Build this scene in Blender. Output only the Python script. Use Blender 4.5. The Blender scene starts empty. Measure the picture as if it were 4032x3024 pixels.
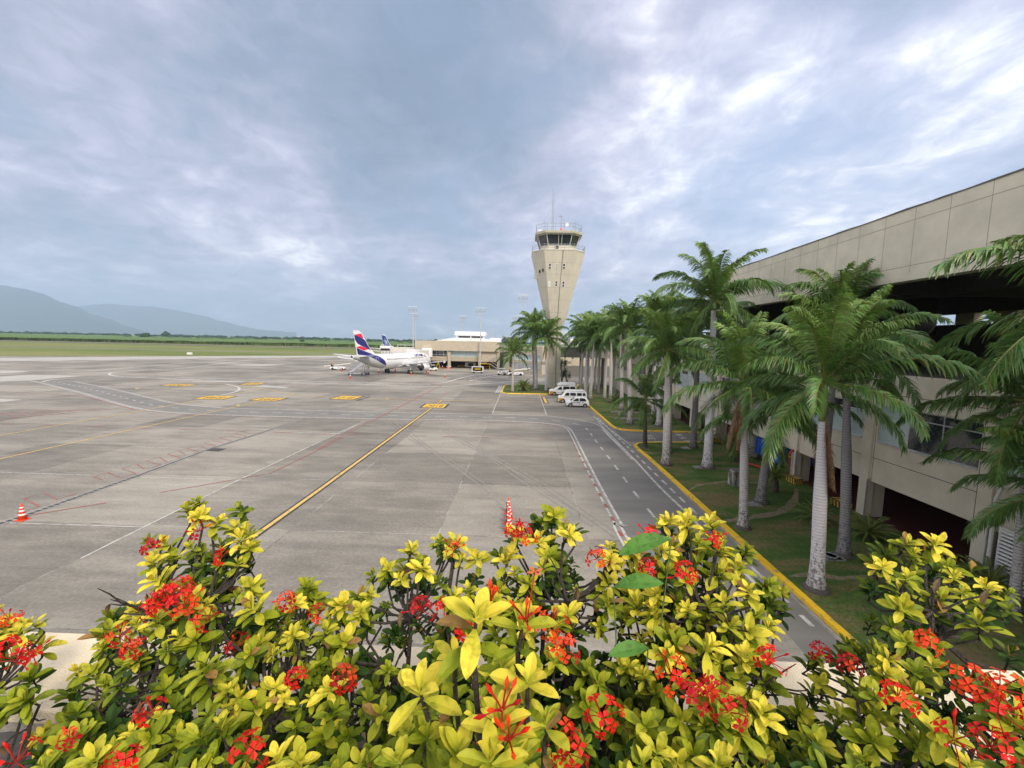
import bpy, bmesh, math, random
from math import sin, cos, pi, radians, sqrt, atan2, exp
from mathutils import Vector, Matrix, noise
R_ = random.Random(7)
sc = bpy.context.scene
COL = sc.collection

# ------------------------------------------------------------ camera
H = 9.7                                   # eye height above the apron, standing on the roof terrace
F = 1680.0                                # focal length in pixels of the 4032 px wide frame
cam_d = bpy.data.cameras.new('camera')
cam = bpy.data.objects.new('camera', cam_d)
COL.objects.link(cam)
cam_d.sensor_width = 36.0
cam_d.lens = F/4032*36
cam_d.clip_start = 0.05
cam_d.clip_end = 60000
CM = (Matrix.Rotation(radians(1.5), 3, 'Z') @ Matrix.Rotation(pi/2-math.atan(166/F), 3, 'X')
      @ Matrix.Rotation(radians(1.19), 3, 'Z'))
cam.matrix_world = Matrix.Translation((0, 0, H)) @ CM.to_4x4()
sc.camera = cam

# ------------------------------------------------------------ sky and sun
SUN_EL, SUN_AZ = radians(42), radians(148)      # azimuth clockwise from +Y: behind the camera, to the right
world = bpy.data.worlds.new('World'); sc.world = world; world.use_nodes = True
def build_world():
    nt = world.node_tree; N = nt.nodes; L = nt.links
    N.clear()
    def nd(t, **k):
        n = N.new(t)
        for a, b in k.items(): setattr(n, a, b)
        return n
    out = nd('ShaderNodeOutputWorld'); bg = nd('ShaderNodeBackground'); bg.inputs['Strength'].default_value = 0.1
    L.new(bg.outputs[0], out.inputs[0])
    sky = nd('ShaderNodeTexSky', sky_type='NISHITA', sun_disc=False)
    sky.sun_elevation = SUN_EL; sky.sun_rotation = SUN_AZ
    sky.air_density = 1.2; sky.dust_density = 1.5
    tc = nd('ShaderNodeTexCoord')
    sep = nd('ShaderNodeSeparateXYZ'); L.new(tc.outputs['Generated'], sep.inputs[0])
    def m(op, a, b=None, c=None, clamp=False):
        n = nd('ShaderNodeMath', operation=op); n.use_clamp = clamp
        for i, v in enumerate((a, b, c)):
            if v is None: continue
            if isinstance(v, (int, float)): n.inputs[i].default_value = v
            else: L.new(v, n.inputs[i])
        return n.outputs[0]
    zc = m('ADD', m('MAXIMUM', sep.outputs[2], 0.0), 0.22)
    px = m('DIVIDE', sep.outputs[0], zc); py = m('DIVIDE', sep.outputs[1], zc)
    comb = nd('ShaderNodeCombineXYZ'); L.new(px, comb.inputs[0]); L.new(py, comb.inputs[1])
    def nz(vec, scale, detail, rough, off, dist=0.0, stretch=(1, 1, 1), rot=0):
        mp = nd('ShaderNodeMapping'); mp.inputs['Location'].default_value = off
        mp.inputs['Scale'].default_value = stretch; mp.inputs['Rotation'].default_value = (0, 0, rot)
        L.new(vec, mp.inputs[0])
        n = nd('ShaderNodeTexNoise'); n.inputs['Scale'].default_value = scale
        n.inputs['Detail'].default_value = detail; n.inputs['Roughness'].default_value = rough
        n.inputs['Distortion'].default_value = dist
        L.new(mp.outputs[0], n.inputs[0]); return n.outputs[0]
    big = nz(comb.outputs[0], 0.75, 4, 0.5, (3.1, 1.7, 0), 0.6)
    det = nz(comb.outputs[0], 2.2, 11, 0.58, (0.3, 5.2, 1), 0.35, (1, .75, 1), 0.5)
    fine = nz(comb.outputs[0], 7.0, 8, 0.6, (4.3, 2.2, 2), 0.7)
    # broad cloud masses, each round a direction of the sky: (image x, y of the direction, width, weight)
    def lobe(u, v, w, wt):
        d = CM @ Vector(((u-2016)/F, -(v-1512)/F, -1)); d.normalize()
        vm = nd('ShaderNodeVectorMath', operation='DOT_PRODUCT')
        nrm = nd('ShaderNodeVectorMath', operation='NORMALIZE'); L.new(tc.outputs['Generated'], nrm.inputs[0])
        L.new(nrm.outputs[0], vm.inputs[0]); vm.inputs[1].default_value = d
        # exp(-(1-dot)/w^2*2)
        e = m('EXPONENT', m('MULTIPLY', m('SUBTRACT', vm.outputs['Value'], 1.0), 2.0/(w*w)))
        return m('MULTIPLY', e, wt)
    acc = None
    for a in LOBES:
        l = lobe(*a)
        acc = l if acc is None else m('ADD', acc, l)
    val = m('ADD', 0.53, acc)
    val = m('ADD', val, m('MULTIPLY', m('SUBTRACT', big, 0.5), 0.8))
    val = m('ADD', val, m('MULTIPLY', m('SUBTRACT', det, 0.5), 1.35))
    val = m('ADD', val, m('MULTIPLY', m('SUBTRACT', fine, 0.5), 0.55))
    ramp = nd('ShaderNodeValToRGB'); L.new(val, ramp.inputs[0])
    els = ramp.color_ramp.elements
    stops = [(0.10, (2.15, 2.75, 3.85)), (0.32, (2.85, 3.4, 4.65)), (0.50, (3.9, 4.25, 5.5)), (0.66, (5.3, 5.4, 6.9)),
             (0.82, (7.1, 7.1, 8.4)), (1.0, (10.5, 10.5, 10.8))]
    while len(els) < len(stops): els.new(0.5)
    for e, (p, c) in zip(els, stops): e.position = p; e.color = (*[x/12 for x in c], 1)
    up = nd('ShaderNodeVectorMath', operation='SCALE'); L.new(ramp.outputs[0], up.inputs[0]); up.inputs['Scale'].default_value = 12.0
    # clear blue showing through the thin cloud on the right
    gap = m('ADD', lobe(3050, 620, 0.22, 0.55), lobe(3500, 900, 0.25, .45))
    gap = m('ADD', gap, m('MULTIPLY', m('SUBTRACT', det, 0.52), -1.6), clamp=True)
    gap = m('MULTIPLY', gap, 0.55)
    gap = m('MINIMUM', gap, m('MULTIPLY', m('SUBTRACT', 1.05, val), 1.2), clamp=True)
    mix = nd('ShaderNodeMix', data_type='RGBA'); L.new(gap, mix.inputs[0])
    L.new(up.outputs[0], mix.inputs[6])
    sk = nd('ShaderNodeMix', data_type='RGBA', blend_type='MULTIPLY'); sk.inputs[0].default_value = 1
    L.new(sky.outputs[0], sk.inputs[6]); sk.inputs[7].default_value = (1.0, 1.0, 1.0, 1)
    ad = nd('ShaderNodeMix', data_type='RGBA', blend_type='ADD'); ad.inputs[0].default_value = 1
    L.new(sk.outputs[2], ad.inputs[6]); ad.inputs[7].default_value = (2.2, 3.1, 4.6, 1)
    L.new(ad.outputs[2], mix.inputs[7])
    # brightness added to the unseen sky overhead and behind the camera, to light the scene
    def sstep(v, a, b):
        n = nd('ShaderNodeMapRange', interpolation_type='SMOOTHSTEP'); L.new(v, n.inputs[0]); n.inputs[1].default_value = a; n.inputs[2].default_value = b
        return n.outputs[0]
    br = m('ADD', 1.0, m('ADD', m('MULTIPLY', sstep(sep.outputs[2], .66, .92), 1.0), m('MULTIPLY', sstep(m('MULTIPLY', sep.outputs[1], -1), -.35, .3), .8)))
    side = m('MULTIPLY', sstep(m('MULTIPLY', sep.outputs[0], -1), .3, .9), sstep(m('MULTIPLY', sep.outputs[1], -1), -.55, -.2))  # extra brightness added to the unseen left sky, lifting the terminal facade
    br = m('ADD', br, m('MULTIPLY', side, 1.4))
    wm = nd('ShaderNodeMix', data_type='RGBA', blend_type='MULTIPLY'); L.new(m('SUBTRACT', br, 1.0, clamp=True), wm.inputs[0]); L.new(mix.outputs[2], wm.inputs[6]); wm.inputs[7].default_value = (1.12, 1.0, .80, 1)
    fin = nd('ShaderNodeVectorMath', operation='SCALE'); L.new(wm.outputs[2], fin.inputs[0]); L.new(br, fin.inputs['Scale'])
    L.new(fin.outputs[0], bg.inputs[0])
LOBES = [  # full-resolution picture position of the direction, angular width, weight
    (1500, 300, 0.42, -0.24), (1750, 560, 0.28, -0.16), (1250, 120, .3, -.08), (0, 700, 0.35, -0.12), (200, 1250, .2, .04),
    (1000, 1150, .3, -.02), (500, 330, 0.25, 0.05), (1000, 800, .25, .07),
    (1300, 1330, .28, -.08), (1750, 1330, .2, -.06), (2350, 720, .22, .10), (2200, 800, .35, .10), (700, 1050, .35, .10), (1500, 1150, .25, .12), (1780, 680, .07, .16),
    (2880, 60, 0.055, 0.22), (2650, 340, 0.045, 0.20), (2450, 300, .12, -.14), (3150, 250, 0.08, 0.18), (3980, 190, 0.12, 0.30), (3780, 200, .08, .16), (2500, 2, .06, .1),
    (2500, 420, .16, .12), (3000, 600, .22, -.08), (3200, 800, .15, .16), (2600, 1100, .35, .14), (3600, 600, .2, .05),
    (2100, 1150, .2, .14), (900, 950, .22, .12), (350, 250, .14, .02), (150, 500, .3, -.08), (400, 1120, .1, .14), (3300, 560, .12, -.10),
]
build_world()
sun_d = bpy.data.lights.new('sun', 'SUN'); sun_d.energy = 3.0; sun_d.angle = radians(18); sun_d.color = (1, .90, .74)
sun = bpy.data.objects.new('sun', sun_d); COL.objects.link(sun)
sdir = Vector((sin(SUN_AZ)*cos(SUN_EL), cos(SUN_AZ)*cos(SUN_EL), sin(SUN_EL)))
sun.rotation_euler = sdir.to_track_quat('Z', 'Y').to_euler()
sun.location = (0, -30, 60)
sc.view_settings.view_transform = 'Standard'; sc.view_settings.look = 'None'
sc.view_settings.exposure = 0.25; sc.view_settings.gamma = 1.0
sc.cycles.max_bounces = 8; sc.cycles.transparent_max_bounces = 16; sc.cycles.volume_bounces = 1
try: sc.cycles.use_denoising = True
except Exception: pass

# ------------------------------------------------------------ survey: where a sight line of the camera meets the real surface
def ray(u, v): return CM @ Vector(((u-2016)/F, -(v-1512)/F, -1))
def G(u, v, z=0.0):
    d = ray(u, v); t = (z-H)/d.z
    return Vector((d.x*t, d.y*t, z))
def AY(u, v, Y):
    d = ray(u, v); t = Y/d.y
    return Vector((d.x*t, Y, H+d.z*t))
def AX(u, v, X):
    d = ray(u, v); t = X/d.x
    return Vector((X, d.y*t, H+d.z*t))
def crop(ox, oy, s): return lambda a, b: (ox+s*a, oy+s*b)
c1 = crop(1250, 1150, .4973); c5 = crop(2300, 1500, .4822); c6 = crop(3100, 1400, .663)
c7 = crop(0, 1300, .6329); c8 = crop(1250, 1500, .5425); c3 = crop(2400, 900, .4823); ov = crop(0, 0, 1.8228)
ct = crop(1270, 1280, 1/7.373); cf = crop(1480, 1340, 1/7.373); cb = crop(1600, 1290, 1/4.809); cv = crop(2130, 1480, 1/9.617)

# ------------------------------------------------------------ materials
MATS = {}
def mat(name, col, col2=None, rough=0.7, scale=3.0, detail=5, metal=0.0, bump=0.0, bscale=None, spec=0.5, coord='Object', stretch=(1, 1, 1), lo=.35, hi=.65, emit=None):
    if name in MATS: return MATS[name]
    m = bpy.data.materials.new(name); m.use_nodes = True; nt = m.node_tree; N = nt.nodes; L = nt.links
    b = N['Principled BSDF']; b.inputs['Roughness'].default_value = rough; b.inputs['Metallic'].default_value = metal
    b.inputs['Specular IOR Level'].default_value = spec
    tc = N.new('ShaderNodeTexCoord'); mp = N.new('ShaderNodeMapping'); mp.inputs['Scale'].default_value = stretch
    L.new(tc.outputs[coord], mp.inputs[0])
    col2 = col2 or tuple(c*0.8 for c in col)
    nz = N.new('ShaderNodeTexNoise'); nz.inputs['Scale'].default_value = scale; nz.inputs['Detail'].default_value = detail
    nz.inputs['Roughness'].default_value = .6
    L.new(mp.outputs[0], nz.inputs[0])
    r = N.new('ShaderNodeValToRGB'); r.color_ramp.elements[0].position = lo; r.color_ramp.elements[1].position = hi
    r.color_ramp.elements[0].color = (*col2, 1); r.color_ramp.elements[1].color = (*col, 1)
    L.new(nz.outputs[0], r.inputs[0]); L.new(r.outputs[0], b.inputs['Base Color'])
    if bump:
        n2 = N.new('ShaderNodeTexNoise'); n2.inputs['Scale'].default_value = bscale or scale*6; n2.inputs['Detail'].default_value = 4
        L.new(mp.outputs[0], n2.inputs[0])
        bp = N.new('ShaderNodeBump'); bp.inputs['Strength'].default_value = bump; bp.inputs['Distance'].default_value = .02
        L.new(n2.outputs[0], bp.inputs['Height']); L.new(bp.outputs[0], b.inputs['Normal'])
    MATS[name] = m; return m
def leafmat(name, rough=.45, trans=.35, spec=.4, vein=0.0):
    """Foliage: base colour from the mesh's own colour attribute (the leaf's pigment), light passing through the blade."""
    m = bpy.data.materials.new(name); m.use_nodes = True; nt = m.node_tree; N = nt.nodes; L = nt.links
    b = N['Principled BSDF']; b.inputs['Roughness'].default_value = rough; b.inputs['Specular IOR Level'].default_value = spec
    a = N.new('ShaderNodeAttribute'); a.attribute_name = 'pigment'
    nz = N.new('ShaderNodeTexNoise'); nz.inputs['Scale'].default_value = 60 if vein else 3; nz.inputs['Detail'].default_value = 4
    tc = N.new('ShaderNodeTexCoord'); L.new(tc.outputs['Object'], nz.inputs[0])
    mx = N.new('ShaderNodeMix'); mx.data_type = 'RGBA'; mx.blend_type = 'MULTIPLY'; mx.inputs[0].default_value = 1
    r = N.new('ShaderNodeValToRGB'); r.color_ramp.elements[0].position = .32; r.color_ramp.elements[1].position = .5
    r.color_ramp.elements[0].color = (.60, .66, .55, 1); r.color_ramp.elements[1].color = (1, 1, 1, 1)
    L.new(nz.outputs[0], r.inputs[0]); L.new(a.outputs['Color'], mx.inputs[6]); L.new(r.outputs[0], mx.inputs[7])
    L.new(mx.outputs[2], b.inputs['Base Color'])
    tr = N.new('ShaderNodeBsdfTranslucent'); L.new(mx.outputs[2], tr.inputs[0])
    ms = N.new('ShaderNodeMixShader'); ms.inputs[0].default_value = trans
    L.new(b.outputs[0], ms.inputs[1]); L.new(tr.outputs[0], ms.inputs[2])
    L.new(ms.outputs[0], N['Material Output'].inputs[0]); return m

# ------------------------------------------------------------ mesh builder
class MB:
    def __init__(s): s.v = []; s.f = []; s.c = []; s.mi = []; s.smooth = []; s.cur = (1, 1, 1); s.m = 0; s.sm = False
    def pts(s, P):
        n = len(s.v); s.v.extend([tuple(p) for p in P]); s.c.extend([s.cur]*len(P)); return n
    def face(s, idx): s.f.append(tuple(idx)); s.mi.append(s.m); s.smooth.append(s.sm)
    def poly(s, P): n = s.pts(P); s.face(range(n, n+len(P)))
    def box(s, a, b):
        x0, y0, z0 = [min(a[i], b[i]) for i in range(3)]; x1, y1, z1 = [max(a[i], b[i]) for i in range(3)]
        n = s.pts([(x0, y0, z0), (x1, y0, z0), (x1, y1, z0), (x0, y1, z0), (x0, y0, z1), (x1, y0, z1), (x1, y1, z1), (x0, y1, z1)])
        for q in ((0, 3, 2, 1), (4, 5, 6, 7), (0, 1, 5, 4), (1, 2, 6, 5), (2, 3, 7, 6), (3, 0, 4, 7)): s.face([n+i for i in q])
    def prism(s, poly, z0, z1):          # polygon in xy pulled up
        k = len(poly); n = s.pts([(p[0], p[1], z0) for p in poly]+[(p[0], p[1], z1) for p in poly])
        s.face([n+i for i in range(k)][::-1]); s.face([n+k+i for i in range(k)])
        for i in range(k): j = (i+1) % k; s.face((n+i, n+j, n+k+j, n+k+i))
    def prism_y(s, poly, y0, y1, fn=None):        # polygon in xz pulled along y
        fn = fn or (lambda x, y, z: (x, y, z))
        k = len(poly); n = s.pts([fn(p[0], y0, p[1]) for p in poly]+[fn(p[0], y1, p[1]) for p in poly])
        s.face([n+i for i in range(k)]); s.face([n+k+i for i in range(k)][::-1])
        for i in range(k): j = (i+1) % k; s.face((n+j, n+i, n+k+i, n+k+j))
    def tube(s, P, r, seg=6, cap=True, col=None):
        P = [Vector(p) for p in P]; rs = r if isinstance(r, (list, tuple)) else [r]*len(P)
        n0 = None; ref = None
        for i, p in enumerate(P):
            t = (P[min(i+1, len(P)-1)]-P[max(i-1, 0)])
            if t.length < 1e-9: t = Vector((0, 0, 1))
            t.normalize()
            if ref is None:
                ref = Vector((1, 0, 0)) if abs(t.x) < .8 else Vector((0, 1, 0))
            a = (ref-t*ref.dot(t)).normalized(); b = t.cross(a); ref = a
            n = s.pts([p+a*(rs[i]*cos(2*pi*k/seg))+b*(rs[i]*sin(2*pi*k/seg)) for k in range(seg)])
            if i:
                for k in range(seg): j = (k+1) % seg; s.face((n-seg+k, n-seg+j, n+j, n+k))
            elif cap: s.face([n+k for k in range(seg)][::-1])
            n0 = n
        if cap: s.face([n0+k for k in range(seg)])
    def lathe(s, prof, c=(0, 0, 0), seg=24, wob=None):
        c = Vector(c); n0 = None
        for r, z in prof:
            n = s.pts([c+Vector((r*cos(2*pi*k/seg), r*sin(2*pi*k/seg), z)) for k in range(seg)])
            if n0 is not None:
                for k in range(seg): j = (k+1) % seg; s.face((n0+k, n0+j, n+j, n+k))
            else: s.face([n+k for k in range(seg)][::-1])
            n0 = n
        s.face([n0+k for k in range(seg)])
    def blob(s, c, r, seed=0, sub=2, amp=.3):
        bm = bmesh.new(); bmesh.ops.create_icosphere(bm, subdivisions=sub, radius=1)
        c = Vector(c); r = r if isinstance(r, (tuple, list)) else (r, r, r)
        P = []
        for v in bm.verts:
            k = 1+amp*noise.noise(v.co*1.7+Vector((seed*3.1, seed, 0)))+amp*.5*noise.noise(v.co*4+Vector((0, seed, seed)))
            P.append(c+Vector((v.co.x*r[0], v.co.y*r[1], v.co.z*r[2]))*k)
        n = s.pts(P)
        for f in bm.faces: s.face([n+v.index for v in f.verts])
        bm.free()
    def mesh(s, name, mats):
        me = bpy.data.meshes.new(name); me.from_pydata(s.v, [], s.f)
        for m in (mats if isinstance(mats, (list, tuple)) else [mats]): me.materials.append(m)
        me.polygons.foreach_set('material_index', s.mi); me.polygons.foreach_set('use_smooth', s.smooth)
        if any(c != (1, 1, 1) for c in s.c):
            at = me.color_attributes.new('pigment', 'FLOAT_COLOR', 'POINT')
            flat = []
            for c in s.c: flat.extend((c[0], c[1], c[2], 1.0))
            at.data.foreach_set('color', flat)
        me.update(); return me
    def build(s, name, mats, parent=None, loc=None, rotz=None):
        return link(name, s.mesh(name, mats), parent, loc, rotz)
def link(name, me, parent=None, loc=None, rotz=None):
    o = bpy.data.objects.new(name, me); COL.objects.link(o)
    if parent is not None: o.parent = parent
    if loc is not None: o.location = loc
    if rotz is not None: o.rotation_euler = (0, 0, rotz)
    return o
def tag(o, label=None, cat=None, group=None, kind=None):
    if label: o['label'] = label
    if cat: o['category'] = cat
    if group: o['group'] = group
    if kind: o['kind'] = kind
    return o
def root(name, loc, label, cat, group=None, rz=0):
    o = bpy.data.objects.new(name, None); COL.objects.link(o); o.location = loc; o.rotation_euler = (0, 0, rz)
    o.empty_display_size = .3
    return tag(o, label, cat, group)
def struct(o): o['kind'] = 'structure'; return o
def smooth_recalc(me, bevel=None):
    bm = bmesh.new(); bm.from_mesh(me); bmesh.ops.recalc_face_normals(bm, faces=bm.faces)
    bm.to_mesh(me); bm.free()
def add_bevel(o, w, seg=2):
    m = o.modifiers.new('bevel', 'BEVEL'); m.width = w; m.segments = seg; m.limit_method = 'ANGLE'; m.angle_limit = radians(35); return o
_tc = {}
def text(name, s, size, m, parent, loc, rot, ext=.004, align='CENTER', sx=1.0, shear=0.0, off=0.0):
    key = (s, size, ext, align, sx, shear, off)
    if key not in _tc:
        cu = bpy.data.curves.new(name, 'FONT'); cu.body = s; cu.size = size; cu.extrude = ext; cu.align_x = align; cu.align_y = 'CENTER'
        cu.shear = shear; cu.offset = off; cu.resolution_u = 3
        o = bpy.data.objects.new(name, cu); COL.objects.link(o)
        dg = bpy.context.evaluated_depsgraph_get(); me = bpy.data.meshes.new_from_object(o.evaluated_get(dg))
        bpy.data.objects.remove(o)
        for v in me.vertices: v.co.x *= sx
        _tc[key] = me
    me = _tc[key].copy(); me.materials.clear(); me.materials.append(m)
    o = link(name, me, parent); o.location = loc; o.rotation_euler = rot; return o
# ------------------------------------------------------------ base materials
white = mat('white_paint', (.80, .80, .80), (.72, .72, .73), rough=.35, scale=1.5)
offwhite = mat('offwhite_panel', (.68, .66, .62), (.58, .56, .52), rough=.5, scale=2)
beige = mat('beige_render', (.46, .41, .315), (.37, .335, .265), rough=.85, scale=1.2, bump=.25, bscale=40)
taupe = mat('taupe_render', (.66, .60, .48), (.56, .51, .41), rough=.88, scale=.8, bump=.3, bscale=30, detail=8)
greyren = mat('grey_render', (.27, .26, .235), (.22, .21, .19), rough=.85, scale=1)
dark = mat('dark_interior', (.018, .016, .015), (.012, .011, .01), rough=.8)
black = mat('black_rubber', (.02, .02, .021), (.014, .014, .015), rough=.7)
glass = mat('dark_glass', (.02, .025, .03), (.03, .036, .043), rough=.06, spec=.9)
paleglass = mat('pale_curtained_glass', (.42, .52, .53), (.33, .43, .45), rough=.12, spec=.8, scale=.9)
alu = mat('aluminium', (.62, .62, .63), (.5, .5, .52), rough=.35, metal=.6)
steel = mat('grey_steel', (.33, .34, .35), (.25, .26, .27), rough=.45, metal=.4)
redfloor = mat('red_floor_paint', (.10, .025, .02), (.07, .02, .018), rough=.6)
yellow = mat('yellow_paint', (.80, .47, .02), (.62, .38, .03), rough=.6, scale=6)
blackp = mat('black_paint', (.025, .025, .027), (.045, .045, .045), rough=.6, scale=5)
orange = mat('orange_plastic', (.85, .07, .015), (.75, .05, .012), rough=.4)
conewhite = mat('reflective_white', (.78, .78, .78), rough=.4)
navy = mat('navy_paint', (.022, .018, .17), (.02, .016, .15), rough=.3)
redp = mat('red_livery', (.75, .01, .06), (.7, .01, .05), rough=.3)

# ------------------------------------------------------------ ground sheets
def grass_mat(name, a, b, c, sc1=.05, sc2=4):
    m = bpy.data.materials.new(name); m.use_nodes = True; nt = m.node_tree; N = nt.nodes; L = nt.links
    bs = N['Principled BSDF']; bs.inputs['Roughness'].default_value = .95; bs.inputs['Specular IOR Level'].default_value = .1
    tc = N.new('ShaderNodeTexCoord')
    n1 = N.new('ShaderNodeTexNoise'); n1.inputs['Scale'].default_value = sc1; n1.inputs['Detail'].default_value = 8; n1.inputs['Roughness'].default_value = .65
    n2 = N.new('ShaderNodeTexNoise'); n2.inputs['Scale'].default_value = sc2; n2.inputs['Detail'].default_value = 10; n2.inputs['Roughness'].default_value = .75
    mp = N.new('ShaderNodeMapping'); mp.inputs['Scale'].default_value = (.35, 1, 1); L.new(tc.outputs['Object'], mp.inputs[0])
    L.new(mp.outputs[0], n1.inputs[0]); L.new(tc.outputs['Object'], n2.inputs[0])
    r = N.new('ShaderNodeValToRGB'); e = r.color_ramp.elements; e.new(.5)
    for k, (p, cc) in enumerate(((.34, a), (.48, b), (.62, c))): e[k].position = p; e[k].color = (*cc, 1)
    L.new(n1.outputs[0], r.inputs[0])
    r2 = N.new('ShaderNodeValToRGB'); r2.color_ramp.elements[0].position = .3; r2.color_ramp.elements[1].position = .7
    r2.color_ramp.elements[0].color = (.55, .55, .55, 1); r2.color_ramp.elements[1].color = (1.25, 1.25, 1.2, 1)
    L.new(n2.outputs[0], r2.inputs[0])
    mx = N.new('ShaderNodeMix'); mx.data_type = 'RGBA'; mx.blend_type = 'MULTIPLY'; mx.inputs[0].default_value = 1
    L.new(r.outputs[0], mx.inputs[6]); L.new(r2.outputs[0], mx.inputs[7]); L.new(mx.outputs[2], bs.inputs['Base Color'])
    bp = N.new('ShaderNodeBump'); bp.inputs['Strength'].default_value = .6; bp.inputs['Distance'].default_value = .05
    L.new(n2.outputs[0], bp.inputs['Height']); L.new(bp.outputs[0], bs.inputs['Normal'])
    return m
fieldgrass = grass_mat('dry_field_grass', (.10, .145, .035), (.175, .21, .065), (.24, .235, .10), .02, .5)
lawn = grass_mat('lawn_grass', (.048, .095, .025), (.085, .145, .038), (.20, .155, .08), .55, 7)
g = MB(); g.poly([(-20000, -3000, 0), (20000, -3000, 0), (20000, 22000, 0), (-20000, 22000, 0)])
struct(g.build('ground', fieldgrass, loc=(0, 0, -.03)))

def apron_mat():
    m = bpy.data.materials.new('apron_concrete'); m.use_nodes = True; nt = m.node_tree; N = nt.nodes; L = nt.links
    bs = N['Principled BSDF']; bs.inputs['Roughness'].default_value = .8; bs.inputs['Specular IOR Level'].default_value = .3
    tc = N.new('ShaderNodeTexCoord'); sp = N.new('ShaderNodeSeparateXYZ'); L.new(tc.outputs['Object'], sp.inputs[0])
    def M(op, a, b=None, c=None, cl=False):
        n = N.new('ShaderNodeMath'); n.operation = op; n.use_clamp = cl
        for i, v in enumerate((a, b, c)):
            if v is None: continue
            if isinstance(v, (int, float)): n.inputs[i].default_value = v
            else: L.new(v, n.inputs[i])
        return n.outputs[0]
    def nz(scale, det=6, st=(1, 1, 1), rough=.6, off=(0, 0, 0), dist=0):
        mp = N.new('ShaderNodeMapping'); mp.inputs['Scale'].default_value = st; mp.inputs['Location'].default_value = off
        L.new(tc.outputs['Object'], mp.inputs[0])
        n = N.new('ShaderNodeTexNoise'); n.inputs['Scale'].default_value = scale; n.inputs['Detail'].default_value = det
        n.inputs['Roughness'].default_value = rough; n.inputs['Distortion'].default_value = dist
        L.new(mp.outputs[0], n.inputs[0]); return n.outputs[0]
    n1 = nz(.06, 5, (1, 1.6, 1)); n2 = nz(.5, 9, (.5, 1.3, 1), .7, (3, 1, 0)); n3 = nz(7, 6, (1, 1, 1), .7); n4 = nz(.9, 9, (.12, 1.4, 1), .7, (9, 2, 0), .4)
    PX, PY = 7.47, 7.68
    # every slab its own tone
    fx = M('FLOOR', M('DIVIDE', M('ADD', sp.outputs[0], 4.1), PX)); fy = M('FLOOR', M('DIVIDE', M('SUBTRACT', sp.outputs[1], 20.45), PY))
    cb_ = N.new('ShaderNodeCombineXYZ'); L.new(fx, cb_.inputs[0]); L.new(fy, cb_.inputs[1])
    wn = N.new('ShaderNodeTexWhiteNoise'); wn.noise_dimensions = '2D'; L.new(cb_.outputs[0], wn.inputs[0])
    t = M('ADD', M('MULTIPLY', M('SUBTRACT', n1, .5), 1.1), M('MULTIPLY', M('SUBTRACT', n2, .5), .9))
    t = M('ADD', t, M('MULTIPLY', M('SUBTRACT', n4, .5), .55))
    t = M('ADD', t, M('MULTIPLY', M('SUBTRACT', n3, .5), .9))
    t = M('ADD', t, M('MULTIPLY', M('SUBTRACT', wn.outputs[0], .5), .36))
    t = M('ADD', t, .5)
    r = N.new('ShaderNodeValToRGB'); e = r.color_ramp.elements
    e.new(.5); e.new(.8)
    for k, (p, cc) in enumerate(((.05, (.115, .107, .096)), (.42, (.20, .185, .160)), (.62, (.27, .248, .212)), (.98, (.36, .332, .285)))):
        e[k].position = p; e[k].color = (*cc, 1)
    L.new(t, r.inputs[0])
    # worn pale scrape patches where aircraft stand
    sc_ = nz(1.3, 10, (.8, .8, 1), .75, (2, 7, 0), .6)
    reg = nz(.11, 2, (1, 1, 1), .5, (5.2, 3.4, 0))
    pm = M('MULTIPLY', M('MULTIPLY', M('SUBTRACT', sc_, .56), 9, cl=True), M('MULTIPLY', M('SUBTRACT', reg, .50), 7, cl=True), cl=True)
    mx0 = N.new('ShaderNodeMix'); mx0.data_type = 'RGBA'; L.new(M('MULTIPLY', pm, .45), mx0.inputs[0]); L.new(r.outputs[0], mx0.inputs[6]); mx0.inputs[7].default_value = (.42, .42, .44, 1)
    # slab joints: dark where the sealant shows, pale where it has bleached
    def joint(coord, off, P, w):
        q = M('DIVIDE', M('SUBTRACT', coord, off), P)
        fr = M('ABSOLUTE', M('SUBTRACT', q, M('ROUND', q)))
        return M('LESS_THAN', fr, w/P)
    wob = M('MULTIPLY', M('SUBTRACT', nz(3, 4), .5), .06)
    jx = joint(M('ADD', sp.outputs[0], wob), -4.1, PX, .028); jy = joint(M('ADD', sp.outputs[1], wob), 20.45, PY, .028)
    j = M('MAXIMUM', jx, jy)
    jn = nz(.33, 4, (1, 1, 1), .6, (1, 9, 0))
    jc = N.new('ShaderNodeValToRGB'); jc.color_ramp.elements[0].position = .44; jc.color_ramp.elements[1].position = .54
    jc.color_ramp.elements[0].color = (.06, .06, .06, 1); jc.color_ramp.elements[1].color = (.44, .43, .41, 1); L.new(jn, jc.inputs[0])
    jm = M('MULTIPLY', j, M('MULTIPLY', M('SUBTRACT', nz(2.2, 5, (1, 1, 1), .6, (4, 4, 0)), .36), 4, cl=True))
    mx = N.new('ShaderNodeMix'); mx.data_type = 'RGBA'; L.new(M('MULTIPLY', jm, .75), mx.inputs[0]); L.new(mx0.outputs[2], mx.inputs[6]); L.new(jc.outputs[0], mx.inputs[7])
    L.new(mx.outputs[2], bs.inputs['Base Color'])
    bp = N.new('ShaderNodeBump'); bp.inputs['Strength'].default_value = .25; bp.inputs['Distance'].default_value = .01
    L.new(n3, bp.inputs['Height']); L.new(bp.outputs[0], bs.inputs['Normal'])
    return m
apron_m = apron_mat()
def sheet(name, P, m, z, parent=None):
    b = MB(); b.poly([(p[0], p[1], z) for p in P]); o = b.build(name, m, parent); 
    return o
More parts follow.
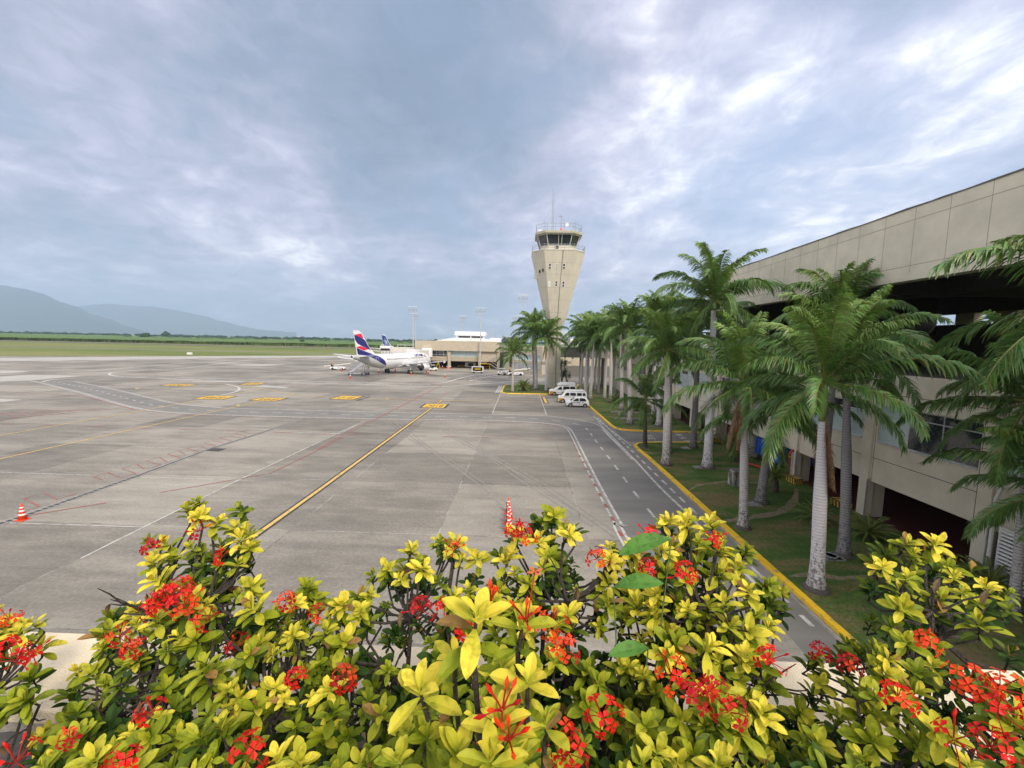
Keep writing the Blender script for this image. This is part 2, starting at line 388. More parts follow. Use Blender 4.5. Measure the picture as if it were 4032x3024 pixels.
# apron edge: far edge runs from the left of the frame to behind the pier
e0, e1, e2 = G(-400, 1386), G(0, 1402), G(1400, 1402)
struct(sheet('apron', [(-420, 1), (60, 1), (60, 240), (e2.x+60, 235), (e2.x, e2.y), (e1.x, e1.y), (e0.x-100, e0.y)], apron_m, 0))
pale = mat('pale_new_concrete', (.42, .40, .37), (.34, .325, .30), rough=.85, scale=.15)
roadm = mat('service_road_surface', (.215, .205, .187), (.155, .149, .139), rough=.85, scale=.5, stretch=(.3, 1, 1), detail=9)
asph = mat('asphalt', (.105, .103, .10), (.075, .074, .073), rough=.9, scale=1.2, detail=9)
b = MB()
def gp(b, cr, P, z): b.poly([(lambda q: (q.x, q.y, z))(G(*cr(*p))) for p in P])
gp(b, c7, [(0, 318), (200, 312), (330, 300), (530, 284), (180, 278), (0, 288)][::1], .004)
gp(b, c7, [(-200, 262), (0, 268), (130, 262), (185, 254), (0, 250), (-200, 248)], .004)
gp(b, c7, [(-100, 450), (30, 445), (140, 432), (0, 428)], .004)
gp(b, c7, [(1400, 218), (1640, 222), (1780, 214), (1550, 210)], .004)
gp(b, c7, [(-600, 196), (300, 190), (1200, 178), (1500, 173), (2212, 168), (2212, 158), (1500, 160), (0, 172), (-600, 176)], .004)
gp(b, c7, [(1180, 322), (1500, 324), (1540, 317), (1220, 316)], .004)
gp(b, c7, [(1560, 352), (1770, 360), (1800, 355), (1640, 343)], .004)
struct(b.build('concrete_patch', pale))

def polyline(cr, P): return [G(*cr(*p)).xy for p in P]
def smooth_line(P, n=4):
    out = []
    for i in range(len(P)-1):
        p0 = P[max(i-1, 0)]; p1 = P[i]; p2 = P[i+1]; p3 = P[min(i+2, len(P)-1)]
        for k in range(n):
            t = k/n
            out.append(.5*((2*p1)+(p2-p0)*t+(2*p0-5*p1+4*p2-p3)*t*t+(3*p1-p0-3*p2+p3)*t**3))
    out.append(P[-1]); return out
_zc = 0
def strip(b, P, w, z, dash=None, off=0.0, phase=0.0):
    """A painted line of width w along P (world xy); dash=(on, off) in metres."""
    P = [Vector((p[0], p[1])) for p in P]
    global _zc; _zc = (_zc+1) % 40; z += _zc*.00006
    L = [0]
    for i in range(1, len(P)): L.append(L[-1]+(P[i]-P[i-1]).length)
    def at(s):
        for i in range(1, len(P)):
            if s <= L[i] or i == len(P)-1:
                d = (P[i]-P[i-1]); l = max(L[i]-L[i-1], 1e-6); q = P[i-1]+d*((s-L[i-1])/l); d.normalize(); return q, d
    if dash:
        s = phase
        while s < L[-1]:
            a, d1 = at(s); c, d2 = at(min(s+dash[0], L[-1])); n1 = Vector((-d1.y, d1.x)); n2 = Vector((-d2.y, d2.x))
            b.poly([(*(a+n1*(off-w/2)), z), (*(c+n2*(off-w/2)), z), (*(c+n2*(off+w/2)), z), (*(a+n1*(off+w/2)), z)])
            s += dash[0]+dash[1]
        return
    prev = None
    for i, p in enumerate(P):
        d = (P[min(i+1, len(P)-1)]-P[max(i-1, 0)]).normalized(); n = Vector((-d.y, d.x))
        a = (*(p+n*(off-w/2)), z); c = (*(p+n*(off+w/2)), z)
        if prev: b.poly([prev[0], a, c, prev[1]])
        prev = (a, c)
# ---- service road that loops in from the left and along the kerb
up = polyline(c7, [(460, 320), (720, 372), (920, 420), (1110, 460), (1300, 478), (1500, 487)])+polyline(c8, [(0, 215), (430, 226), (990, 238), (1400, 246), (1640, 252), (1780, 266), (1900, 284), (2000, 305), (2060, 335), (2130, 410)])+polyline(c5, [(240, 480), (430, 665), (620, 870), (840, 1080), (1150, 1400), (1400, 1660)])
lo = polyline(c7, [(200, 315), (250, 325), (300, 337), (510, 388), (700, 445), (830, 478), (930, 497), (1100, 512), (1300, 524)])+polyline(c8, [(0, 265), (430, 274), (870, 280), (1250, 287), (1500, 295), (1680, 308), (1790, 328), (1835, 350), (1870, 405), (1930, 525), (2010, 680), (2100, 850), (2212, 1050)])+polyline(c5, [(300, 1190), (460, 1480), (600, 1760)])
up = smooth_line(up); lo = smooth_line(lo)
def resample(P, n):
    L = [0]
    for i in range(1, len(P)): L.append(L[-1]+(P[i]-P[i-1]).length)
    out = []; j = 1
    for k in range(n):
        s = L[-1]*k/(n-1)
        while j < len(P)-1 and L[j] < s: j += 1
        out.append(P[j-1].lerp(P[j], (s-L[j-1])/max(L[j]-L[j-1], 1e-6)))
    return out
# match the two edges corner to corner: split at their bends
def near(P, q): return min(range(len(P)), key=lambda i: (P[i]-q).length)
ucut = [0, near(up, G(*c7(1300, 478)).xy), near(up, G(*c8(2060, 335)).xy), len(up)-1]
lcut = [0, near(lo, G(*c7(1300, 524)).xy), near(lo, G(*c8(1835, 350)).xy), len(lo)-1]
U, V = [], []
for k in range(3):
    U += resample(up[ucut[k]:ucut[k+1]+1], 40); V += resample(lo[lcut[k]:lcut[k+1]+1], 40)
b = MB()
for i in range(len(U)-1):
    if (U[i+1]-U[i]).length+(V[i+1]-V[i]).length < 1e-3: continue
    b.poly([(*V[i], .005), (*V[i+1], .005), (*U[i+1], .005), (*U[i], .005)])
# strip between the road and the kerb, and the pale lane into the building
kz = [(2.0, .005)]
b.poly([(G(*c5(620, 870)).x-.4, 1.9, .0045), (10.7, 1.9, .0045), (10.7, 47, .0045), (G(*c5(35, 250)).x-.3, 62, .0045), (G(*c5(240, 480)).x, G(*c5(240, 480)).y, .0045)])
struct(b.build('service_road', roadm))
wl = MB()   # white markings
strip(wl, up, .16, .010)
strip(wl, up[:ucut[1]], .10, .010, off=.34)
strip(wl, lo, .16, .010); strip(wl, lo, .13, .010, off=-.36)
mid = [(a+c)/2 for a, c in zip(U, V)]
mid = [p for i, p in enumerate(mid) if i == 0 or (p-mid[i-1]).length > .05]
strip(wl, mid, .16, .010, dash=(1.25, 1.75))
kl = polyline(c5, [(110, 300), (280, 460), (440, 620), (560, 730), (700, 870), (860, 1015)])+polyline(c6, [(40, 1505), (150, 1610)])
strip(wl, [kl[0], kl[-1]], .17, .010, dash=(.95, .75))
strip(wl, polyline(c5, [(75, 290), (385, 530)]), .12, .010)
strip(wl, polyline(c5, [(110, 330), (430, 660), (520, 760)]), .12, .010)
strip(wl, polyline(c5, [(150, 400), (390, 640)]), .10, .010)
# far road
strip(wl, smooth_line(polyline(c7, [(1700, 176), (1530, 180), (1150, 206), (900, 225), (640, 247), (350, 268)])), .6, .010)
strip(wl, smooth_line(polyline(c7, [(1560, 184), (1150, 236), (900, 246), (740, 258), (685, 268), (690, 280), (760, 288), (1000, 292), (1300, 299)])+polyline(c1, [(0, 708), (450, 717), (920, 727), (1100, 690), (1230, 660), (1440, 638)])), .5, .010)
strip(wl, smooth_line(polyline(c7, [(260, 322), (330, 308), (460, 300), (600, 296), (900, 297), (1300, 312)])+polyline(c1, [(0, 722), (450, 735), (930, 747), (1300, 727), (1800, 688)])), .5, .010)
strip(wl, smooth_line(polyline(c7, [(700, 290), (1300, 306)])+polyline(c1, [(0, 715), (900, 736)])), .35, .010, dash=(2.5, 3))
strip(wl, smooth_line(polyline(c1, [(1800, 700), (1500, 712), (1250, 705), (1228, 696), (1440, 655)])), .4, .010)
strip(wl, smooth_line(polyline(c1, [(1500, 708), (1180, 703), (1170, 692), (1420, 645)])), .3, .010, dash=(1.5, 2))
strip(wl, polyline(c1, [(1450, 800), (1385, 962)]), .10, .010)
strip(wl, polyline(c1, [(1758, 815), (1812, 970)]), .10, .010)
for k in range(3): strip(wl, polyline(c1, [(1412+k*18, 797-k), (1442+k*18, 742)]), .3, .010)
strip(wl, polyline(c7, [(2212, 590), (1500, 925), (500, 1422)]), .09, .010)
strip(wl, polyline(c8, [(160, 384), (350, 288)]), .09, .010)
strip(wl, polyline(c7, [(880, 915), (1540, 935)]), .06, .010)
strip(wl, polyline(c7, [(0, 885), (560, 903)]), .06, .010)
strip(wl, polyline(c7, [(60, 1200), (900, 1226)]), .07, .010)
strip(wl, polyline(c7, [(850, 726), (1280, 742)]), .07, .010)
strip(wl, polyline(c7, [(1700, 633), (2110, 646)]), .09, .010)
strip(wl, polyline(c8, [(0, 377), (160, 384)]), .09, .010)
strip(wl, smooth_line(polyline(c7, [(1400, 335), (1470, 350), (1490, 365), (1460, 385), (1380, 403), (1280, 412)])), .4, .010)
# markings through the palms on the far lane
strip(wl, polyline(cv, [(1590, 60), (1850, 230)]), .2, .010); strip(wl, polyline(cv, [(1590, 110), (1800, 260)]), .2, .010)
whitepaint = mat('worn_white_marking', (.52, .51, .49), (.27, .255, .23), rough=.7, scale=2.5, detail=10, lo=.36, hi=.52)
struct(wl.build('white_marking', whitepaint))
rl = MB()
rd = mat('worn_red_marking', (.31, .085, .07), (.22, .15, .13), rough=.75, scale=1.6, detail=10, lo=.38, hi=.55)
strip(rl, polyline(c8, [(230, 388), (1840, 424)]), .14, .013, dash=(1.45, 1.75))
strip(rl, [G(*c8(1845, 432)).xy, G(*c5(460, 1560)).xy], .20, .013, dash=(.62, 1.25))
strip(rl, polyline(c7, [(-20, 582), (2100, 648), (2212, 650)]), .16, .013, dash=(2.0, 3.0))
strip(rl, smooth_line(polyline(c7, [(2212, 632), (1950, 762), (1680, 892)]), 2)+polyline(c7, [(1400, 942), (1000, 1010)]), .10, .013)
strip(rl, polyline(c7, [(660, 1075), (200, 1150)]), .12, .013)
strip(rl, polyline(c8, [(440, 270), (230, 370), (0, 497)]), .13, .013)
strip(rl, polyline(c8, [(955, 80), (745, 225)]), .12, .013)
strip(rl, polyline(c7, [(0, 382), (500, 410), (560, 420), (830, 492)]), .18, .013)
strip(rl, lo[near(lo, G(*c7(830, 478)).xy):lcut[2]], .10, .013, off=-.62)
strip(rl, smooth_line(polyline(c1, [(300, 690), (600, 710), (930, 733), (978, 741), (960, 752), (900, 780), (470, 1003)]), 3), .22, .013)
# crenellated safety line
zz = [(100, 1140), (245, 1098), (150, 1050), (275, 1010), (355, 1055), (475, 1016)]
strip(rl, polyline(c7, zz), .10, .013)
zz = [(640, 932), (583, 915), (670, 884), (750, 920), (845, 892), (758, 862), (850, 834), (900, 866), (1000, 838), (912, 815), (990, 790), (1040, 822), (1127, 795), (1042, 772), (1110, 750), (1155, 777), (1240, 757), (1160, 735), (1240, 717), (1290, 738), (1345, 722), (1270, 702), (1320, 686), (1400, 705), (1445, 690), (1365, 673), (1430, 657), (1500, 672), (1535, 661), (1460, 643), (1500, 631), (1570, 646), (1640, 632)]
strip(rl, polyline(c7, zz), .09, .013)
for k in range(9):
    x = 30+k*62; 
    strip(rl, polyline(c7, [(x-30+k*8, 516-k*3), (x+95+k*6, 545-k*7)]), .12, .013)
strip(rl, polyline(c7, [(0, 556), (120, 546), (380, 521), (740, 487)]), .12, .013)
strip(rl, polyline(c7, [(0, 519), (200, 492), (420, 505), (560, 500)]), .12, .013)
struct(rl.build('red_marking', rd))
yl = MB(); kb = MB()
ymp = mat('worn_yellow_marking', (.66, .43, .10), (.45, .33, .13), rough=.7, scale=2, detail=9, lo=.36, hi=.55)
main = [G(*c8(905, 140)).xy, G(*c8(0, 800)).xy, Vector((-13.0, 8))]
strip(kb, main, .50, .012); strip(yl, main, .23, .016)
for cr, P in ((c7, [(-10, 658), (1110, 460), (1230, 438)]), (c7, [(1410, 405), (1610, 372)]), (c7, [(-10, 804), (1370, 498), (1640, 440)]), (c7, [(1750, 422), (1830, 398)]),
              (c7, [(1000, 322), (1240, 326), (1420, 336), (1610, 362), (1830, 400), (2080, 418)]), (c1, [(355, 845), (570, 848), (1300, 864), (1840, 872)]), (c7, [(850, 366), (1000, 352)])):
    strip(yl, polyline(cr, P), .17, .016)
strip(yl, polyline(c1, [(1750, 820), (1830, 825)]), .5, .016)
strip(kb, polyline(c1, [(1788, 830), (1815, 882)]), .8, .012); strip(yl, polyline(c1, [(1790, 832), (1813, 878)]), .45, .016)
gp(yl, c7, [(840, 367), (848, 360), (868, 365)], .016); gp(yl, c1, [(540, 843), (575, 847), (545, 851)], .016); gp(yl, c7, [(1468, 470), (1482, 463), (1498, 470)], .016)
struct(kb.build('black_marking', blackp)); struct(yl.build('yellow_marking', ymp))
# drain channel
dr = MB(); lt = MB()
dl = polyline(c7, [(2212, 462), (2050, 505), (1900, 545), (1660, 628), (1290, 745), (860, 905), (480, 1040), (170, 1150), (0, 1205), (-200, 1265)])
strip(lt, dl, .55, .008); strip(dr, dl[:6], .14, .015); strip(dr, dl[5:], .26, .015, dash=(.22, .1)); pass
strip(dr, polyline(c1, [(310, 860), (415, 828)]), .5, .015)
struct(lt.build('drain_surround', mat('pale_channel_edge', (.30, .29, .27), (.2, .195, .185), rough=.85, scale=1.5)))
gp(dr, c7, [(1282, 750), (1360, 755), (1412, 738), (1332, 735)], .0155)
struct(dr.build('drain_channel', mat('drain_iron', (.035, .034, .035), (.06, .055, .055), rough=.7)))
# tyre tracks and oil stains
tr = MB()
for cr, P in ((c8, [(480, 290), (600, 380), (900, 560), (1180, 760), (1330, 900)]), (c8, [(820, 290), (1000, 420), (1500, 690), (1900, 960), (2160, 1140)]), (c8, [(1150, 490), (1500, 740), (2000, 1060)]),
              (c8, [(530, 270), (700, 420), (830, 520)]), (c8, [(860, 270), (1100, 450), (1560, 730)])):
    q = smooth_line(polyline(cr, P)); strip(tr, q, .13, .0065); strip(tr, q, .10, .0065, off=.42)
tyre_m = mat('tyre_scuff', (.19, .18, .165), (.255, .24, .215), rough=.85, scale=2.5, detail=9)
struct(tr.build('tyre_mark', tyre_m))
# ---- painted stand panels
def stand_panel(P, word, label, size=1.9):
    q = [G(*p) for p in P]
    cx = sum(p.x for p in q)/4; cy = sum(p.y for p in q)/4
    ex = ((q[2]-q[1])+(q[3]-q[0]))/2; ey = ((q[1]-q[0])+(q[2]-q[3]))/2
    w = ex.xy.length; h = ey.xy.length
    w, h = (w, h)
    a = atan2(ex.y, ex.x)
    if abs(a) > 1.2: a = 0
    r = root('stand_panel', (cx, cy, 0), label, 'ground marking', 'yellow stand panels painted on the apron', rz=a)
    bb = MB(); bb.poly([(-w/2, -h/2, .018), (w/2, -h/2, .018), (w/2, h/2, .018), (-w/2, h/2, .018)]); bb.build('black_border', blackp, r)
    yy = MB(); i = .32; yy.poly([(-w/2+i, -h/2+i, .022), (w/2-i, -h/2+i, .022), (w/2-i, h/2-i, .022), (-w/2+i, h/2-i, .022)]); yy.build('yellow_field', yellow, r)
    if word: text('lettering', word, h*.72, blackp, r, (0, 0, .026), (0, 0, pi), ext=0.0005, sx=min(1.25, w/(h*.62*len(word))), off=.03)
    return r
stand_panel([c1(805, 915), c1(850, 884), c1(1055, 888), c1(1005, 920)], 'B10C', 'yellow panel reading B10C on the long yellow and black line')
stand_panel([c1(100, 848), c1(170, 820), c1(370, 826), c1(290, 855)], 'B10', 'yellow stand panel beside the short black bars, right of the other four far ones')
stand_panel([c7(1550, 438), c7(1620, 418), c7(1790, 425), c7(1720, 443)], 'B9A', 'yellow stand panel where the diagonal yellow line meets the black hooked mark')
stand_panel([c7(1205, 430), c7(1275, 408), c7(1465, 411), c7(1405, 432)], 'B9B', 'yellow stand panel at the end of the pale curved arc, nearest the looping road')
stand_panel([c7(1490, 340), c7(1540, 326), c7(1660, 328), c7(1610, 341)], 'B9', 'small far yellow stand panel just below the straight double white road line')
stand_panel([c7(1005, 345), c7(1065, 334), c7(1220, 339), c7(1165, 351)], 'B8', 'leftmost far yellow stand panel, its figures worn away')

# ---- lawns and yellow kerbs
K = [tuple(G(*c5(*p)).xy) for p in [(260, 400)]]
lawn_far = [(10.62, 50.5), (10.75, 49.0), (11.3, 48.0), (12.3, 47.6), (20.2, 47.5), (20.2, 100), (13.0, 100), (10.4, 86), (10.3, 68)]
cl = G(*c5(440, 560)); 
lawn_near = [(11.15, 3), (11.05, 20), (10.95, 36), (cl.x, cl.y-.3), (cl.x+.05, cl.y+1.2), (cl.x+.6, cl.y+2.2), (cl.x+1.6, cl.y+2.6), (20.2, 41.9+.8), (20.2, 3)]
isl0 = [c1(1458, 795), c1(1466, 775), c1(1478, 748), c1(1500, 739), c1(1700, 742)]
isl = [G(*p) for p in isl0]
f0 = G(*c1(1460, 797)); f1 = G(*c1(1500, 805)); f2 = G(*c1(1840, 810))
island = [(f0.x, f0.y), (f1.x, f1.y), (f2.x, f2.y), (9.6, f2.y), (9.6, 96), (isl[4].x, 97.5), (isl[3].x, isl[3].y), (isl[2].x, isl[2].y), (isl[1].x, isl[1].y)]
def kerb(P, name, label, closed=False, w=.30, h=.14):
    b = MB(); P = [Vector(p) for p in P]; b.m = 0
    prev = None
    for i, p in enumerate(P):
        d = (P[min(i+1, len(P)-1)]-P[max(i-1, 0)]).normalized(); n = Vector((-d.y, d.x))
        o_ = p-n*w*.5; q = p+n*w*.5
        cur = [(*o_, 0), (*(o_+n*.04), h), (*(q), h), (*q, 0)]
        n0 = b.pts(cur)
        if prev is not None:
            for k in range(3): b.face((prev+k, n0+k, n0+k+1, prev+k+1))
        prev = n0
    o = b.build(name, mat('yellow_kerb_paint', (.78, .48, .015), (.33, .25, .09), rough=.65, scale=2.2, detail=10, lo=.33, hi=.46)); smooth_recalc(o.data)
    struct(o); return o
kerb(lawn_near[0:8], 'kerb', None); kerb([lawn_far[4], lawn_far[3], lawn_far[2], lawn_far[1], lawn_far[0], lawn_far[8], lawn_far[7], (13, 100)][::-1][::-1], 'kerb', None)
kerb([(isl[4].x, 97.5), (isl[3].x, isl[3].y), (isl[2].x, isl[2].y), (isl[1].x, isl[1].y), (f0.x, f0.y), (f1.x, f1.y), (f2.x, f2.y), (9.6, f2.y)], 'kerb', None)
def lawn_mesh(poly, name):
    b = MB(); b.prism(poly, -.02, .11); o = b.build(name, lawn); smooth_recalc(o.data); return struct(o)
lawn_mesh(lawn_near, 'lawn'); lawn_mesh(lawn_far, 'lawn'); lawn_mesh(island, 'lawn')
# worn earth paths across the near lawn
eb = MB()
def blobpath(cr, P, w, z):
    q = smooth_line([G(*cr(*p), .11).xy for p in P], 8); n = len(q); prev = None
    for i, p in enumerate(q):
        d = (q[min(i+1, n-1)]-q[max(i-1, 0)]).normalized(); nn = Vector((-d.y, d.x))
        ww = w*(.55+.5*noise.noise(Vector((p.x*1.1, p.y*1.1, 0))))*(.3+.7*sin(pi*min(1, max(0, (i+.3)/n))))
        a = (*(p-nn*ww), z); c = (*(p+nn*(ww*.9+.1*noise.noise(Vector((p.x*3, p.y, 3))))), z)
        if prev: eb.poly([prev[0], a, c, prev[1]])
        prev = (a, c)
blobpath(c5, [(1100, 1150), (1250, 1130), (1450, 1100), (1620, 1060), (1720, 960), (1730, 880)], .5, .114)
blobpath(c5, [(860, 890), (940, 850), (1100, 828), (1200, 820), (1400, 830), (1600, 850)], .28, .114)
blobpath(c6, [(0, 1310), (150, 1300), (330, 1320), (520, 1310)], .35, .114)
blobpath(c5, [(500, 575), (540, 590), (600, 600)], .3, .114)
struct(eb.build('path', mat('bare_earth', (.27, .20, .135), (.14, .13, .07), rough=.95, scale=3, detail=10)))
# grass blades along and over the lawns
gb = MB(); rg = random.Random(3)
def inpoly(x, y, P):
    ins = False; j = len(P)-1
    for i in range(len(P)):
        if (P[i][1] > y) != (P[j][1] > y) and x < (P[j][0]-P[i][0])*(y-P[i][1])/(P[j][1]-P[i][1])+P[i][0]: ins = not ins
        j = i
    return ins
for (P, N_, y1) in ((lawn_near, 15000, 43), (lawn_far, 3500, 75)):
    k = 0
    while k < N_:
        x = rg.uniform(10.9, 20); y = rg.uniform(6, y1)
        if P is lawn_near and rg.random() > 14/(y+2): k += 1; continue
        k += 1
        if not inpoly(x, y, P): continue
        if noise.noise(Vector((x*.6, y*.6, 5))) < -.15: continue
        h = rg.uniform(.03, .08); a = rg.uniform(0, 6.28); w = .012+.0006*y; t = rg.uniform(0, 1)
        gb.cur = (.07+.07*t, .15+.04*t, .035)
        gb.poly([(x-w*cos(a), y-w*sin(a), .11), (x+w*cos(a), y+w*sin(a), .11), (x+rg.uniform(-.04, .04), y+rg.uniform(-.04, .04), .11+h)])
tag(gb.build('grass', leafmat('grass_blade', .8, .2, .1)), 'short green grass on the lawns under the palms', 'grass', kind='stuff')
# lane into the building and its white letters
struct(sheet('lane', [(10.8, cl.y+2.9), (20.2, 43.1), (20.2, 47.2), (12.3, 47.3), (11.2, 47.7), (10.6, 48.4), (10.4, 44)], mat('lane_concrete', (.17, .165, .155), (.12, .118, .11), rough=.85, scale=.8), .0075))
lw = root('lane_lettering', (14.8, 44.6, 0), 'white letters VEL MAX painted on the lane between the two lawns', 'ground marking')
for i, (s_, pt) in enumerate((('V', c5(530, 450)), ('E', c5(548, 470)), ('L', c5(600, 497)), ('M', c5(770, 440)), ('A', c5(805, 465)), ('X', c5(850, 492)))):
    p = G(*pt); text('letter', s_, .95, whitepaint, lw, (p.x-14.8, p.y-44.6, .012), (0, 0, radians(-95)), ext=.0005, sx=1.3, off=.02)
# ---- airfield beyond: runway bands, cane field, far trees, hills
b = MB()
def band(b, y0, y1, z, x0=-1400, x1=600): b.poly([(x0, y0, z), (x1, y0, z), (x1, y1, z), (x0, y1, z)])
band(b, 262, 272, -.015); 
struct(b.build('taxiway', mat('far_asphalt', (.20, .19, .17), (.15, .145, .13), rough=.9, scale=.05)))
b = MB(); band(b, 400, 430, -.014, -3000, 1500); struct(b.build('runway', mat('runway_asphalt', (.06, .06, .062), (.08, .078, .076), rough=.9, scale=.02)))
b = MB(); band(b, 430, 452, -.012, -3000, 1500); struct(b.build('earth_strip', mat('straw_earth', (.28, .23, .13), (.2, .19, .10), rough=.95, scale=.05)))
# ------------------------------------------------------------ far landscape
def trees_far():
    canes = MB(); rr = random.Random(5)
    # sugar cane: a tall rough-topped crop, its near edge 460 m away
    nx, ny = 260, 16
    for (xa, xb, ya, yb) in ((-2200, 900, 455, 1500),):
        idx = {}
        for j in range(ny):
            y = ya+(yb-ya)*(j/(ny-1))**2
            for i in range(nx):
                x = xa+(xb-xa)*i/(nx-1)
                z = 2.9+.7*noise.noise(Vector((x*.03, y*.02, 1)))+.6*rr.random()
                idx[i, j] = canes.pts([(x, y+rr.uniform(-2, 2)*(j > 0), z)])
        for j in range(ny-1):
            for i in range(nx-1): canes.face((idx[i, j], idx[i+1, j], idx[i+1, j+1], idx[i, j+1]))
    for k in range(9000):         # standing stalks and leaves along the near edge
        x = rr.uniform(-900, 500); y = 455+rr.random()**2*14; h = rr.uniform(2.4, 4.2); w = rr.uniform(.25, .7)
        t = rr.random(); canes.cur = (.12+.05*t, .20+.05*t, .06) if rr.random() > .12 else (.35, .30, .15)
        canes.poly([(x-w, y, .1), (x+w, y-.5, .1), (x+w*.7+rr.uniform(-.5, .5), y, h), (x-w*.4, y+.4, h-.5)])
    b = canes
    b.c = [c if c != (1, 1, 1) else (.14, .22, .07) for c in b.c]
    tag(canes.build('sugar_cane', leafmat('cane_leaf', .8, .15, .1)), 'green sugar cane field beyond the runway', 'crop field', kind='stuff')
    wood = MB()
    for k in range(520):
        y = rr.uniform(1450, 2300); x = rr.uniform(-1.35, .3)*y
        h = rr.uniform(6, 12)*(1+.3*noise.noise(Vector((x*.004, 0, 0)))); w = h*rr.uniform(.8, 2.2)
        wood.cur = tuple(c*rr.uniform(.8, 1.25) for c in (.028, .055, .022))
        wood.blob((x, y, h*.5), (w, w*.7, h*.55), k, 1, .45)
    for k in range(260):
        y = rr.uniform(900, 1200); x = rr.uniform(-.95, -.1)*y
        wood.cur = tuple(c*rr.uniform(.8, 1.25) for c in (.03, .055, .02)); h = rr.uniform(2.5, 5)
        wood.blob((x, y, h*.5), (h*2, h*1.5, h*.6), k, 1, .5)
    tag(wood.build('treeline', leafmat('far_foliage', .9, .1, .05)), 'dark line of distant woods on the horizon', 'woods', kind='stuff')
    for i, (u, v, Y, r, lab) in enumerate((((905, 32), 0, 900, 7, 'lone round dark tree rising from the far treeline above the left cane field'), ((1035, 22), 0, 1400, 11, 'taller distant tree breaking the treeline, second lone crown from the left'),
                                  ((1880, 62), 0, 640, 3.6, 'low dark bush-like tree standing inside the cane field left of the tail'), ((1360, 60), 0, 700, 1.6, 'smallest dark bush in the cane field'))):
        p = AY(*c7(*u), Y); rt = root('distant_tree', (p.x, Y, 0), lab, 'tree', 'lone trees in the far fields')
        c = MB()
        for q in range(9):
            c.cur = tuple(k*rr.uniform(.8, 1.3) for k in (.03, .06, .02)); c.blob((rr.uniform(-.6, .6)*r, rr.uniform(-.6, .6)*r, r*(1.0+rr.uniform(-.3, .25))), r*rr.uniform(.45, .7), q+i*7, 2, .5)
        c.build('crown', MATS.get('ff') or leafmat('tree_far', .9, .1, .05), rt)
        t = MB(); t.tube([(0, 0, 0), (0, 0, r)], r*.08); t.build('trunk', mat('bark', (.08, .06, .045)), rt)
trees_far()
def tree_on(u, Y, z0, r, lab, seed, n=10, col=(.05, .11, .02)):
    rr = random.Random(seed); p = AY(*u, Y)
    rt = root('broadleaf_tree', (p.x, Y, z0), lab, 'tree')
    c = MB()
    for q in range(n*60):
        d = Vector((rr.gauss(0, 1), rr.gauss(0, 1), rr.gauss(0, 1))).normalized()*r*rr.uniform(.45, 1)*(1+.35*noise.noise(Vector((q%7, seed, q*.1))))
        d.z = d.z*.8+r*1.0; s = r*.10; k = rr.uniform(.6, 1.5)
        c.cur = tuple(x*k for x in col); a = rr.uniform(0, 6.28); e = rr.uniform(-.6, .6)
        ax = Vector((cos(a), sin(a), e))*s; bx = Vector((-sin(a), cos(a), rr.uniform(-.6, .6)))*s*.7
        c.poly([d-ax, d-bx, d+ax, d+bx])
    c.build('crown', leafmat('tree_leaf', .7, .25, .2) if 'tree_leaf' not in bpy.data.materials else bpy.data.materials['tree_leaf'], rt)
    t = MB(); t.tube([(0, 0, 0), (0, 0, r*1.1)], [r*.08, r*.05]); t.build('trunk', mat('bark', (.08, .06, .045)), rt)
    return rt
# ------------------------------------------------------------ hills
def hill(name, prof, D, depth, seed, rows=15, m=None):
    P = [(AY(*ov(u, v), D)) for u, v in prof]
    b = MB(); n = len(P)*8-7; X = []; Z = []
    for i in range(n):
        t = i/8; k = min(int(t), len(P)-2); f = t-k; f = f*f*(3-2*f)*.5+f*.5
        X.append(P[k].x+(P[k+1].x-P[k].x)*(t-k)); Z.append(P[k].z+(P[k+1].z-P[k].z)*f)
    for j in range(rows):
        s = j/(rows-1); y = D+depth*(s-.5); e = sin(pi*s)**.8
        for i in range(n):
            w = noise.noise(Vector((X[i]*.0009, y*.0009, seed)))*160*e*(1-e)*2+noise.noise(Vector((X[i]*.004, y*.004, seed)))*22*e
            b.pts([(X[i]*y/D, y, max(-5, Z[i]*e+w))])
    b.sm = True
    for j in range(rows-1):
        for i in range(n-1): k = j*n+i; b.face((k, k+1, k+n+1, k+n))
    return struct(b.build(name, m))
hm = mat('hill_forest', (.022, .036, .03), (.014, .026, .022), rough=1, scale=.004, detail=9)
hill('hill', [(-260, 640), (-140, 600), (-60, 606), (0, 616), (50, 624), (95, 636), (130, 652), (165, 662), (200, 680), (240, 690), (270, 704), (320, 716)], 9000, 3200, 1, m=hm)
hill('hill', [(40, 700), (120, 672), (180, 660), (230, 656), (280, 660), (330, 662), (380, 670), (430, 680), (480, 694), (520, 704), (560, 712), (640, 718)], 13500, 2500, 4, m=hm)

# ------------------------------------------------------------ terminal beside the palms
XW = 20.0; BAY = 6.4; Y0 = 18.3-BAY*2
term = root('terminal_building', (XW, 30, 0), 'long beige concrete terminal behind the palms with dark open ground floor and huge roof beam', 'building')
def tl(p): return (p[0]-XW, p[1]-30, p[2])
def tbox(b, a, c): b.box(tl(a), tl(c))
w = MB()
YA, YB = 2.2, 100.0
bays = [Y0+BAY*i for i in range(15)]
tbox(w, (XW, YA, 2.2), (XW+.4, YB, 4.52)); tbox(w, (XW, YA, 6.62), (XW+.4, YB, 8.35))
tbox(w, (XW, YA, 4.52), (XW+.4, bays[0]+.5, 6.62))
for i, y in enumerate(bays): tbox(w, (XW, y-.5, 4.52), (XW+.4, y+.5, 6.62))
tbox(w, (XW, bays[-1]+.5, 4.52), (XW+.4, YB, 6.62))
tbox(w, (XW+.02, 62, 0), (XW+.4, YB, 2.2))
w.build('wall', taupe, term)
gr = MB()
for z in (3.55, 7.25): gr.box(tl((XW-.004, YA, z)), tl((XW+.01, YB, z+.035)))
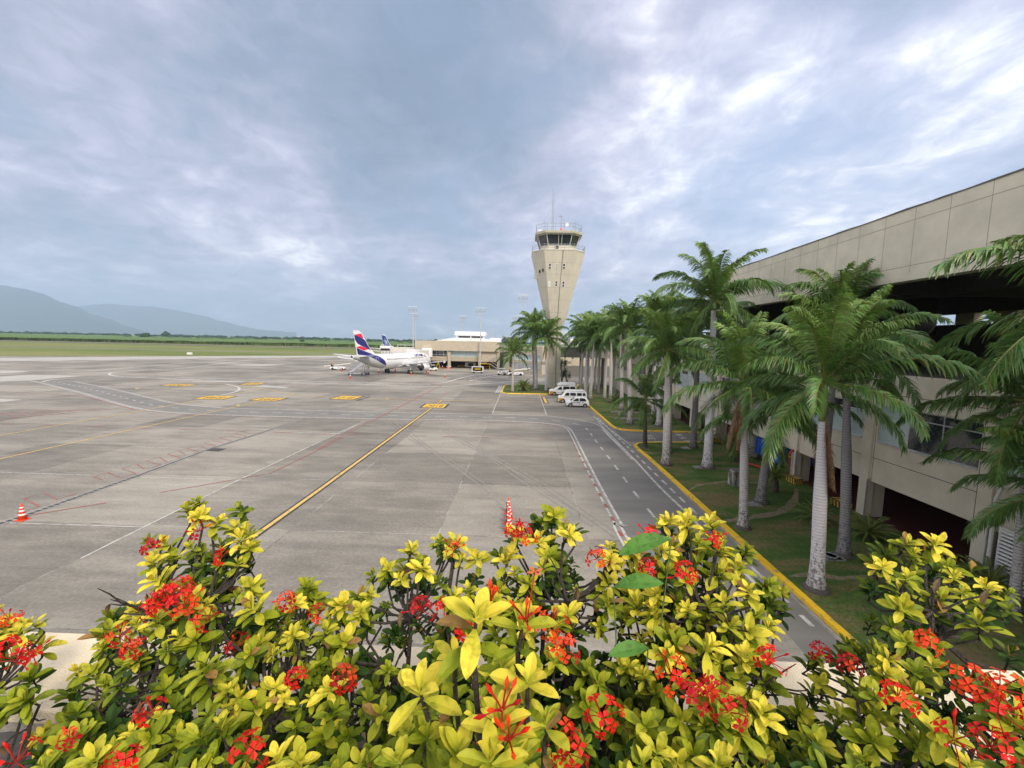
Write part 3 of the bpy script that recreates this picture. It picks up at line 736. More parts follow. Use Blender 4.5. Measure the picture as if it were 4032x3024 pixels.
for y in bays: 
    for s in (-.42, .42): gr.box(tl((XW-.004, y+s, 2.2)), tl((XW+.01, y+s+.03, 8.35)))
gr.build('groove', mat('groove_shadow_gap', (.14, .125, .10), rough=.9), term)
for i, y in enumerate(bays):
    c = MB(); tbox(c, (XW-.14, y-.3, 0), (XW+.3, y+.3, 7.9)); tbox(c, (XW+.3, y-.22, 0), (XW+1.0, y+.22, 2.2)); add_bevel(c.build('column', taupe, term), .02, 1)
    if y > 5 and y < 60:
        p = MB(); p.tube([tl((XW-.2, y-.38, 0)), tl((XW-.2, y-.38, 2.3)), tl((XW+.1, y-.38, 2.35))], .035, 6); p.build('conduit', steel, term)
rw = random.Random(2)
for i, y in enumerate(bays[:-1]):
    a, c = y+.52, y+BAY-.52
    f = MB(); z0, z1 = 4.55, 6.6; n = 3
    X0 = XW+.08
    for k in range(n+1):
        yy = a+(c-a)*k/n; f.box(tl((X0, yy-.03, z0)), tl((X0+.06, yy+.03, z1)))
    for zz in (z0, z1-.05, 6.12): f.box(tl((X0+.002, a, zz)), tl((X0+.055, c, zz+.05)))
    f.box(tl((X0-.12, a, z0-.04)), tl((X0+.1, c, z0+.012)))
    fo = f.build('window', alu, term)
    for k in range(n):
        ya, yb = a+(c-a)*k/n+.03, a+(c-a)*(k+1)/n-.03
        for (za, zb, up_) in ((z0+.05, 6.12, 0), (6.17, z1-.05, 1)):
            g_ = MB(); g_.box(tl((X0+.02, ya, za)), tl((X0+.035, yb, zb)))
            curt = (i in (3, 4, 6, 7)) or (i == 2 and k == 2) or rw.random() < .2
            g_.build('pane', paleglass if (curt and not (up_ and rw.random() < .5)) else glass, fo)
# rooms behind and ground-floor cavity
ins = MB()
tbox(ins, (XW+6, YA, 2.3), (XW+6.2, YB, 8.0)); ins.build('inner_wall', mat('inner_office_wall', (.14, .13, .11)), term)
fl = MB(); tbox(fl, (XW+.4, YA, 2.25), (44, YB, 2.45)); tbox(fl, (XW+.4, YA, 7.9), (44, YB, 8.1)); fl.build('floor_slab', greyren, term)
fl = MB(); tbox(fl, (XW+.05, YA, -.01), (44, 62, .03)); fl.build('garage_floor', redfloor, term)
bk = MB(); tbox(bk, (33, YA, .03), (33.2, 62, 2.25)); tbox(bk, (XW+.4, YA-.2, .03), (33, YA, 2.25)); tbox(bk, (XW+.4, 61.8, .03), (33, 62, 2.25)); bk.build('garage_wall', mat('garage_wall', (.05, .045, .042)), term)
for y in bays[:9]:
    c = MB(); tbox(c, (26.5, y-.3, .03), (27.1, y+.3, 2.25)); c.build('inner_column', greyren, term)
# the great roof: edge beam, soffit, cross beams, back parapet
bm_ = MB(); zb, zt = 13.32, 17.06
YE = 47
n_ = 40
def beam_face(y0, y1):
    tbox(bm_, (XW, y0, zb), (XW+.7, y1, zt))
tbox(bm_, (XW, -8, zb), (XW+.7, YE, zt)); bm_.build('roof_beam', taupe, term)
jn = MB()
k = 0; y = -6
while y < YE:
    jn.box(tl((XW-.005, y, zb+.42)), tl((XW+.01, y+.025, zt-.02))); y += 1.83
for zz in (zb+.75, zt-.66): jn.box(tl((XW-.006, -8, zz)), tl((XW+.01, YE, zz+.028)))
jn.build('beam_joint', mat('joint_line', (.36, .325, .265), rough=.9), term)
cp = MB(); prev = None
rr = random.Random(9); y = -8
pts = []
while y < YE: pts.append((y, zt+.02+rr.uniform(0, .05))); y += rr.uniform(.5, 1.4)
pts.append((YE, zt+.03))
for (ya, za), (yb, zb_) in zip(pts, pts[1:]):
    n0 = cp.pts([tl((XW-.03, ya, zt-.03)), tl((XW-.03, yb, zt-.03)), tl((XW-.03, yb, zb_)), tl((XW-.03, ya, za)), tl((XW+.75, ya, za+.01)), tl((XW+.75, yb, zb_+.01))])
    cp.face((n0, n0+1, n0+2, n0+3)); cp.face((n0+3, n0+2, n0+5, n0+4))
cp.build('roof_flashing', mat('dark_flashing', (.07, .065, .06), (.14, .13, .115), scale=4), term)
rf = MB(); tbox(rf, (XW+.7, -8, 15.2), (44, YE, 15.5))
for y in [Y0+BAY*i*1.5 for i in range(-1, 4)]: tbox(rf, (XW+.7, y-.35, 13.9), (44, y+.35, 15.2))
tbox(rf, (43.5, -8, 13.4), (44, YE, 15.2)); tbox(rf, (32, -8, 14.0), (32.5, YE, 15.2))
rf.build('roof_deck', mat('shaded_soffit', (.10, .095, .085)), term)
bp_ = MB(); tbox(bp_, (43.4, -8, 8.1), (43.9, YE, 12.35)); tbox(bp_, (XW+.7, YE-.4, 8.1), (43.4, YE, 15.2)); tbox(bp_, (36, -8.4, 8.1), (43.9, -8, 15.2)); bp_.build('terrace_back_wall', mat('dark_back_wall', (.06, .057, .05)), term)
for y in (36.0, 43.6, 29, 40):
    c = MB(); tbox(c, (43.2, y-.9, 12.35), (43.95, y+.9, 13.4)); c.build('cream_block', mat('cream_block', (.55, .48, .34)), term)
for y in (14, 30, 44):
    c = MB(); tbox(c, (XW+1.2, y-.5, 8.1), (XW+2.2, y+.5, 15.2)); c.build('roof_column', greyren, term)
# yellow and black wheel stops at the column feet
for i, (yy) in enumerate((bays[2]+1.2, bays[4]+.0-.9, bays[5]+.5, bays[6]-1.0, bays[3]+1.0)):
    r = root('striped_block', (XW-.55, yy, .11), ['black and yellow striped block beside the cycads at the nearest dark bay', 'striped yellow and black block on the near side of the lane mouth',
        'striped yellow and black block at the far corner of the lane by the kerb end', 'small striped block in the dark bay beyond the lane', 'black and yellow striped block by the thick red pipe'][i], 'bollard block', 'black and yellow striped blocks along the terminal')
    b = MB(); b.box((-.25, -.55, 0), (.35, .55, .42)); add_bevel(b.build('block', blackp, r), .03)
    s = MB()
    for k in range(4):
        y0 = -.52+k*.27; s.poly([(-.254, y0, .03), (-.254, y0+.13, .03), (-.254, y0+.19, .39), (-.254, y0+.06, .39)]); s.poly([(-.2, y0+.06, .4235), (-.2, y0+.19, .4235), (.3, y0+.19, .4235), (.3, y0+.06, .4235)])
        s.poly([(-.22+k*.14, -.554, .03), (-.15+k*.14, -.554, .03), (-.1+k*.14, -.554, .39), (-.17+k*.14, -.554, .39)])
    s.build('stripe', yellow, r)
# blue wheeled container in the bay
r = root('blue_container', (21.65, 35.2, .03), 'bright blue wheeled luggage container parked in the dark bay', 'container')
b = MB(); b.prism_y([(-1.3, .5), (1.3, .5), (1.3, 1.85), (1.0, 2.0), (-1.0, 2.0), (-1.3, 1.85)], -1.9, 1.9); bo = b.build('body', mat('blue_panel', (.01, .10, .55), (.012, .08, .42), rough=.4, scale=1), r); smooth_recalc(bo.data); add_bevel(bo, .04)
s = MB()
for k in range(7): s.box((-1.33, -1.8+k*.58, .55), (-1.3, -1.74+k*.58, 1.8)); s.box((-1.1+k*.34, -1.93, .55), (-1.05+k*.34, -1.9, 1.75))
s.build('rib', mat('blue_rib', (.01, .07, .38)), r)
for sy in (-1.4, 1.4):
    for sx in (-1.05, 1.05): 
        t = MB(); t.tube([(sx-.1, sy, .3), (sx+.1, sy, .3)], .3, 16); t.build('wheel', black, r)
c = MB(); c.box((-1.1, -1.8, .38), (1.1, 1.8, .5)); c.build('chassis', steel, r)
# red water pipe with yellow valve in front of the column
r = root('red_pipe', (XW-.5, 31.1, .11), 'thick red water pipe with a yellow valve at the foot of a column', 'pipe')
b = MB(); b.tube([(-1.2, 3.4, .2), (.05, .15, .2), (.12, 0, .3), (.12, 0, 1.9), (.25, 0, 2.1), (.6, 0, 2.15)], .09, 8); b.build('pipe', mat('red_pipe_paint', (.42, .03, .02), rough=.5), r)
b = MB(); b.lathe([(.12, -.05), (.16, 0), (.12, .05)], (.12, -.02, 1.65), 12); b.build('valve', yellow, r)
r = root('concrete_bin', (*G(*c5(1232, 850), .11),), 'stained square concrete bin on the lawn near the blue container', 'concrete box')
b = MB(); b.prism([(-.36, -.36), (.36, -.36), (.36, .36), (-.36, .36)], 0, .95); b.box((-.42, -.42, .95), (.42, .42, 1.1)); add_bevel(b.build('box', mat('stained_concrete', (.36, .35, .31), (.07, .07, .06), rough=.9, scale=2.2, detail=8, stretch=(1, 1, .35), lo=.42, hi=.55), r), .03)
b = MB(); b.box((-.3, -.3, 1.1), (.3, .3, 1.13)); b.build('lid', mat('bin_lid', (.12, .12, .11)), r)
for i, (p, lab, dx) in enumerate(((c5(290, 262), 'long low concrete bench slab across the far lawn, farther of two', 2.4), (c5(350, 318), 'long low concrete bench slab on the far lawn, nearer of two', 2.9), (c5(300, 282), 'short broken concrete planter between the two slabs', .8))):
    q = G(*p, .11); r = root('concrete_slab', (q.x+dx*.5, q.y, .11), lab, 'slab'); b = MB(); h = .22 if i < 2 else .4
    b.box((-dx, -.18, 0), (dx, .18, h)) if i < 2 else (b.box((-.7, -.4, 0), (.7, -.28, h)), b.box((-.7, .28, 0), (.7, .4, h)), b.box((-.7, -.28, 0), (-.58, .28, h)), b.box((.58, -.28, 0), (.7, .28, h)))
    add_bevel(b.build('slab', mat('weathered_concrete', (.30, .28, .24), (.16, .15, .13), rough=.9, scale=3), r), .02)
for i, (p, lab) in enumerate(((c5(1385, 1010), 'concrete manhole cover beside the leaning mottled palm base'), (c5(935, 708), 'concrete manhole cover beside the thick white trunk'), (c6(265, 1195), 'round manhole cover left of the second nearest palm'), (c5(2010, 1440), 'manhole cover at the far right of the lawn'), (c5(830, 550), 'small manhole cover by the lane kerb'))):
    q = G(*p, .11); r = root('manhole', (q.x, q.y, .112), lab, 'manhole', 'manhole covers in the lawn')
    b = MB(); b.box((-.38, -.38, 0), (.38, .38, .05)); b.build('frame', mat('weathered_concrete', (.30, .28, .24)), r)
    b = MB(); b.lathe([(.27, .05), (.27, .08), (.24, .09)], (0, 0, 0), 20); b.build('cover', steel, r)

# ------------------------------------------------------------ control tower
TWX, TWY = 6.55, 92.0
tw = root('control_tower', (TWX, TWY, 0), 'tall beige concrete control tower flaring upward to a dark-glazed cab', 'control tower')
def octo(W, Fc, z): h = W/2; f = Fc/2; return [(-f, -h, z), (f, -h, z), (h, -f, z), (h, f, z), (f, h, z), (-f, h, z), (-h, f, z), (-h, -f, z)]
def loft(b, rings, cap=True):
    prev = None
    for rg_ in rings:
        n = b.pts(rg_); k = len(rg_)
        if prev is not None:
            for i in range(k): j = (i+1) % k; b.face((prev+i, prev+j, n+j, n+i))
        elif cap: b.face([n+i for i in range(k)][::-1])
        prev = n
    if cap: b.face([prev+i for i in range(k)])
towm = mat('tower_concrete', (.60, .555, .46), (.52, .48, .40), rough=.9, scale=.7, detail=9, bump=.2, bscale=12, stretch=(1, 1, .45))
b = MB(); loft(b, [octo(2.5, 2.4, 0), octo(2.5, 2.4, 12.4), octo(4.3, 2.6, 14.8), octo(10.55, 5.9, 27.7), octo(10.65, 5.95, 27.95)])
b.build('shaft', towm, tw)
b = MB()
for z in (3.2, 6.4, 9.6, 12.5): loft(b, [octo(2.53, 2.42, z), octo(2.53, 2.42, z+.05)])
for z in (15.9, 18.4, 20.9, 23.4, 25.6):
    t = (z-14.8)/(27.7-14.8); W = 4.3+6.25*t; Fc = 2.6+3.3*t
    loft(b, [octo(W+.012, Fc, z), octo(W+.03, Fc, z+.05)])
b.build('formwork_joint', mat('joint_dark', (.38, .35, .29)), tw)
b = MB()      # lightning cable down the front face
b.tube([(.75, -5.36, 27.9), (.62, -4.6, 24.9), (.42, -3.55, 20.6), (.3, -2.2, 14.9), (.3, -1.3, 12.4), (.3, -1.29, 0)], .05, 5); b.build('cable', mat('dark_cable', (.09, .085, .08)), tw)
b = MB(); loft(b, [octo(10.8, 6.05, 27.95), octo(10.8, 6.05, 28.12)]); b.build('gallery_edge', mat('pale_edge', (.62, .60, .55)), tw)
b = MB(); loft(b, [octo(7.2, 4.3, 28.1), octo(7.2, 4.3, 29.3)]); b.build('cab_base', towm, tw)
b = MB(); loft(b, [octo(7.1, 4.25, 29.3), octo(8.3, 5.0, 31.25)]); b.build('cab_glass', glass, tw)
b = MB(); lo_, hi_ = octo(7.25, 4.32, 29.25), octo(8.5, 5.1, 31.3)
for a, c in zip(lo_, hi_): b.tube([a, c], .09, 6)
for t in (.42, .56):
    b.tube([Vector(lo_[0]).lerp(Vector(lo_[1]), t+.05), Vector(hi_[0]).lerp(Vector(hi_[1]), t+.05)], .06, 5)
for k in (2, 3, 4, 5, 6): b.tube([Vector(lo_[k]).lerp(Vector(lo_[(k+1)%8]), .5), Vector(hi_[k]).lerp(Vector(hi_[(k+1)%8]), .5)], .05, 5)
for k in range(8): b.tube([lo_[k], lo_[(k+1)%8]], .08, 5); b.tube([hi_[k], hi_[(k+1)%8]], .1, 5)
b.build('cab_mullion', mat('pale_mullion', (.55, .55, .50)), tw)
b = MB(); loft(b, [octo(8.6, 5.2, 31.3), octo(9.5, 5.7, 31.42), octo(9.5, 5.7, 31.85), octo(9.3, 5.6, 31.95)]); b.build('cab_roof', mat('roof_rim', (.42, .41, .33), (.36, .35, .28)), tw)
def railing(W, Fc, z, hs, name, n=2, rad=.035):
    b = MB(); ring = octo(W, Fc, z)
    for k in range(8):
        a, c = Vector(ring[k]), Vector(ring[(k+1)%8])
        for h in hs: b.tube([a+Vector((0, 0, h)), c+Vector((0, 0, h))], rad, 5)
        m_ = max(1, int((c-a).length/1.7))
        for i in range(m_): p = a.lerp(c, i/m_); b.tube([p, p+Vector((0, 0, hs[-1]))], rad, 5)
    b.build(name, steel, tw)
railing(10.6, 5.95, 28.1, (.35, .7, 1.05), 'gallery_railing'); railing(9.1, 5.5, 31.9, (.75, 1.4), 'roof_railing')
# door and small windows on the front face: the face leans, so each is set on its plane
def on_face(u, z):   # u = metres right of centre
    t = (z-14.8)/(27.7-14.8); W = 4.3+6.25*t; return Vector((u, -W/2, z))
tilt = atan2(6.25/2, 12.9)
def tower_window(px_, py_, w_, h_, kind):
    p = AY(2050+px_/6.38, 900+py_/6.38, TWY-4.6); z = p.z; t = (z-14.8)/(27.7-14.8); yy = TWY-(4.3+6.25*t)/2
    p = AY(2050+px_/6.38, 900+py_/6.38, yy); c = Vector((p.x-TWX, yy-TWY, p.z))
    up_ = Vector((0, -sin(tilt), cos(tilt))); nn = Vector((0, -cos(tilt), -sin(tilt))); rx = Vector((1, 0, 0))
    def bx(b, u0, u1, v0, v1, d0, d1):
        P = [c+rx*u+up_*v+nn*d for d in (d0, d1) for (u, v) in ((u0, v0), (u1, v0), (u1, v1), (u0, v1))]
        n = b.pts(P)
        for q in ((0, 3, 2, 1), (4, 5, 6, 7), (0, 1, 5, 4), (1, 2, 6, 5), (2, 3, 7, 6), (3, 0, 4, 7)): b.face([n+i for i in q])
    f = MB(); bx(f, -w_/2, w_/2, -h_/2, h_/2, -.02, .05); fo = f.build('window', white, tw)
    g_ = MB()
    if kind != 'white':
        bx(g_, -w_/2+.08, w_/2-.08, .05, h_/2-.08, .02, .06); bx(g_, -w_/2+.08, w_/2-.08, -h_/2+.1, -.08, .02, .06); g_.build('pane', glass if kind == 'dark' else greyren, fo)
    else: bx(g_, -w_/2+.06, w_/2-.06, -.02, .02, .02, .06); g_.build('shutter_line', steel, fo)
for a in ((735, 945, .5, 1.15, 'dark'), (908, 940, .36, 1.05, 'grey'), (1090, 950, .5, 1.15, 'dark'), (720, 1388, .5, 1.15, 'white'), (895, 1385, .5, 1.1, 'dark'), (1072, 1395, .5, 1.15, 'dark'), (905, 1108, .45, .6, 'grey')): tower_window(*a)
# two slits on the left chamfer
for (u, z) in ((-.35, 24.15), (.55, 24.3)):
    t = (z-14.8)/12.9; W = 4.3+6.25*t; Fc = 2.6+3.3*t
    a, c = Vector((-W/2, -Fc/2, z)), Vector((-Fc/2, -W/2, z)); m_ = (a+c)/2+(c-a).normalized()*u; nn = Vector((-1, -1, -.3)).normalized(); d = (c-a).normalized()
    q = MB(); n = q.pts([m_+d*x+Vector((0, 0, zz))+nn*k for k in (-.02, .06) for (x, zz) in ((-.2, -.35), (.2, -.35), (.2, .35), (-.2, .35))])
    for f in ((0, 3, 2, 1), (4, 5, 6, 7), (0, 1, 5, 4), (1, 2, 6, 5), (2, 3, 7, 6), (3, 0, 4, 7)): q.face([n+i for i in f])
    q.build('slit_window', dark, tw)
b = MB(); b.box((-.65, -3.62, 28.12), (-.05, -3.58, 29.15)); b.build('gallery_door', glass, tw)
b = MB(); b.box((-4.8, -1.6, 22.9), (-4.0, -.9, 24.5)); b.build('air_conditioner', white, tw)
# masts and gear on the cab roof
for (x, y, h, rd_) in ((-1.35, -1, 9.2, .06), (-1.05, -.6, 8.6, .05), (.45, -1.5, 3.9, .06), (-3.0, -2, 2.6, .04), (-2.3, -2, 2.2, .04), (3.3, -2.3, 2.7, .04), (4.3, 0, 2.0, .03)):
    b = MB(); b.tube([(x, y, 31.9), (x, y, 31.9+h)], [rd_, rd_*.6], 6)
    if h == 3.9: b.tube([(x-.35, y, 35.4), (x+.35, y, 35.4)], .04, 5); b.lathe([(.02, 0), (.12, .06), (.12, .16), (.02, .2)], (x-.3, y, 35.4), 8)
    b.build('antenna', steel, tw)
b = MB()
for (a, c) in (((-1.2, -.8, 38), (-4.2, -2.4, 32)), ((.45, -1.5, 35.2), (4, -2.4, 32.6)), ((.45, -1.5, 35.2), (2.6, -2.8, 32))): b.tube([a, c], .012, 4)
b.build('guy_wire', steel, tw)
b = MB(); b.lathe([(.18, 0), (.3, .25), (.28, .6), (.15, .85)], (.45, -2.6, 31.95), 12); b.build('beacon', mat('orange_lamp', (.75, .10, .03), rough=.4), tw)
b = MB(); b.box((1.3, -2.4, 33.2), (1.9, -2.2, 34)); b.box((-4.1, -2.6, 32), (-3.5, -2.3, 32.5)); b.build('equipment_box', white, tw)

# ------------------------------------------------------------ far concourse
cc = root('concourse', (-23, 155, 0), 'far beige concourse with a deep blank upper band, ribbon windows and white rooftop pavilion', 'building')
def cbx(b, a, c): b.box((a[0]+23, a[1]-155, a[2]), (c[0]+23, c[1]-155, c[2]))
band_m = mat('warm_beige_band', (.47, .41, .31), (.42, .37, .285), rough=.9, scale=.6)
b = MB(); cbx(b, (-37.9, 148.4, 6.15), (-8.6, 172, 9.55)); b.build('upper_band', band_m, cc)
b = MB(); cbx(b, (-37.2, 149.6, 2.55), (-15, 149.9, 4.15)); cbx(b, (-15, 149.3, 2.55), (-9.2, 149.9, 6.15)); cbx(b, (-37.2, 149.9, 2.45), (-9.2, 172, 2.6))
for k in range(58): cbx(b, (-37.1+k*.38, 149.5, 2.6), (-36.95+k*.38, 149.62, 4.1))
b.build('lower_band', band_m, cc)
for (xa, xb, mm, lab) in ((-37, -27, glass, 0), (-25.6, -15.9, paleglass, 1)):
    f = MB(); n = 8
    for k in range(n+1): x = xa+(xb-xa)*k/n; cbx(f, (x-.04, 149.62, 4.15), (x+.04, 149.7, 6.15))
    cbx(f, (xa, 149.61, 4.75), (xb, 149.69, 4.85)); fo = f.build('window', alu, cc)
    g_ = MB(); cbx(g_, (xa, 149.72, 4.15), (xb, 149.76, 6.15)); g_.build('pane', mm, fo)
for x in (-26.6, -15.9, -9.3, -37.3):
    c = MB(); cbx(c, (x, 148.9, 0), (x+1.0, 149.55, 6.15)); c.build('column', band_m, cc)
b = MB(); cbx(b, (-37.2, 160, 0), (-9.2, 160.3, 2.5)); b.build('undercroft_wall', mat('dark_maroon_wall', (.055, .03, .03)), cc)
b = MB(); cbx(b, (-25, 159.6, 0), (-11, 159.9, .5)); b.build('yellow_base_stripe', yellow, cc)
b = MB(); 
prof = [(-31.5, 9.6), (-24.6, 10.75), (-14.8, 10.75), (-9, 9.6)]
n = b.pts([(x+23, -3.6, z) for x, z in prof]+[(x+23, 8, z) for x, z in prof])
b.face((n, n+1, n+2, n+3)); b.face((n+7, n+6, n+5, n+4)); b.face((n+1, n+5, n+6, n+2)); b.face((n, n+4, n+5, n+1)); b.face((n+2, n+6, n+7, n+3))
b.build('pitched_roof', white, cc)
b = MB(); cbx(b, (-25.3, 155, 11.5), (-14.1, 163, 13.05)); add_bevel(b.build('pavilion_roof', white, cc), .35, 3)
b = MB(); cbx(b, (-24, 156.5, 10.75), (-15.4, 161.5, 11.5)); b.build('pavilion_glass', glass, cc)
for x in (-24.8, -19.6, -14.9): c = MB(); cbx(c, (x, 155.6, 10.7), (x+.35, 155.95, 11.5)); c.build('pavilion_post', white, cc)
# outside stair
st = root('outside_stair', (-9.5, 146.8, 0), 'grey steel stair with railings rising to the right end of the concourse', 'stairs')
b = MB(); b.tube([(-4.2, 0, 2.0), (.2, 0, 4.4)], .09, 4); b.tube([(-4.2, 1.2, 2.0), (.2, 1.2, 4.4)], .09, 4); b.tube([(-2.2, 0, 2.0), (.8, 0, 0)], .09, 4); b.tube([(-2.2, 1.2, 2.0), (.8, 1.2, 0)], .09, 4)
for k in range(12): t = k/12; b.box((-4.2+4.4*t, 0, 2.0+2.4*t), (-3.9+4.4*t, 1.2, 2.06+2.4*t)); b.box((-2.2+3*t, 0, 2-2*t), (-1.9+3*t, 1.2, 1.94-2*t))
b.build('flight', steel, st)
b = MB(); b.box((-5.6, -.1, 1.9), (-2, 1.3, 2.03)); b.build('landing', yellow, st)
b = MB()
for y in (0, 1.2):
    b.tube([(-5.5, y, 3.0), (-4.2, y, 3.0), (.2, y, 5.4)], .04, 4); b.tube([(-5.5, y, 2.5), (-4.2, y, 2.5), (.2, y, 4.9)], .03, 4); b.tube([(-2.2, y, 3.0), (.8, y, 1.0)], .04, 4)
    for x in (-5.5, -4.2): b.tube([(x, y, 2), (x, y, 3)], .03, 4)
b.build('handrail', alu, st)
for x in (-5.3, -2.3): b = MB(); b.box((x, .5, 0), (x+.15, .65, 1.9)); b.build('post', yellow, st)
# diagonal wing with louvres
W0, W1 = Vector((-6.9, 146)), Vector((5.6, 129.5))
dw = (W1-W0); Lw = dw.length; aw = atan2(dw.y, dw.x)
wg = root('louvred_wing', (W0.x, W0.y, 0), 'beige two-storey wing with white horizontal louvres behind the island palms', 'building', rz=aw)
b = MB(); b.box((0, 0, 5.55), (Lw, 12, 8.5)); b.box((0, 0, 2.95), (Lw, 12, 3.95)); b.box((0, 0, 0), (Lw, 12, .75)); b.box((0, 0, .75), (3.5, 12, 5.55)); b.box((Lw-.6, 0, .75), (Lw, 12, 5.55)); b.build('wall', band_m, wg)
b = MB(); b.box((3.5, .3, 3.95), (Lw-.6, .34, 5.55)); b.build('pane', paleglass, wg)
b = MB()
for k in range(12): x = 3.5+(Lw-4.1)*k/11; b.box((x-.05, .1, 3.95), (x+.05, .29, 5.55))
b.box((3.5, .08, 3.95), (Lw-.6, .3, 4.05)); b.build('window_frame', white, wg)
b = MB(); b.box((3.5, .6, .75), (Lw-.6, .7, 2.95)); b.build('louvre_recess', dark, wg)
b = MB()
for k in range(6): b.box((3.5, .1, .85+k*.36), (Lw-.6, .2, 1.03+k*.36))
for k in range(5): x = 3.5+(Lw-4.1)*k/4; b.box((x-.06, .2, .75), (x+.06, .3, 2.95))
b.build('louvre', white, wg)
rg = root('rear_wing', (14, 138, 0), 'pale beige building with small square windows behind the far palm trunks', 'building')
b = MB(); b.box((-9.5, 0, 0), (16, 10, 8.2)); b.build('wall', band_m, rg)
for k in range(6):
    f = MB(); x = -6+k*3.3; f.box((x, -.06, 4.6), (x+1.6, .02, 5.9)); fo = f.build('window', white, rg); g_ = MB(); g_.box((x+.12, -.09, 4.7), (x+.75, -.05, 5.8)); g_.box((x+.85, -.09, 4.7), (x+1.48, -.05, 5.8)); g_.build('pane', glass, fo)
lk = root('grey_link', (-7.6, 152, 0), 'plain grey link block between concourse and wing with a green bay beneath', 'building')
b = MB(); b.box((-1.2, -3, 5.9), (1.6, 6, 8.7)); b.build('upper_block', greyren, lk)
b = MB(); b.box((-1.2, -1, 0), (1.6, -.8, 5.9)); b.build('glass_bay', mat('green_glass', (.10, .16, .12), rough=.2), lk)
br = root('tower_bridge', (13.8, 96.5, 0), 'plain grey concrete walkway joining the tower to the terminal', 'walkway')
b = MB(); b.box((-5.9, -1.3, 6.5), (6.1, 1.3, 8.7)); b.build('walkway', greyren, br); b = MB(); b.box((-5.9, -1.45, 8.7), (6.1, 1.45, 8.85)); b.build('coping', mat('pale_edge', (.6, .6, .55)), br)
b = MB()
for x in (-1.2, 4.2): b.box((x, -.4, 0), (x+.6, .4, 6.5))
b.build('pier', greyren, br)
gw = root('grey_wall', (17, 120, 0), 'curving dark grey ramp wall behind the tower foot', 'wall')
b = MB(); b.prism([(-7.8, 0), (-2, -.5), (2, -.4), (10, 1), (10, 1.4), (2, 0), (-2, -.1), (-7.8, .4)], .35, 3.4); o = b.build('wall', mat('dark_grey_wall', (.15, .142, .128)), gw); smooth_recalc(o.data)
# roof plants and white plant frames on the terrace roofs
for i, (u, v, Y, r, lab) in enumerate(((1988, 1352, 150, 1.6, 'bushy green roof tree beside the brown louvred box'), (2035, 1350, 141, 1.7, 'yellow-green roof tree behind the island palms'), (2228, 1345, 128, 1.7, 'dark green roof bush right of the tower shaft'), (2015, 1362, 146, .9, 'small bright roof bush between the two larger ones'))):
    p = AY(u, v, Y); tree_on((u, v), Y, 8.6, r, lab, 30+i)
b = MB(); p = AY(2000, 1345, 153); r = root('roof_plant_room', (p.x, 153, 8.6), 'brown louvred plant box and white shed on the link roof', 'plant room'); b.box((-.2, -1, 0), (2.2, 1, 2.7)); b.build('box', mat('brown_louvre', (.16, .12, .10)), r)
b = MB(); b.box((-6.5, 1, .3), (-2.2, 3, 2.3)); b.build('shed', white, r); b = MB()
for k in range(7): b.tube([(-3+k*.8, -1.5, 0), (-2.6+k*.8, -1.5, .9)], .05, 4)
b.build('frame', steel, r)
p = AY(2240, 1320, 135); r = root('roof_frame', (p.x, 135, 8.2), 'white steel frame with tanks on the roof right of the tower shaft', 'roof frame')
b = MB()
for x in (-3, 0, 3.2):
    for y in (0, 2.5): b.tube([(x, y, 0), (x, y, 4.9)], .09, 5)
for y in (0, 2.5): b.tube([(-3.4, y, 4.9), (5, y, 4.9)], .1, 5); b.tube([(-3.4, y, 4.2), (5, y, 4.2)], .06, 5)
b.build('frame', white, r); b = MB(); b.box((-2.4, .3, 1.0), (1.6, 2.2, 2.7)); add_bevel(b.build('tank', white, r), .2)
for (px_, y0, y1, Y) in ((1950, 1299, 1336, 162), (1973, 1317, 1336, 165)):
    p = AY(px_, y0, Y); b = MB(); b.tube([(0, 0, 0), (0, 0, p.z-9)], [.14, .08], 6); tag(b.build('roof_pole', alu, loc=(p.x, Y, 9)), 'thin white pole on the roofs right of the pavilion, the %s one' % ('taller' if Y == 162 else 'shorter'), 'pole')
# ------------------------------------------------------------ light masts
def mast(px_, Y, h, lab, z0=0):
    p = AY(px_, 1300, Y); r = root('light_mast', (p.x, Y, z0), lab, 'light mast', 'tall apron floodlight masts')
    b = MB(); b.tube([(0, 0, 0), (0, 0, h)], [.26, .12], 8)
    for k in range(int(h/1.2)): b.tube([(-.22, -.15, 1+k*1.2), (.22, -.15, 1+k*1.2)], .02, 4)
    b.build('pole', alu, r)
    b = MB()
    for z in (h-2.2, h-1.1, h):
        b.tube([(-1.5, -.3, z), (1.5, -.3, z)], .035, 4); b.tube([(-1.5, .5, z), (1.5, .5, z)], .035, 4)
        for x in (-1.5, 0, 1.5): b.tube([(x, -.3, z), (x, .5, z)], .05, 4)
    for x in (-1.5, 1.5): b.tube([(x, -.3, h-2.2), (x, -.3, h)], .05, 4)
    b.build('platform', alu, r)
    for z in (h-.9, h+.2):
        for x in (-1.3, -.45, .45, 1.3):
            b = MB(); b.prism_y([(x-.2, z), (x+.2, z), (x+.16, z+.28), (x-.16, z+.28)], -.65, -.4); b.build('floodlight', white if z > h else steel, r)
    return r
mast(1627, 151, 20.9, 'nearer of the two tall floodlight masts rising left of the concourse')
mast(1635.5, 190, 20.9, 'farther floodlight mast just right of the twin behind the jet bridge')
mast(1893, 147, 20.6, 'floodlight mast standing in front of the white rooftop pavilion')
mast(1824, 200, 20.9, 'distant floodlight mast seen above the pavilion roof, left of the near mast')
mast(2031, 192, 20.9, 'faint distant floodlight mast left of the island palms')
mast(2057, 150, 25.5, 'tallest looking floodlight mast whose head shows above the island palms')
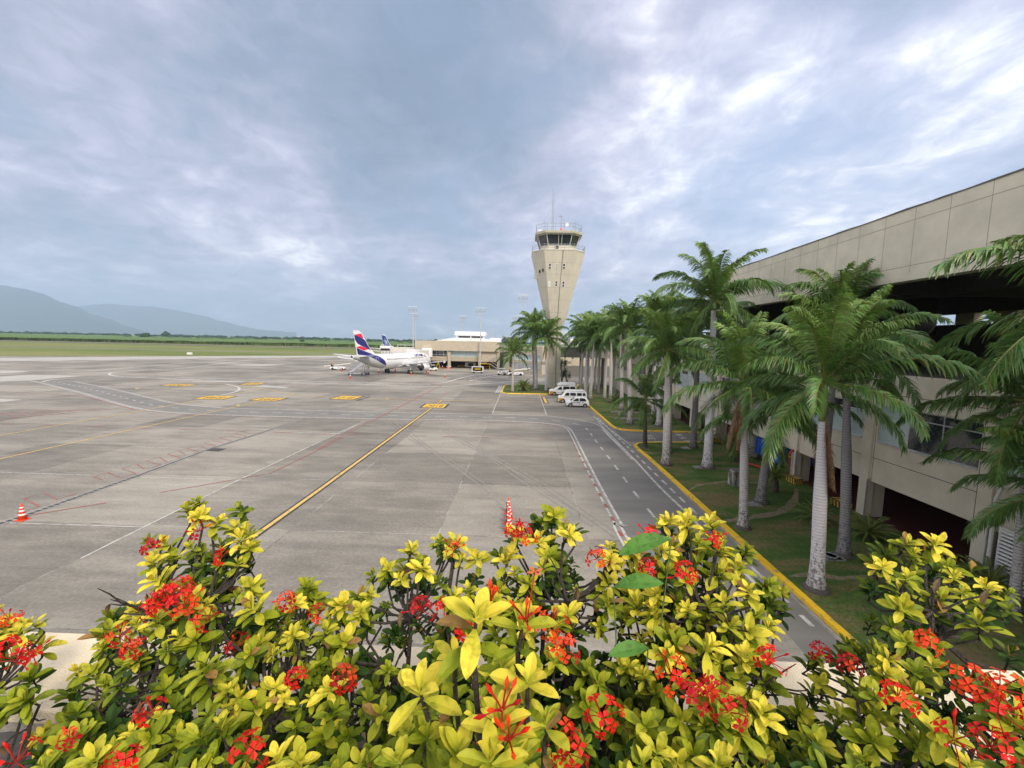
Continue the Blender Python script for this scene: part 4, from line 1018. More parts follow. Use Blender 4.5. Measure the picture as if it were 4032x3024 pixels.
# ------------------------------------------------------------ jet bridges
jb = root('jet_bridge', (-44, 151, 0), 'white jet bridge with open dark-framed cab, left of the concourse', 'jet bridge', 'jet bridges at the concourse')
b = MB(); b.box((-2.8, -1.4, 4.95), (6.2, 1.4, 7.0)); b.build('tunnel', offwhite, jb)
b = MB(); b.box((-6.6, -1.9, 4.7), (-2.9, 1.9, 7.35)); add_bevel(b.build('cab', white, jb), .08)
b = MB(); b.box((-6.4, -1.96, 4.7), (-3.1, -1.9, 6.5)); b.build('cab_opening', dark, jb)
b = MB()
for k in range(6): b.box((-6.1+k*.5, -2.0, 4.75), (-5.8+k*.5, -1.95, 5.7))
b.build('cab_shutter', white, jb)
b = MB()
for x in (-6.2, -5.4, -.5, 2, 5): b.tube([(x, -1.2, 7.0), (x, -1.2, 7.9)], .06, 4)
b.tube([(-6.2, -1.2, 7.9), (-5.4, -1.2, 7.9)], .06, 4); b.tube([(-.5, -1.2, 7.8), (5, -1.2, 7.8)], .06, 4); b.build('roof_rail', white, jb)
b = MB(); b.tube([(-4, -.8, 0), (-4, -.8, 4.8)], .25, 8); b.tube([(-4, .8, 0), (-4, .8, 4.8)], .25, 8); b.build('support_leg', steel, jb)
jc = root('jet_bridge', (-33.6, 147.6, 0), 'white jet bridge reaching the nose of the parked airliner', 'jet bridge', 'jet bridges at the concourse')
b = MB(); b.lathe([(1.9, 3.9), (1.9, 6.7), (1.6, 6.9)], (0, 0, 0), 16); b.build('rotunda', white, jc)
d = Vector((-2.2, -9.8, 0)); n_ = Vector((d.y, -d.x, 0)).normalized()*1.35
b = MB(); P = [d*.1+n_, d*.1-n_, d*.92-n_, d*.92+n_]; b.prism([(p.x, p.y) for p in P], 4.0, 6.3); b.build('tunnel', offwhite, jc)
b = MB(); P = [d*.9+n_*1.3, d*.9-n_*1.3, d*1.15-n_*1.3, d*1.15+n_*1.3]; b.prism([(p.x, p.y) for p in P], 3.7, 6.6); b.build('cab', white, jc)
b = MB(); b.tube([(d.x*.8-.9, d.y*.8, 0), (d.x*.8-.9, d.y*.8, 4)], .25, 8); b.tube([(d.x*.8+.9, d.y*.8, 0), (d.x*.8+.9, d.y*.8, 4)], .25, 8); b.tube([(0, 0, 0), (0, 0, 4)], .5, 10); b.build('support_leg', steel, jc)
b = MB()
for x in (-.9, .9): b.tube([(x, -1, 6.8), (x, -1, 7.9)], .08, 4); b.tube([(x+.4, -1, 6.8), (x+.4, -1, 7.9)], .08, 4); b.tube([(x, -1, 7.9), (x+.4, -1, 7.9)], .08, 4)
b.build('roof_rail', mat('cream_pipe', (.6, .55, .4)), jc)
# ------------------------------------------------------------ terrace I look from: coping wall and planter
tr_ = root('terrace_wall', (0, 1.67, 0), 'cream stucco parapet top running across the front of the planter', 'parapet')
cream = mat('cream_stucco', (.80, .69, .50), (.72, .61, .44), rough=.9, scale=3, bump=.5, bscale=120, detail=8)
b = MB(); b.box((-9, -.21, 8.19), (XW-.15, .215, 8.25)); o = add_bevel(b.build('coping', cream, tr_), .008, 2)
b = MB(); b.box((-9, -.16, 0), (XW-.15, .17, 8.13)); b.build('wall', mat('planter_grey', (.10, .10, .105), (.07, .07, .075), rough=.8, scale=4, bump=.4, bscale=60), tr_)
b = MB()
for k in range(200): 
    x = -3+k*.03; zz = 8.13-.012-.02*abs(noise.noise(Vector((x*6, 0, 0)))); b.poly([(x, -.172, 8.19), (x, -.172, zz), (x+.03, -.172, 8.13-.012-.02*abs(noise.noise(Vector(((x+.03)*6, 0, 0))))), (x+.03, -.172, 8.19)])
b.box((-9, -.17, 8.13), (XW-.15, .18, 8.19)); b.build('mortar_bed', mat('grey_mortar', (.34, .31, .26), (.24, .22, .19), scale=8, bump=.4), tr_)
so = MB(); so.box((-8, .38, 7.2), (10, 1.505, 7.88)); o = so.build('soil', mat('dark_soil', (.035, .026, .018), (.02, .016, .012), rough=1, scale=20, bump=1, bscale=40)); struct(o)
pw = MB(); pw.box((-8, .24, 7.0), (10, .38, 8.15)); tag(pw.build('planter_wall', cream), 'inner planter wall at the foot of the flowering shrubs', 'planter')
fl = MB(); fl.box((-9, -6, 6.9), (12, .24, 7.1)); struct(fl.build('floor', mat('terrace_tile', (.3, .25, .2))))

# white slatted screen and pipe beside the last column in view
r = root('louvred_screen', (19.75, 16.2, 0), 'white horizontal slatted screen at the lower right edge beside a column', 'screen')
b = MB(); b.box((-.03, -1.25, .1), (.03, -1.18, 2.5)); b.box((-.03, 1.18, .1), (.03, 1.25, 2.5)); b.box((-.03, -1.25, 2.5), (.03, 1.25, 2.57)); b.tube([(0, -1.2, 2.45), (0, 1.2, 2.45)], .02, 4); b.build('frame', white, r)
b = MB()
for k in range(15): b.box((-.05, -1.18, .2+k*.155), (.02, 1.18, .29+k*.155))
b.build('slat', white, r)
b = MB(); b.tube([(0, 0, 0), (0, 0, 3.6), (.15, 0, 4.0), (.5, 0, 4.1)], .07, 8); tag(b.build('downpipe', offwhite, loc=(19.55, 17.55, .1)), 'white pipe rising by the column at the lower right edge', 'pipe')
# ------------------------------------------------------------ royal palms
palm_leaf = leafmat('palm_leaf', .42, .22, .45)
def frond_mesh(seed, pitch, L=4.3, n=64, w=.045, bend=1.5, ll=.85, dead=False, droop=1.0, young=False):
    rr = random.Random(seed); b = MB(); ang = pitch; step = L/24; p = Vector((0, 0, 0)); path = [p.copy()]
    yaw = 0
    for i in range(24):
        t = i/24; ang -= bend*(t**1.1)*1.9/24*(1 if ang > -1.45 else .1); yaw += rr.uniform(-.03, .03)
        p = p+Vector((cos(ang)*cos(yaw), cos(ang)*sin(yaw), sin(ang)))*step; path.append(p.copy())
    g0 = (.085, .12, .03) if not dead else (.30, .17, .08)
    b.cur = (.19, .22, .05) if not dead else (.28, .16, .08)
    b.tube(path, [.055*(1-.85*i/24)+.004 for i in range(25)], 5)
    for i in range(n):
        t = .10+.9*(i+rr.random()*.5)/n; k = t*24; a = int(min(k, 23)); f = k-a
        q = path[a].lerp(path[a+1], f); tan = (path[a+1]-path[a]).normalized()
        side = Vector((-sin(yaw), cos(yaw), 0)).normalized(); up = side.cross(tan).normalized()
        if up.z < 0: up = -up
        prof = min(1, (t-.05)/.25)**.6*(1-.55*max(0, t-.55)/.45)
        for sg in (1, -1):
            l = ll*prof*rr.uniform(.8, 1.12)
            el = rr.choice((-.35, .1, .55))+rr.uniform(-.2, .2)
            if dead: el = rr.uniform(-1.3, .6)
            fw = .45+.75*t
            d = (side*sg*cos(el)+up*sin(el)+tan*fw).normalized()
            pts = [q]; r = q.copy(); nseg = 4
            for s in range(nseg):
                dd = d+Vector((0, 0, -1))*(.10+.42*s*(.6+.75*rr.random()))*droop
                dd.normalize(); r = r+dd*(l/nseg); pts.append(r.copy())
            wd = side.cross(d); wd = (tan*.8+up*.35*sg).normalized()*w
            br = rr.uniform(.75, 1.3); yl_ = rr.random()
            if dead: b.cur = (.28*br, .165*br, .085*br)
            elif yl_ > .97: b.cur = (.20, .19, .05)
            else: b.cur = (.080*br+.055*yl_, .20*br, .048*br) if not young else (.14*br+.07*yl_, .28*br, .06*br)
            ws = (.45, 1, .85, .5)
            nn = b.pts([pts[0]-wd*ws[0], pts[0]+wd*ws[0], pts[1]-wd*ws[1], pts[1]+wd*ws[1], pts[2]-wd*ws[2], pts[2]+wd*ws[2], pts[3]-wd*ws[3], pts[3]+wd*ws[3], pts[4]])
            b.face((nn, nn+1, nn+3, nn+2)); b.face((nn+2, nn+3, nn+5, nn+4)); b.face((nn+4, nn+5, nn+7, nn+6)); b.face((nn+6, nn+7, nn+8))
    return b.mesh('dead_frond' if dead else 'frond', palm_leaf)
PITCH = [1.42, 1.15, .85, .5, .1, -.35]
FR = {}
for lod, (n, w, ll) in enumerate(((112, .036, .95), (72, .048, .96), (30, .06, .9))):
    for k, pt in enumerate(PITCH):
        for s in range(3 if lod == 0 else 2): FR[lod, k, s] = frond_mesh(lod*50+k*5+s, pt, n=n, w=w, ll=ll, bend=(1.0, 1.4, 1.65, 1.65, 1.4, 1.1)[k], young=k < 2)
DEAD = [frond_mesh(900+i, -1.35, L=3.1, n=80, w=.022, ll=.5, bend=.12, dead=True) for i in range(2)]
def trunk_mat(name, c1_, c2_, ring):
    m = bpy.data.materials.new(name); m.use_nodes = True; nt = m.node_tree; N = nt.nodes; L = nt.links
    bs = N['Principled BSDF']; bs.inputs['Roughness'].default_value = .85; bs.inputs['Specular IOR Level'].default_value = .2
    tc = N.new('ShaderNodeTexCoord'); wv = N.new('ShaderNodeTexWave'); wv.wave_type = 'BANDS'; wv.bands_direction = 'Z'
    wv.inputs['Scale'].default_value = 2.6; wv.inputs['Distortion'].default_value = 1.6; wv.inputs['Detail'].default_value = 3; wv.inputs['Detail Scale'].default_value = 2
    L.new(tc.outputs['Object'], wv.inputs[0])
    nz = N.new('ShaderNodeTexNoise'); nz.inputs['Scale'].default_value = 9; nz.inputs['Detail'].default_value = 9; nz.inputs['Roughness'].default_value = .75
    mp = N.new('ShaderNodeMapping'); mp.inputs['Scale'].default_value = (1, 1, .6); L.new(tc.outputs['Object'], mp.inputs[0]); L.new(mp.outputs[0], nz.inputs[0])
    r = N.new('ShaderNodeValToRGB'); r.color_ramp.elements[0].position = .40; r.color_ramp.elements[1].position = .50
    r.color_ramp.elements[0].color = (*c2_, 1); r.color_ramp.elements[1].color = (*c1_, 1)
    # lichen and bare patches gather towards the foot of the trunk
    sp = N.new('ShaderNodeSeparateXYZ'); L.new(tc.outputs['Object'], sp.inputs[0])
    mr = N.new('ShaderNodeMapRange'); mr.inputs[1].default_value = 0; mr.inputs[2].default_value = 4.0; mr.inputs[3].default_value = -.07; mr.inputs[4].default_value = .13
    L.new(sp.outputs[2], mr.inputs[0]); ad = N.new('ShaderNodeMath'); ad.operation = 'ADD'; L.new(nz.outputs[0], ad.inputs[0]); L.new(mr.outputs[0], ad.inputs[1])
    L.new(ad.outputs[0], r.inputs[0])
    r2 = N.new('ShaderNodeValToRGB'); r2.color_ramp.elements[0].position = .02; r2.color_ramp.elements[1].position = .25
    r2.color_ramp.elements[0].color = (ring, ring, ring, 1); r2.color_ramp.elements[1].color = (1, 1, 1, 1); L.new(wv.outputs[0], r2.inputs[0])
    mx = N.new('ShaderNodeMix'); mx.data_type = 'RGBA'; mx.blend_type = 'MULTIPLY'; mx.inputs[0].default_value = 1
    L.new(r.outputs[0], mx.inputs[6]); L.new(r2.outputs[0], mx.inputs[7]); L.new(mx.outputs[2], bs.inputs['Base Color'])
    bp = N.new('ShaderNodeBump'); bp.inputs['Strength'].default_value = .5; bp.inputs['Distance'].default_value = .02; L.new(wv.outputs[0], bp.inputs['Height']); L.new(bp.outputs[0], bs.inputs['Normal'])
    return m
TM = {'pale': trunk_mat('pale_grey_bark', (.50, .47, .46), (.16, .145, .13), .6), 'grey': trunk_mat('mid_grey_bark', (.27, .255, .26), (.12, .115, .11), .6), 'white': trunk_mat('whitish_bark', (.62, .59, .60), (.20, .185, .17), .75),
      'dark': trunk_mat('dark_brown_bark', (.085, .07, .06), (.045, .04, .035), .6)}
shaftm = mat('green_crownshaft', (.17, .25, .05), (.11, .19, .04), rough=.35, scale=4, stretch=(1, 1, .3))
peel = mat('peeling_tan_sheath', (.62, .42, .22), (.42, .26, .12), rough=.7, scale=6, stretch=(1, 1, .3))
brownm = mat('dry_brown_sheath', (.14, .09, .055), (.09, .06, .04), rough=.8, scale=8, stretch=(1, 1, .2))
def palm(base, top, r0, kind, label, nf=15, dead=0, lod=0, size=1.0, seed=0, shaft=1.0, peeled=False, oldest=-.35, group='royal palms along the terminal lawn', name='royal_palm', spear=True, deadaz=None, first=None):
    """base = foot of the trunk, top = where the crownshaft begins (both world points)."""
    rr = random.Random(seed+11); base = Vector(base); top = Vector(top)
    r = root(name, base, label, 'palm tree', group); d = top-base; h = d.z
    b = MB(); b.sm = True; prof = []; P = []
    for i in range(25):
        t = i/24; P.append((d.x*t**1.3, d.y*t**1.3, h*t))
        rad = r0*.9*(.75*exp(-t*h*1.5)+1.0+.12*sin(pi*min(1, t*1.25))-.42*max(0, t-.55)/.45); prof.append(rad*(1+.012*rr.uniform(-1, 1)))
    prof[0] *= 1.06; b.tube(P, prof, 18); b.build('trunk', TM[kind], r)
    # root flare skirt
    b = MB(); b.lathe([(r0*2.1, -.03), (r0*2.0, .05), (r0*1.85, .1), (r0*1.6, .14)], (0, 0, 0), 16); b.build('root_ring', mat('root_mass', (.10, .085, .075), (.06, .055, .05), rough=.95, scale=14), r)
    T = Vector(P[-1]); sh = shaft; b = MB(); b.sm = True
    ra = prof[-1]
    b.tube([T, T+Vector((0, 0, sh*.2)), T+Vector((0, 0, sh*.6)), T+Vector((0, 0, sh))], [ra*.98, ra*1.12, ra*.85, ra*.55], 14); b.build('crownshaft', peel if peeled else shaftm, r)
    C = T+Vector((0, 0, sh*.93))
    off = rr.uniform(0, 6.28)
    nf = int(nf*(1.36 if lod == 0 else 1.5))
    for i in range(nf):
        t = i/(nf-1); pidx = min(5, int(t*6)); az = off+i*2.39996+rr.uniform(-.2, .2)
        me = FR[lod, pidx, rr.randrange(3 if lod == 0 else 2)]
        o = link('frond', me, r); o.location = C+Vector((cos(az), sin(az), 0))*.06+Vector((0, 0, -.35*t)); s = size*1.06*rr.uniform(.86, 1.12)*(.72+.28*min(1, t*3))
        o.scale = (s, s*rr.choice((-1, 1)), s); o.rotation_euler = (rr.uniform(-.14, .14), rr.uniform(-.12, .12), az)
    if spear:
        b = MB(); b.cur = (.22, .26, .07); hh = 1.7*size; b.tube([C, C+Vector((.02, 0, hh*.6)), C+Vector((.06, .03, hh))], [.05, .025, .006], 5); b.build('spear_leaf', palm_leaf, r)
    for i in range(dead):
        az = (deadaz if deadaz is not None else rr.uniform(0, 6.28))+i*.9
        o = link('dead_frond', DEAD[i % 2], r); o.location = T+Vector((cos(az), sin(az), 0))*ra*.9+Vector((0, 0, .1)); o.rotation_euler = (0, 0, az); o.scale = (size, size, size)
    return r
def pal(u, v, zt, r0, kind, label, topu=None, **k):
    """foot at picture point (u, v) on the lawn; the crownshaft starts at height zt, above picture column topu."""
    p = G(u, v, .11); t = p.copy(); t.z = zt; rl = random.Random(int(u)); t.x += rl.uniform(-.35, .35); t.y += rl.uniform(-.5, .5)
    if topu is not None:
        vt = 1347+.0208*(topu-2016)+(H-zt)*F/p.y; q = AY(topu, vt, p.y); t.x = q.x
    return palm(p, t, r0, kind, label, **k)
pal(3213, 2319, 6.9, .235, 'white', 'nearest royal palm, pale banded trunk closest to the yellow kerb', topu=3240, nf=17, dead=3, seed=1, deadaz=-.9, size=.88, shaft=1.9)
pal(3321, 2187, 8.5, .205, 'grey', 'royal palm with mottled grey trunk just behind the nearest one, by two cycads', topu=3366, nf=17, seed=2, shaft=1.5, size=.85)
pal(2925, 2078, 7.3, .205, 'pale', 'leaning palm with peeling tan sheath and hanging dead fronds', topu=2944, nf=16, dead=4, seed=3, shaft=.85, peeled=True, deadaz=1.4, size=1.0)
pal(2995, 1978, 5.3, .24, 'grey', 'shorter stout palm with lichened base in front of the blue container', topu=3030, nf=16, seed=4, shaft=.8, size=.9)
pal(2621, 1830, 8.6, .27, 'pale', 'tall kerbside palm with closely ringed pale trunk before the lane', topu=2634, nf=17, seed=5, shaft=1.1, dead=0)
pal(2785, 1842, 12.4, .32, 'white', 'tallest palm, thick smooth white trunk on the near lawn', topu=2812, nf=18, seed=6, shaft=1.1, size=1.12)
pal(2729, 1763, 10.2, .26, 'grey', 'slim grey palm with knobs at the near kerb of the lane', topu=2742, nf=16, seed=7, size=1.15)
pal(2539, 1763, 4.0, .17, 'dark', 'short young palm with dark brown trunk and one yellow frond at the lane corner', topu=2540, nf=12, seed=8, shaft=1.0, size=.82)
pal(2637, 1782, 8.8, .15, 'grey', 'thin palm half hidden behind the ringed kerbside trunk', topu=2646, nf=13, seed=9, lod=1)
pal(2481, 1669, 11.0, .28, 'pale', 'pale palm beyond the lane beside the concrete slabs', topu=2474, nf=16, seed=10, lod=1, dead=2)
pal(2594, 1678, 12.0, .29, 'white', 'white palm trunk beyond the lane nearest the building, patched with lichen', topu=2606, nf=16, seed=11, lod=1, dead=1)
pal(2572, 1635, 12.4, .24, 'white', 'broad white palm trunk in the bed of dark cycads beyond the lane', topu=2578, nf=15, seed=12, lod=1)
pal(2447, 1613, 11.2, .27, 'pale', 'palm standing behind the farther concrete slab', topu=2447, nf=15, seed=13, lod=1, dead=1)
pal(3120, 1760, 7.2, .18, 'grey', 'palm close against the terminal wall behind the blue container', topu=3130, nf=15, seed=14, lod=0, size=1.0) 
far = [(2403, 1582, 9.3, 'pale', 'slim palm in the far lawn, right of three kerbside ones'), (2420, 1563, 9.6, 'grey', 'grey palm deep in the far row close to the wall'), (2380, 1570, 9.0, 'pale', 'palm in the far row behind the white car, third from it'),
       (2355, 1553, 9.8, 'grey', 'darker palm of the far row just inside the kerb curve'), (2324, 1572, 8.6, 'pale', 'palm nearest the tail of the small white car'), (2341, 1539, 9.4, 'grey', 'slender palm of the far row behind the kerbside ones'),
       (2304, 1563, 8.8, 'pale', 'palm between the small car and the middle minibus'), (2287, 1543, 8.4, 'pale', 'leftmost palm of the far row, right behind the minibus'), (2312, 1530, 9.5, 'grey', 'thin palm rising behind the minibus with brown hanging sheath'), (2368, 1520, 9.0, 'grey', 'farthest dim palm near the grey ramp wall')]
for i, (u, v, zt, kd, lab) in enumerate(far): pal(u, v, zt+1.6, .26, kd, lab, nf=14, seed=20+i, lod=1, dead=i % 2, size=1.12)
IG = 'royal palms on the island by the tower'
pal(2018, 1543, 7.0, .22, 'pale', 'short island palm standing left of the round cycad', nf=13, seed=40, lod=1, shaft=.9, group=IG, size=.95)
pal(2110, 1533, 11.6, .36, 'pale', 'thickest island palm, heavy grey trunk in the middle', topu=2106, nf=16, seed=41, lod=1, group=IG, size=1.25)
pal(2102, 1524, 11.2, .2, 'grey', 'thin island palm tucked behind the thickest one', topu=2095, nf=14, seed=42, lod=1, group=IG, size=1.2)
pal(2150, 1540, 10.0, .25, 'white', 'right island palm in front of the tower shaft with a yellowing frond', topu=2153, nf=15, seed=43, lod=1, dead=2, group=IG, size=1.2, deadaz=3.6)
palm((18.5, 26, .11), (18.6, 26.0, 10.9), .2, 'grey', 'tall slim palm standing behind the nearest one, close to the columns', nf=17, seed=55, size=.82, shaft=1.2)
# palms whose trunks stand at or beyond the right edge of the view
palm((18.3, 15.4, .11), (18.2, 15.6, 7.3), .15, 'pale', 'near right palm with a thin whitish trunk by the louvred screen', nf=17, seed=51, size=.8, dead=1)
palm((17.1, 12.4, .11), (17.1, 12.4, 10.1), .16, 'pale', 'right-hand palm whose long fronds sweep in from the frame edge high up', nf=17, seed=52, size=1.08)
palm((17.7, 13.9, .11), (17.7, 13.9, 4.6), .16, 'pale', 'closest palm at the lower right, only its fronds reaching into view', nf=17, seed=53, size=.8)
# ------------------------------------------------------------ cycads
def cycad_frond(seed, pitch, L=1.1):
    return frond_mesh(seed, pitch, L=L, n=34, w=.011, bend=1.1, ll=.17, droop=.15)
CY = [cycad_frond(700+i, p) for i, p in enumerate((1.2, .95, .7, .45, .2, 0))]
def cycad(loc, h, s, label, n=34, seed=0):
    rr = random.Random(seed+70); r = root('cycad', loc, label, 'cycad', 'cycads at the foot of the palms')
    b = MB(); b.lathe([(.2*s, -.02), (.18*s, h*.5), (.16*s, h), (.08*s, h+.1)], (0, 0, 0), 12); b.build('trunk', mat('cycad_trunk', (.09, .07, .05), (.045, .035, .028), scale=14, rough=1, bump=.8, bscale=20), r)
    for i in range(n):
        t = i/n; az = i*2.39996; me = CY[min(5, int(t*6))]; o = link('frond', me, r); o.location = (0, 0, h); k = s*rr.uniform(.85, 1.15); o.scale = (k, k, k); o.rotation_euler = (rr.uniform(-.15, .15), rr.uniform(-.1, .1), az)
    return r
for i, (p, h, s, lab) in enumerate(((c6(170, 985), .2, 1.15, 'large dark cycad between the nearest palm and the dark bay'), (c6(485, 1085), .25, 1.15, 'cycad at the column foot right of the mottled palm'), (c5(1560, 905), 1.0, 1.05, 'cycad on a raised trunk beside the red pipe'),
        (c5(1265, 660), .6, 1.2, 'cycad left of the blue container, behind the leaning palm'), (c5(1000, 500), .4, 1.2, 'cycad at the near kerb of the lane'), (c1(1632, 782), .7, 2.0, 'big round cycad on the traffic island'),
        (c5(600, 345), .3, 1.5, 'cycad beyond the lane under the white trunks'), (c5(450, 245), .5, 1.8, 'dark cycad clump beside the concrete slabs'), (c6(1200, 1390), .2, 1.1, 'cycad at the foot of the far right column'), (c5(260, 180), .3, 1.5, 'small cycad in the far lawn behind the young palm'))):
    q = G(*p, .11); cycad(q, h, s, lab, seed=i)
# slender dracaena trees by the tower foot
for i, (u, v, hh, lab) in enumerate(((2212, 1512, 6.5, 'taller slender dracaena with drooping tufts right of the tower foot'), (2233, 1512, 4.2, 'lower dracaena beside the taller one near the tower foot'))):
    p = G(u, v, 0); rr = random.Random(60+i); r = root('dracaena', p, lab, 'small tree', 'dracaenas by the tower')
    b = MB(); tips = []
    for k in range(5):
        a = rr.uniform(0, 6.28); e = Vector((cos(a)*.8, sin(a)*.8, hh*rr.uniform(.45, 1))); b.tube([(0, 0, 0), (e.x*.5, e.y*.5, e.z*.5), e], [.09, .06, .04], 6); tips.append(e)
    b.build('trunk', mat('bark', (.08, .06, .045)), r)
    c = MB()
    for e in tips:
        for k in range(46):
            a = rr.uniform(0, 6.28); el = rr.uniform(-.9, 1.2); d = Vector((cos(a)*cos(el), sin(a)*cos(el), sin(el))); L_ = rr.uniform(.6, 1.0); sd = Vector((-sin(a), cos(a), 0))*.09
            o_ = e+Vector((0, 0, rr.uniform(-.9, .1))); m_ = o_+d*L_*.6; t_ = o_+d*L_+Vector((0, 0, -.35)); kk = rr.uniform(.7, 1.3); c.cur = (.05*kk, .11*kk, .025)
            n = c.pts([o_-sd*.3, o_+sd*.3, m_-sd, m_+sd, t_]); c.face((n, n+1, n+3, n+2)); c.face((n+2, n+3, n+4))
    c.build('crown', palm_leaf, r)
# trailing plants along the terrace parapet above the offices
rr = random.Random(8)
for k, (ya, yb) in enumerate(((50, 56), (56.3, 62.5), (63, 70), (44, 49.6))):
    b = MB()
    for q in range(1500):
        y = rr.uniform(ya, yb); x = XW+rr.uniform(-.15, .7); z = 8.3+rr.uniform(-.25, .6)*rr.random()+.1*noise.noise(Vector((y, 0, k))); s = .11; a = rr.uniform(0, 6.28); kk = rr.uniform(.6, 1.5)
        b.cur = (.05*kk, .12*kk, .025*kk); b.poly([(x, y, z), (x+s*cos(a), y+s*sin(a), z+rr.uniform(-.08, .1)), (x+s*1.6*cos(a+.4), y+s*1.6*sin(a+.4), z+rr.uniform(-.1, .05)), (x+s*cos(a+.8), y+s*sin(a+.8), z)])
    tag(b.build('parapet_plant', palm_leaf), ['leafy green planting spilling over the parapet above the pale windows', 'green parapet planting farther along the roof edge', 'farthest green planting on the parapet top', 'nearest green planting under the end of the great beam'][k], 'plants', 'plants along the terrace parapet')
# ------------------------------------------------------------ airliner
def airliner(loc, hd, label, livery):
    A = root('airliner', loc, label, 'airliner', rz=-hd)     # local +y is the nose, origin on the ground under the main gear
    S0 = 17.7
    st = [(0, .05, 3.15), (.25, .5, 3.2), (.8, .95, 3.3), (1.8, 1.38, 3.45), (3.2, 1.72, 3.6), (4.8, 1.93, 3.72), (6.2, 1.975, 3.75), (15, 1.975, 3.75), (23.5, 1.975, 3.75), (26, 1.93, 3.82), (28.5, 1.74, 4.02), (31, 1.42, 4.34), (33.5, 1.02, 4.72), (35.5, .68, 5.02), (37.0, .40, 5.22), (37.5, .30, 5.27)]
    def sec(s):
        for (a, c) in zip(st, st[1:]):
            if s <= c[0]:
                t = (s-a[0])/(c[0]-a[0]); return a[1]+(c[1]-a[1])*t, a[2]+(c[2]-a[2])*t
        return st[-1][1:]
    seg = 36
    def ringpt(s, ang, off=0.0):
        r, zc = sec(s); return Vector(((r+off)*cos(ang), S0-s, zc+(r+off)*1.03*sin(ang)))
    b = MB(); b.sm = True; ss = sorted(set([x[0] for x in st]+[7+i*1.6 for i in range(11)]))
    prev = None
    for s in ss:
        n = b.pts([ringpt(s, 2*pi*k/seg) for k in range(seg)])
        if prev is not None:
            for k in range(seg): j = (k+1) % seg; b.face((prev+k, prev+j, n+j, n+k))
        prev = n
    b.face([prev+k for k in range(seg)]); fu = b.build('fuselage', white, A)
    b = MB(); b.lathe([(.27, 0), (.27, .05)], (0, 0, 0), 14); o = b.build('exhaust_outlet', dark, A, loc=(0, S0-37.5, 5.27)); o.rotation_euler = (pi/2, 0, 0)
    # patch of colour hugging the hull: list of (s, angle) columns
    def hull_patch(name, cols, m, parent, off=.02, nv=24):
        fine = []
        for (p_, q_) in zip(cols, cols[1:]):
            m_ = max(1, int((q_[0]-p_[0])/.2))
            for k in range(m_): t = k/m_; fine.append(tuple(p_[i]+(q_[i]-p_[i])*t for i in range(3)))
        fine.append(cols[-1])
        for sg in (1, -1):
            b = MB(); b.sm = True; prev = None
            for (s, a0, a1) in fine:
                n = b.pts([ringpt(s, (a0+(a1-a0)*k/nv) if sg > 0 else pi-(a0+(a1-a0)*k/nv), off) for k in range(nv+1)])
                if prev is not None:
                    for k in range(nv): b.face((prev+k, n+k, n+k+1, prev+k+1))
                prev = n
            b.build(name, m, parent)
    R = radians
    if livery == 'a':
        hull_patch('tail_colour', [(26.0, R(-34), R(-32)), (26.3, R(-32), R(-14)), (27, R(-27), R(8)), (28, R(-18), R(28)), (29, R(-8), R(48)), (30, R(3), R(68)), (31, R(16), R(84)), (32, R(30), R(90)), (33, R(45), R(90)), (34, R(60), R(90)), (35, R(76), R(90))], navy, A)
        # grey belly of the tail cone
        hull_patch('grey_belly', [(26.0, R(-90), R(-35)), (27, R(-90), R(-28)), (28, R(-90), R(-19)), (29, R(-90), R(-9)), (30, R(-90), R(2)), (31, R(-90), R(15)), (32, R(-90), R(29)), (33, R(-90), R(44)), (34, R(-90), R(59)), (35, R(-90), R(75)), (36.5, R(-90), R(85)), (37.3, R(-90), R(88))], mat('pale_grey_paint', (.50, .50, .50), (.44, .44, .44), rough=.35), A, off=.008)
    # passenger windows and doors on both sides
    b = MB()
    for sg in (1, -1):
        s = 7.2
        while s < 26.2:
            if not (14.6 < s < 15.1 or 15.5 < s < 15.9):
                P = [ringpt(s+ds, (R(17+dz) if sg > 0 else pi-R(17+dz)), .02) for ds, dz in ((-.13, -4.5), (.13, -4.5), (.13, 4.5), (-.13, 4.5))]
                b.poly(P if sg > 0 else P[::-1])
            s += .53
    b.build('cabin_window', dark, A)
    for s0 in (4.9, 14.85, 15.75, 29.6):
        w_, h0, h1 = (.42, -16, 30) if s0 in (4.9, 29.6) else (.26, 2, 28)
        for sg in (1, -1):
            b = MB(); line = [(s0-w_, h0), (s0+w_, h0), (s0+w_, h1), (s0-w_, h1), (s0-w_, h0)]
            pts = []
            for (a, c) in zip(line, line[1:]):
                for k in range(6): t = k/6; s_ = a[0]+(c[0]-a[0])*t; h_ = a[1]+(c[1]-a[1])*t; pts.append(ringpt(s_, R(h_) if sg > 0 else pi-R(h_), .018))
            pts.append(pts[0]); b.tube(pts, .028, 4); b.build('door_outline', white if s0 > 25 else mat('door_grey', (.45, .45, .46)), A)
    b = MB()
    for sg in (1, -1):
        P = [ringpt(s, (R(a) if sg > 0 else pi-R(a)), .02) for s, a in ((1.3, 28), (1.9, 30), (2.9, 32), (2.9, 50), (2.2, 55), (1.6, 60))]; b.poly(P)
    P = [ringpt(1.5, R(a), .02) for a in (62, 90, 118)]+[ringpt(2.15, R(a), .02) for a in (122, 90, 58)]; b.poly(P); b.build('cockpit_glass', glass, A)
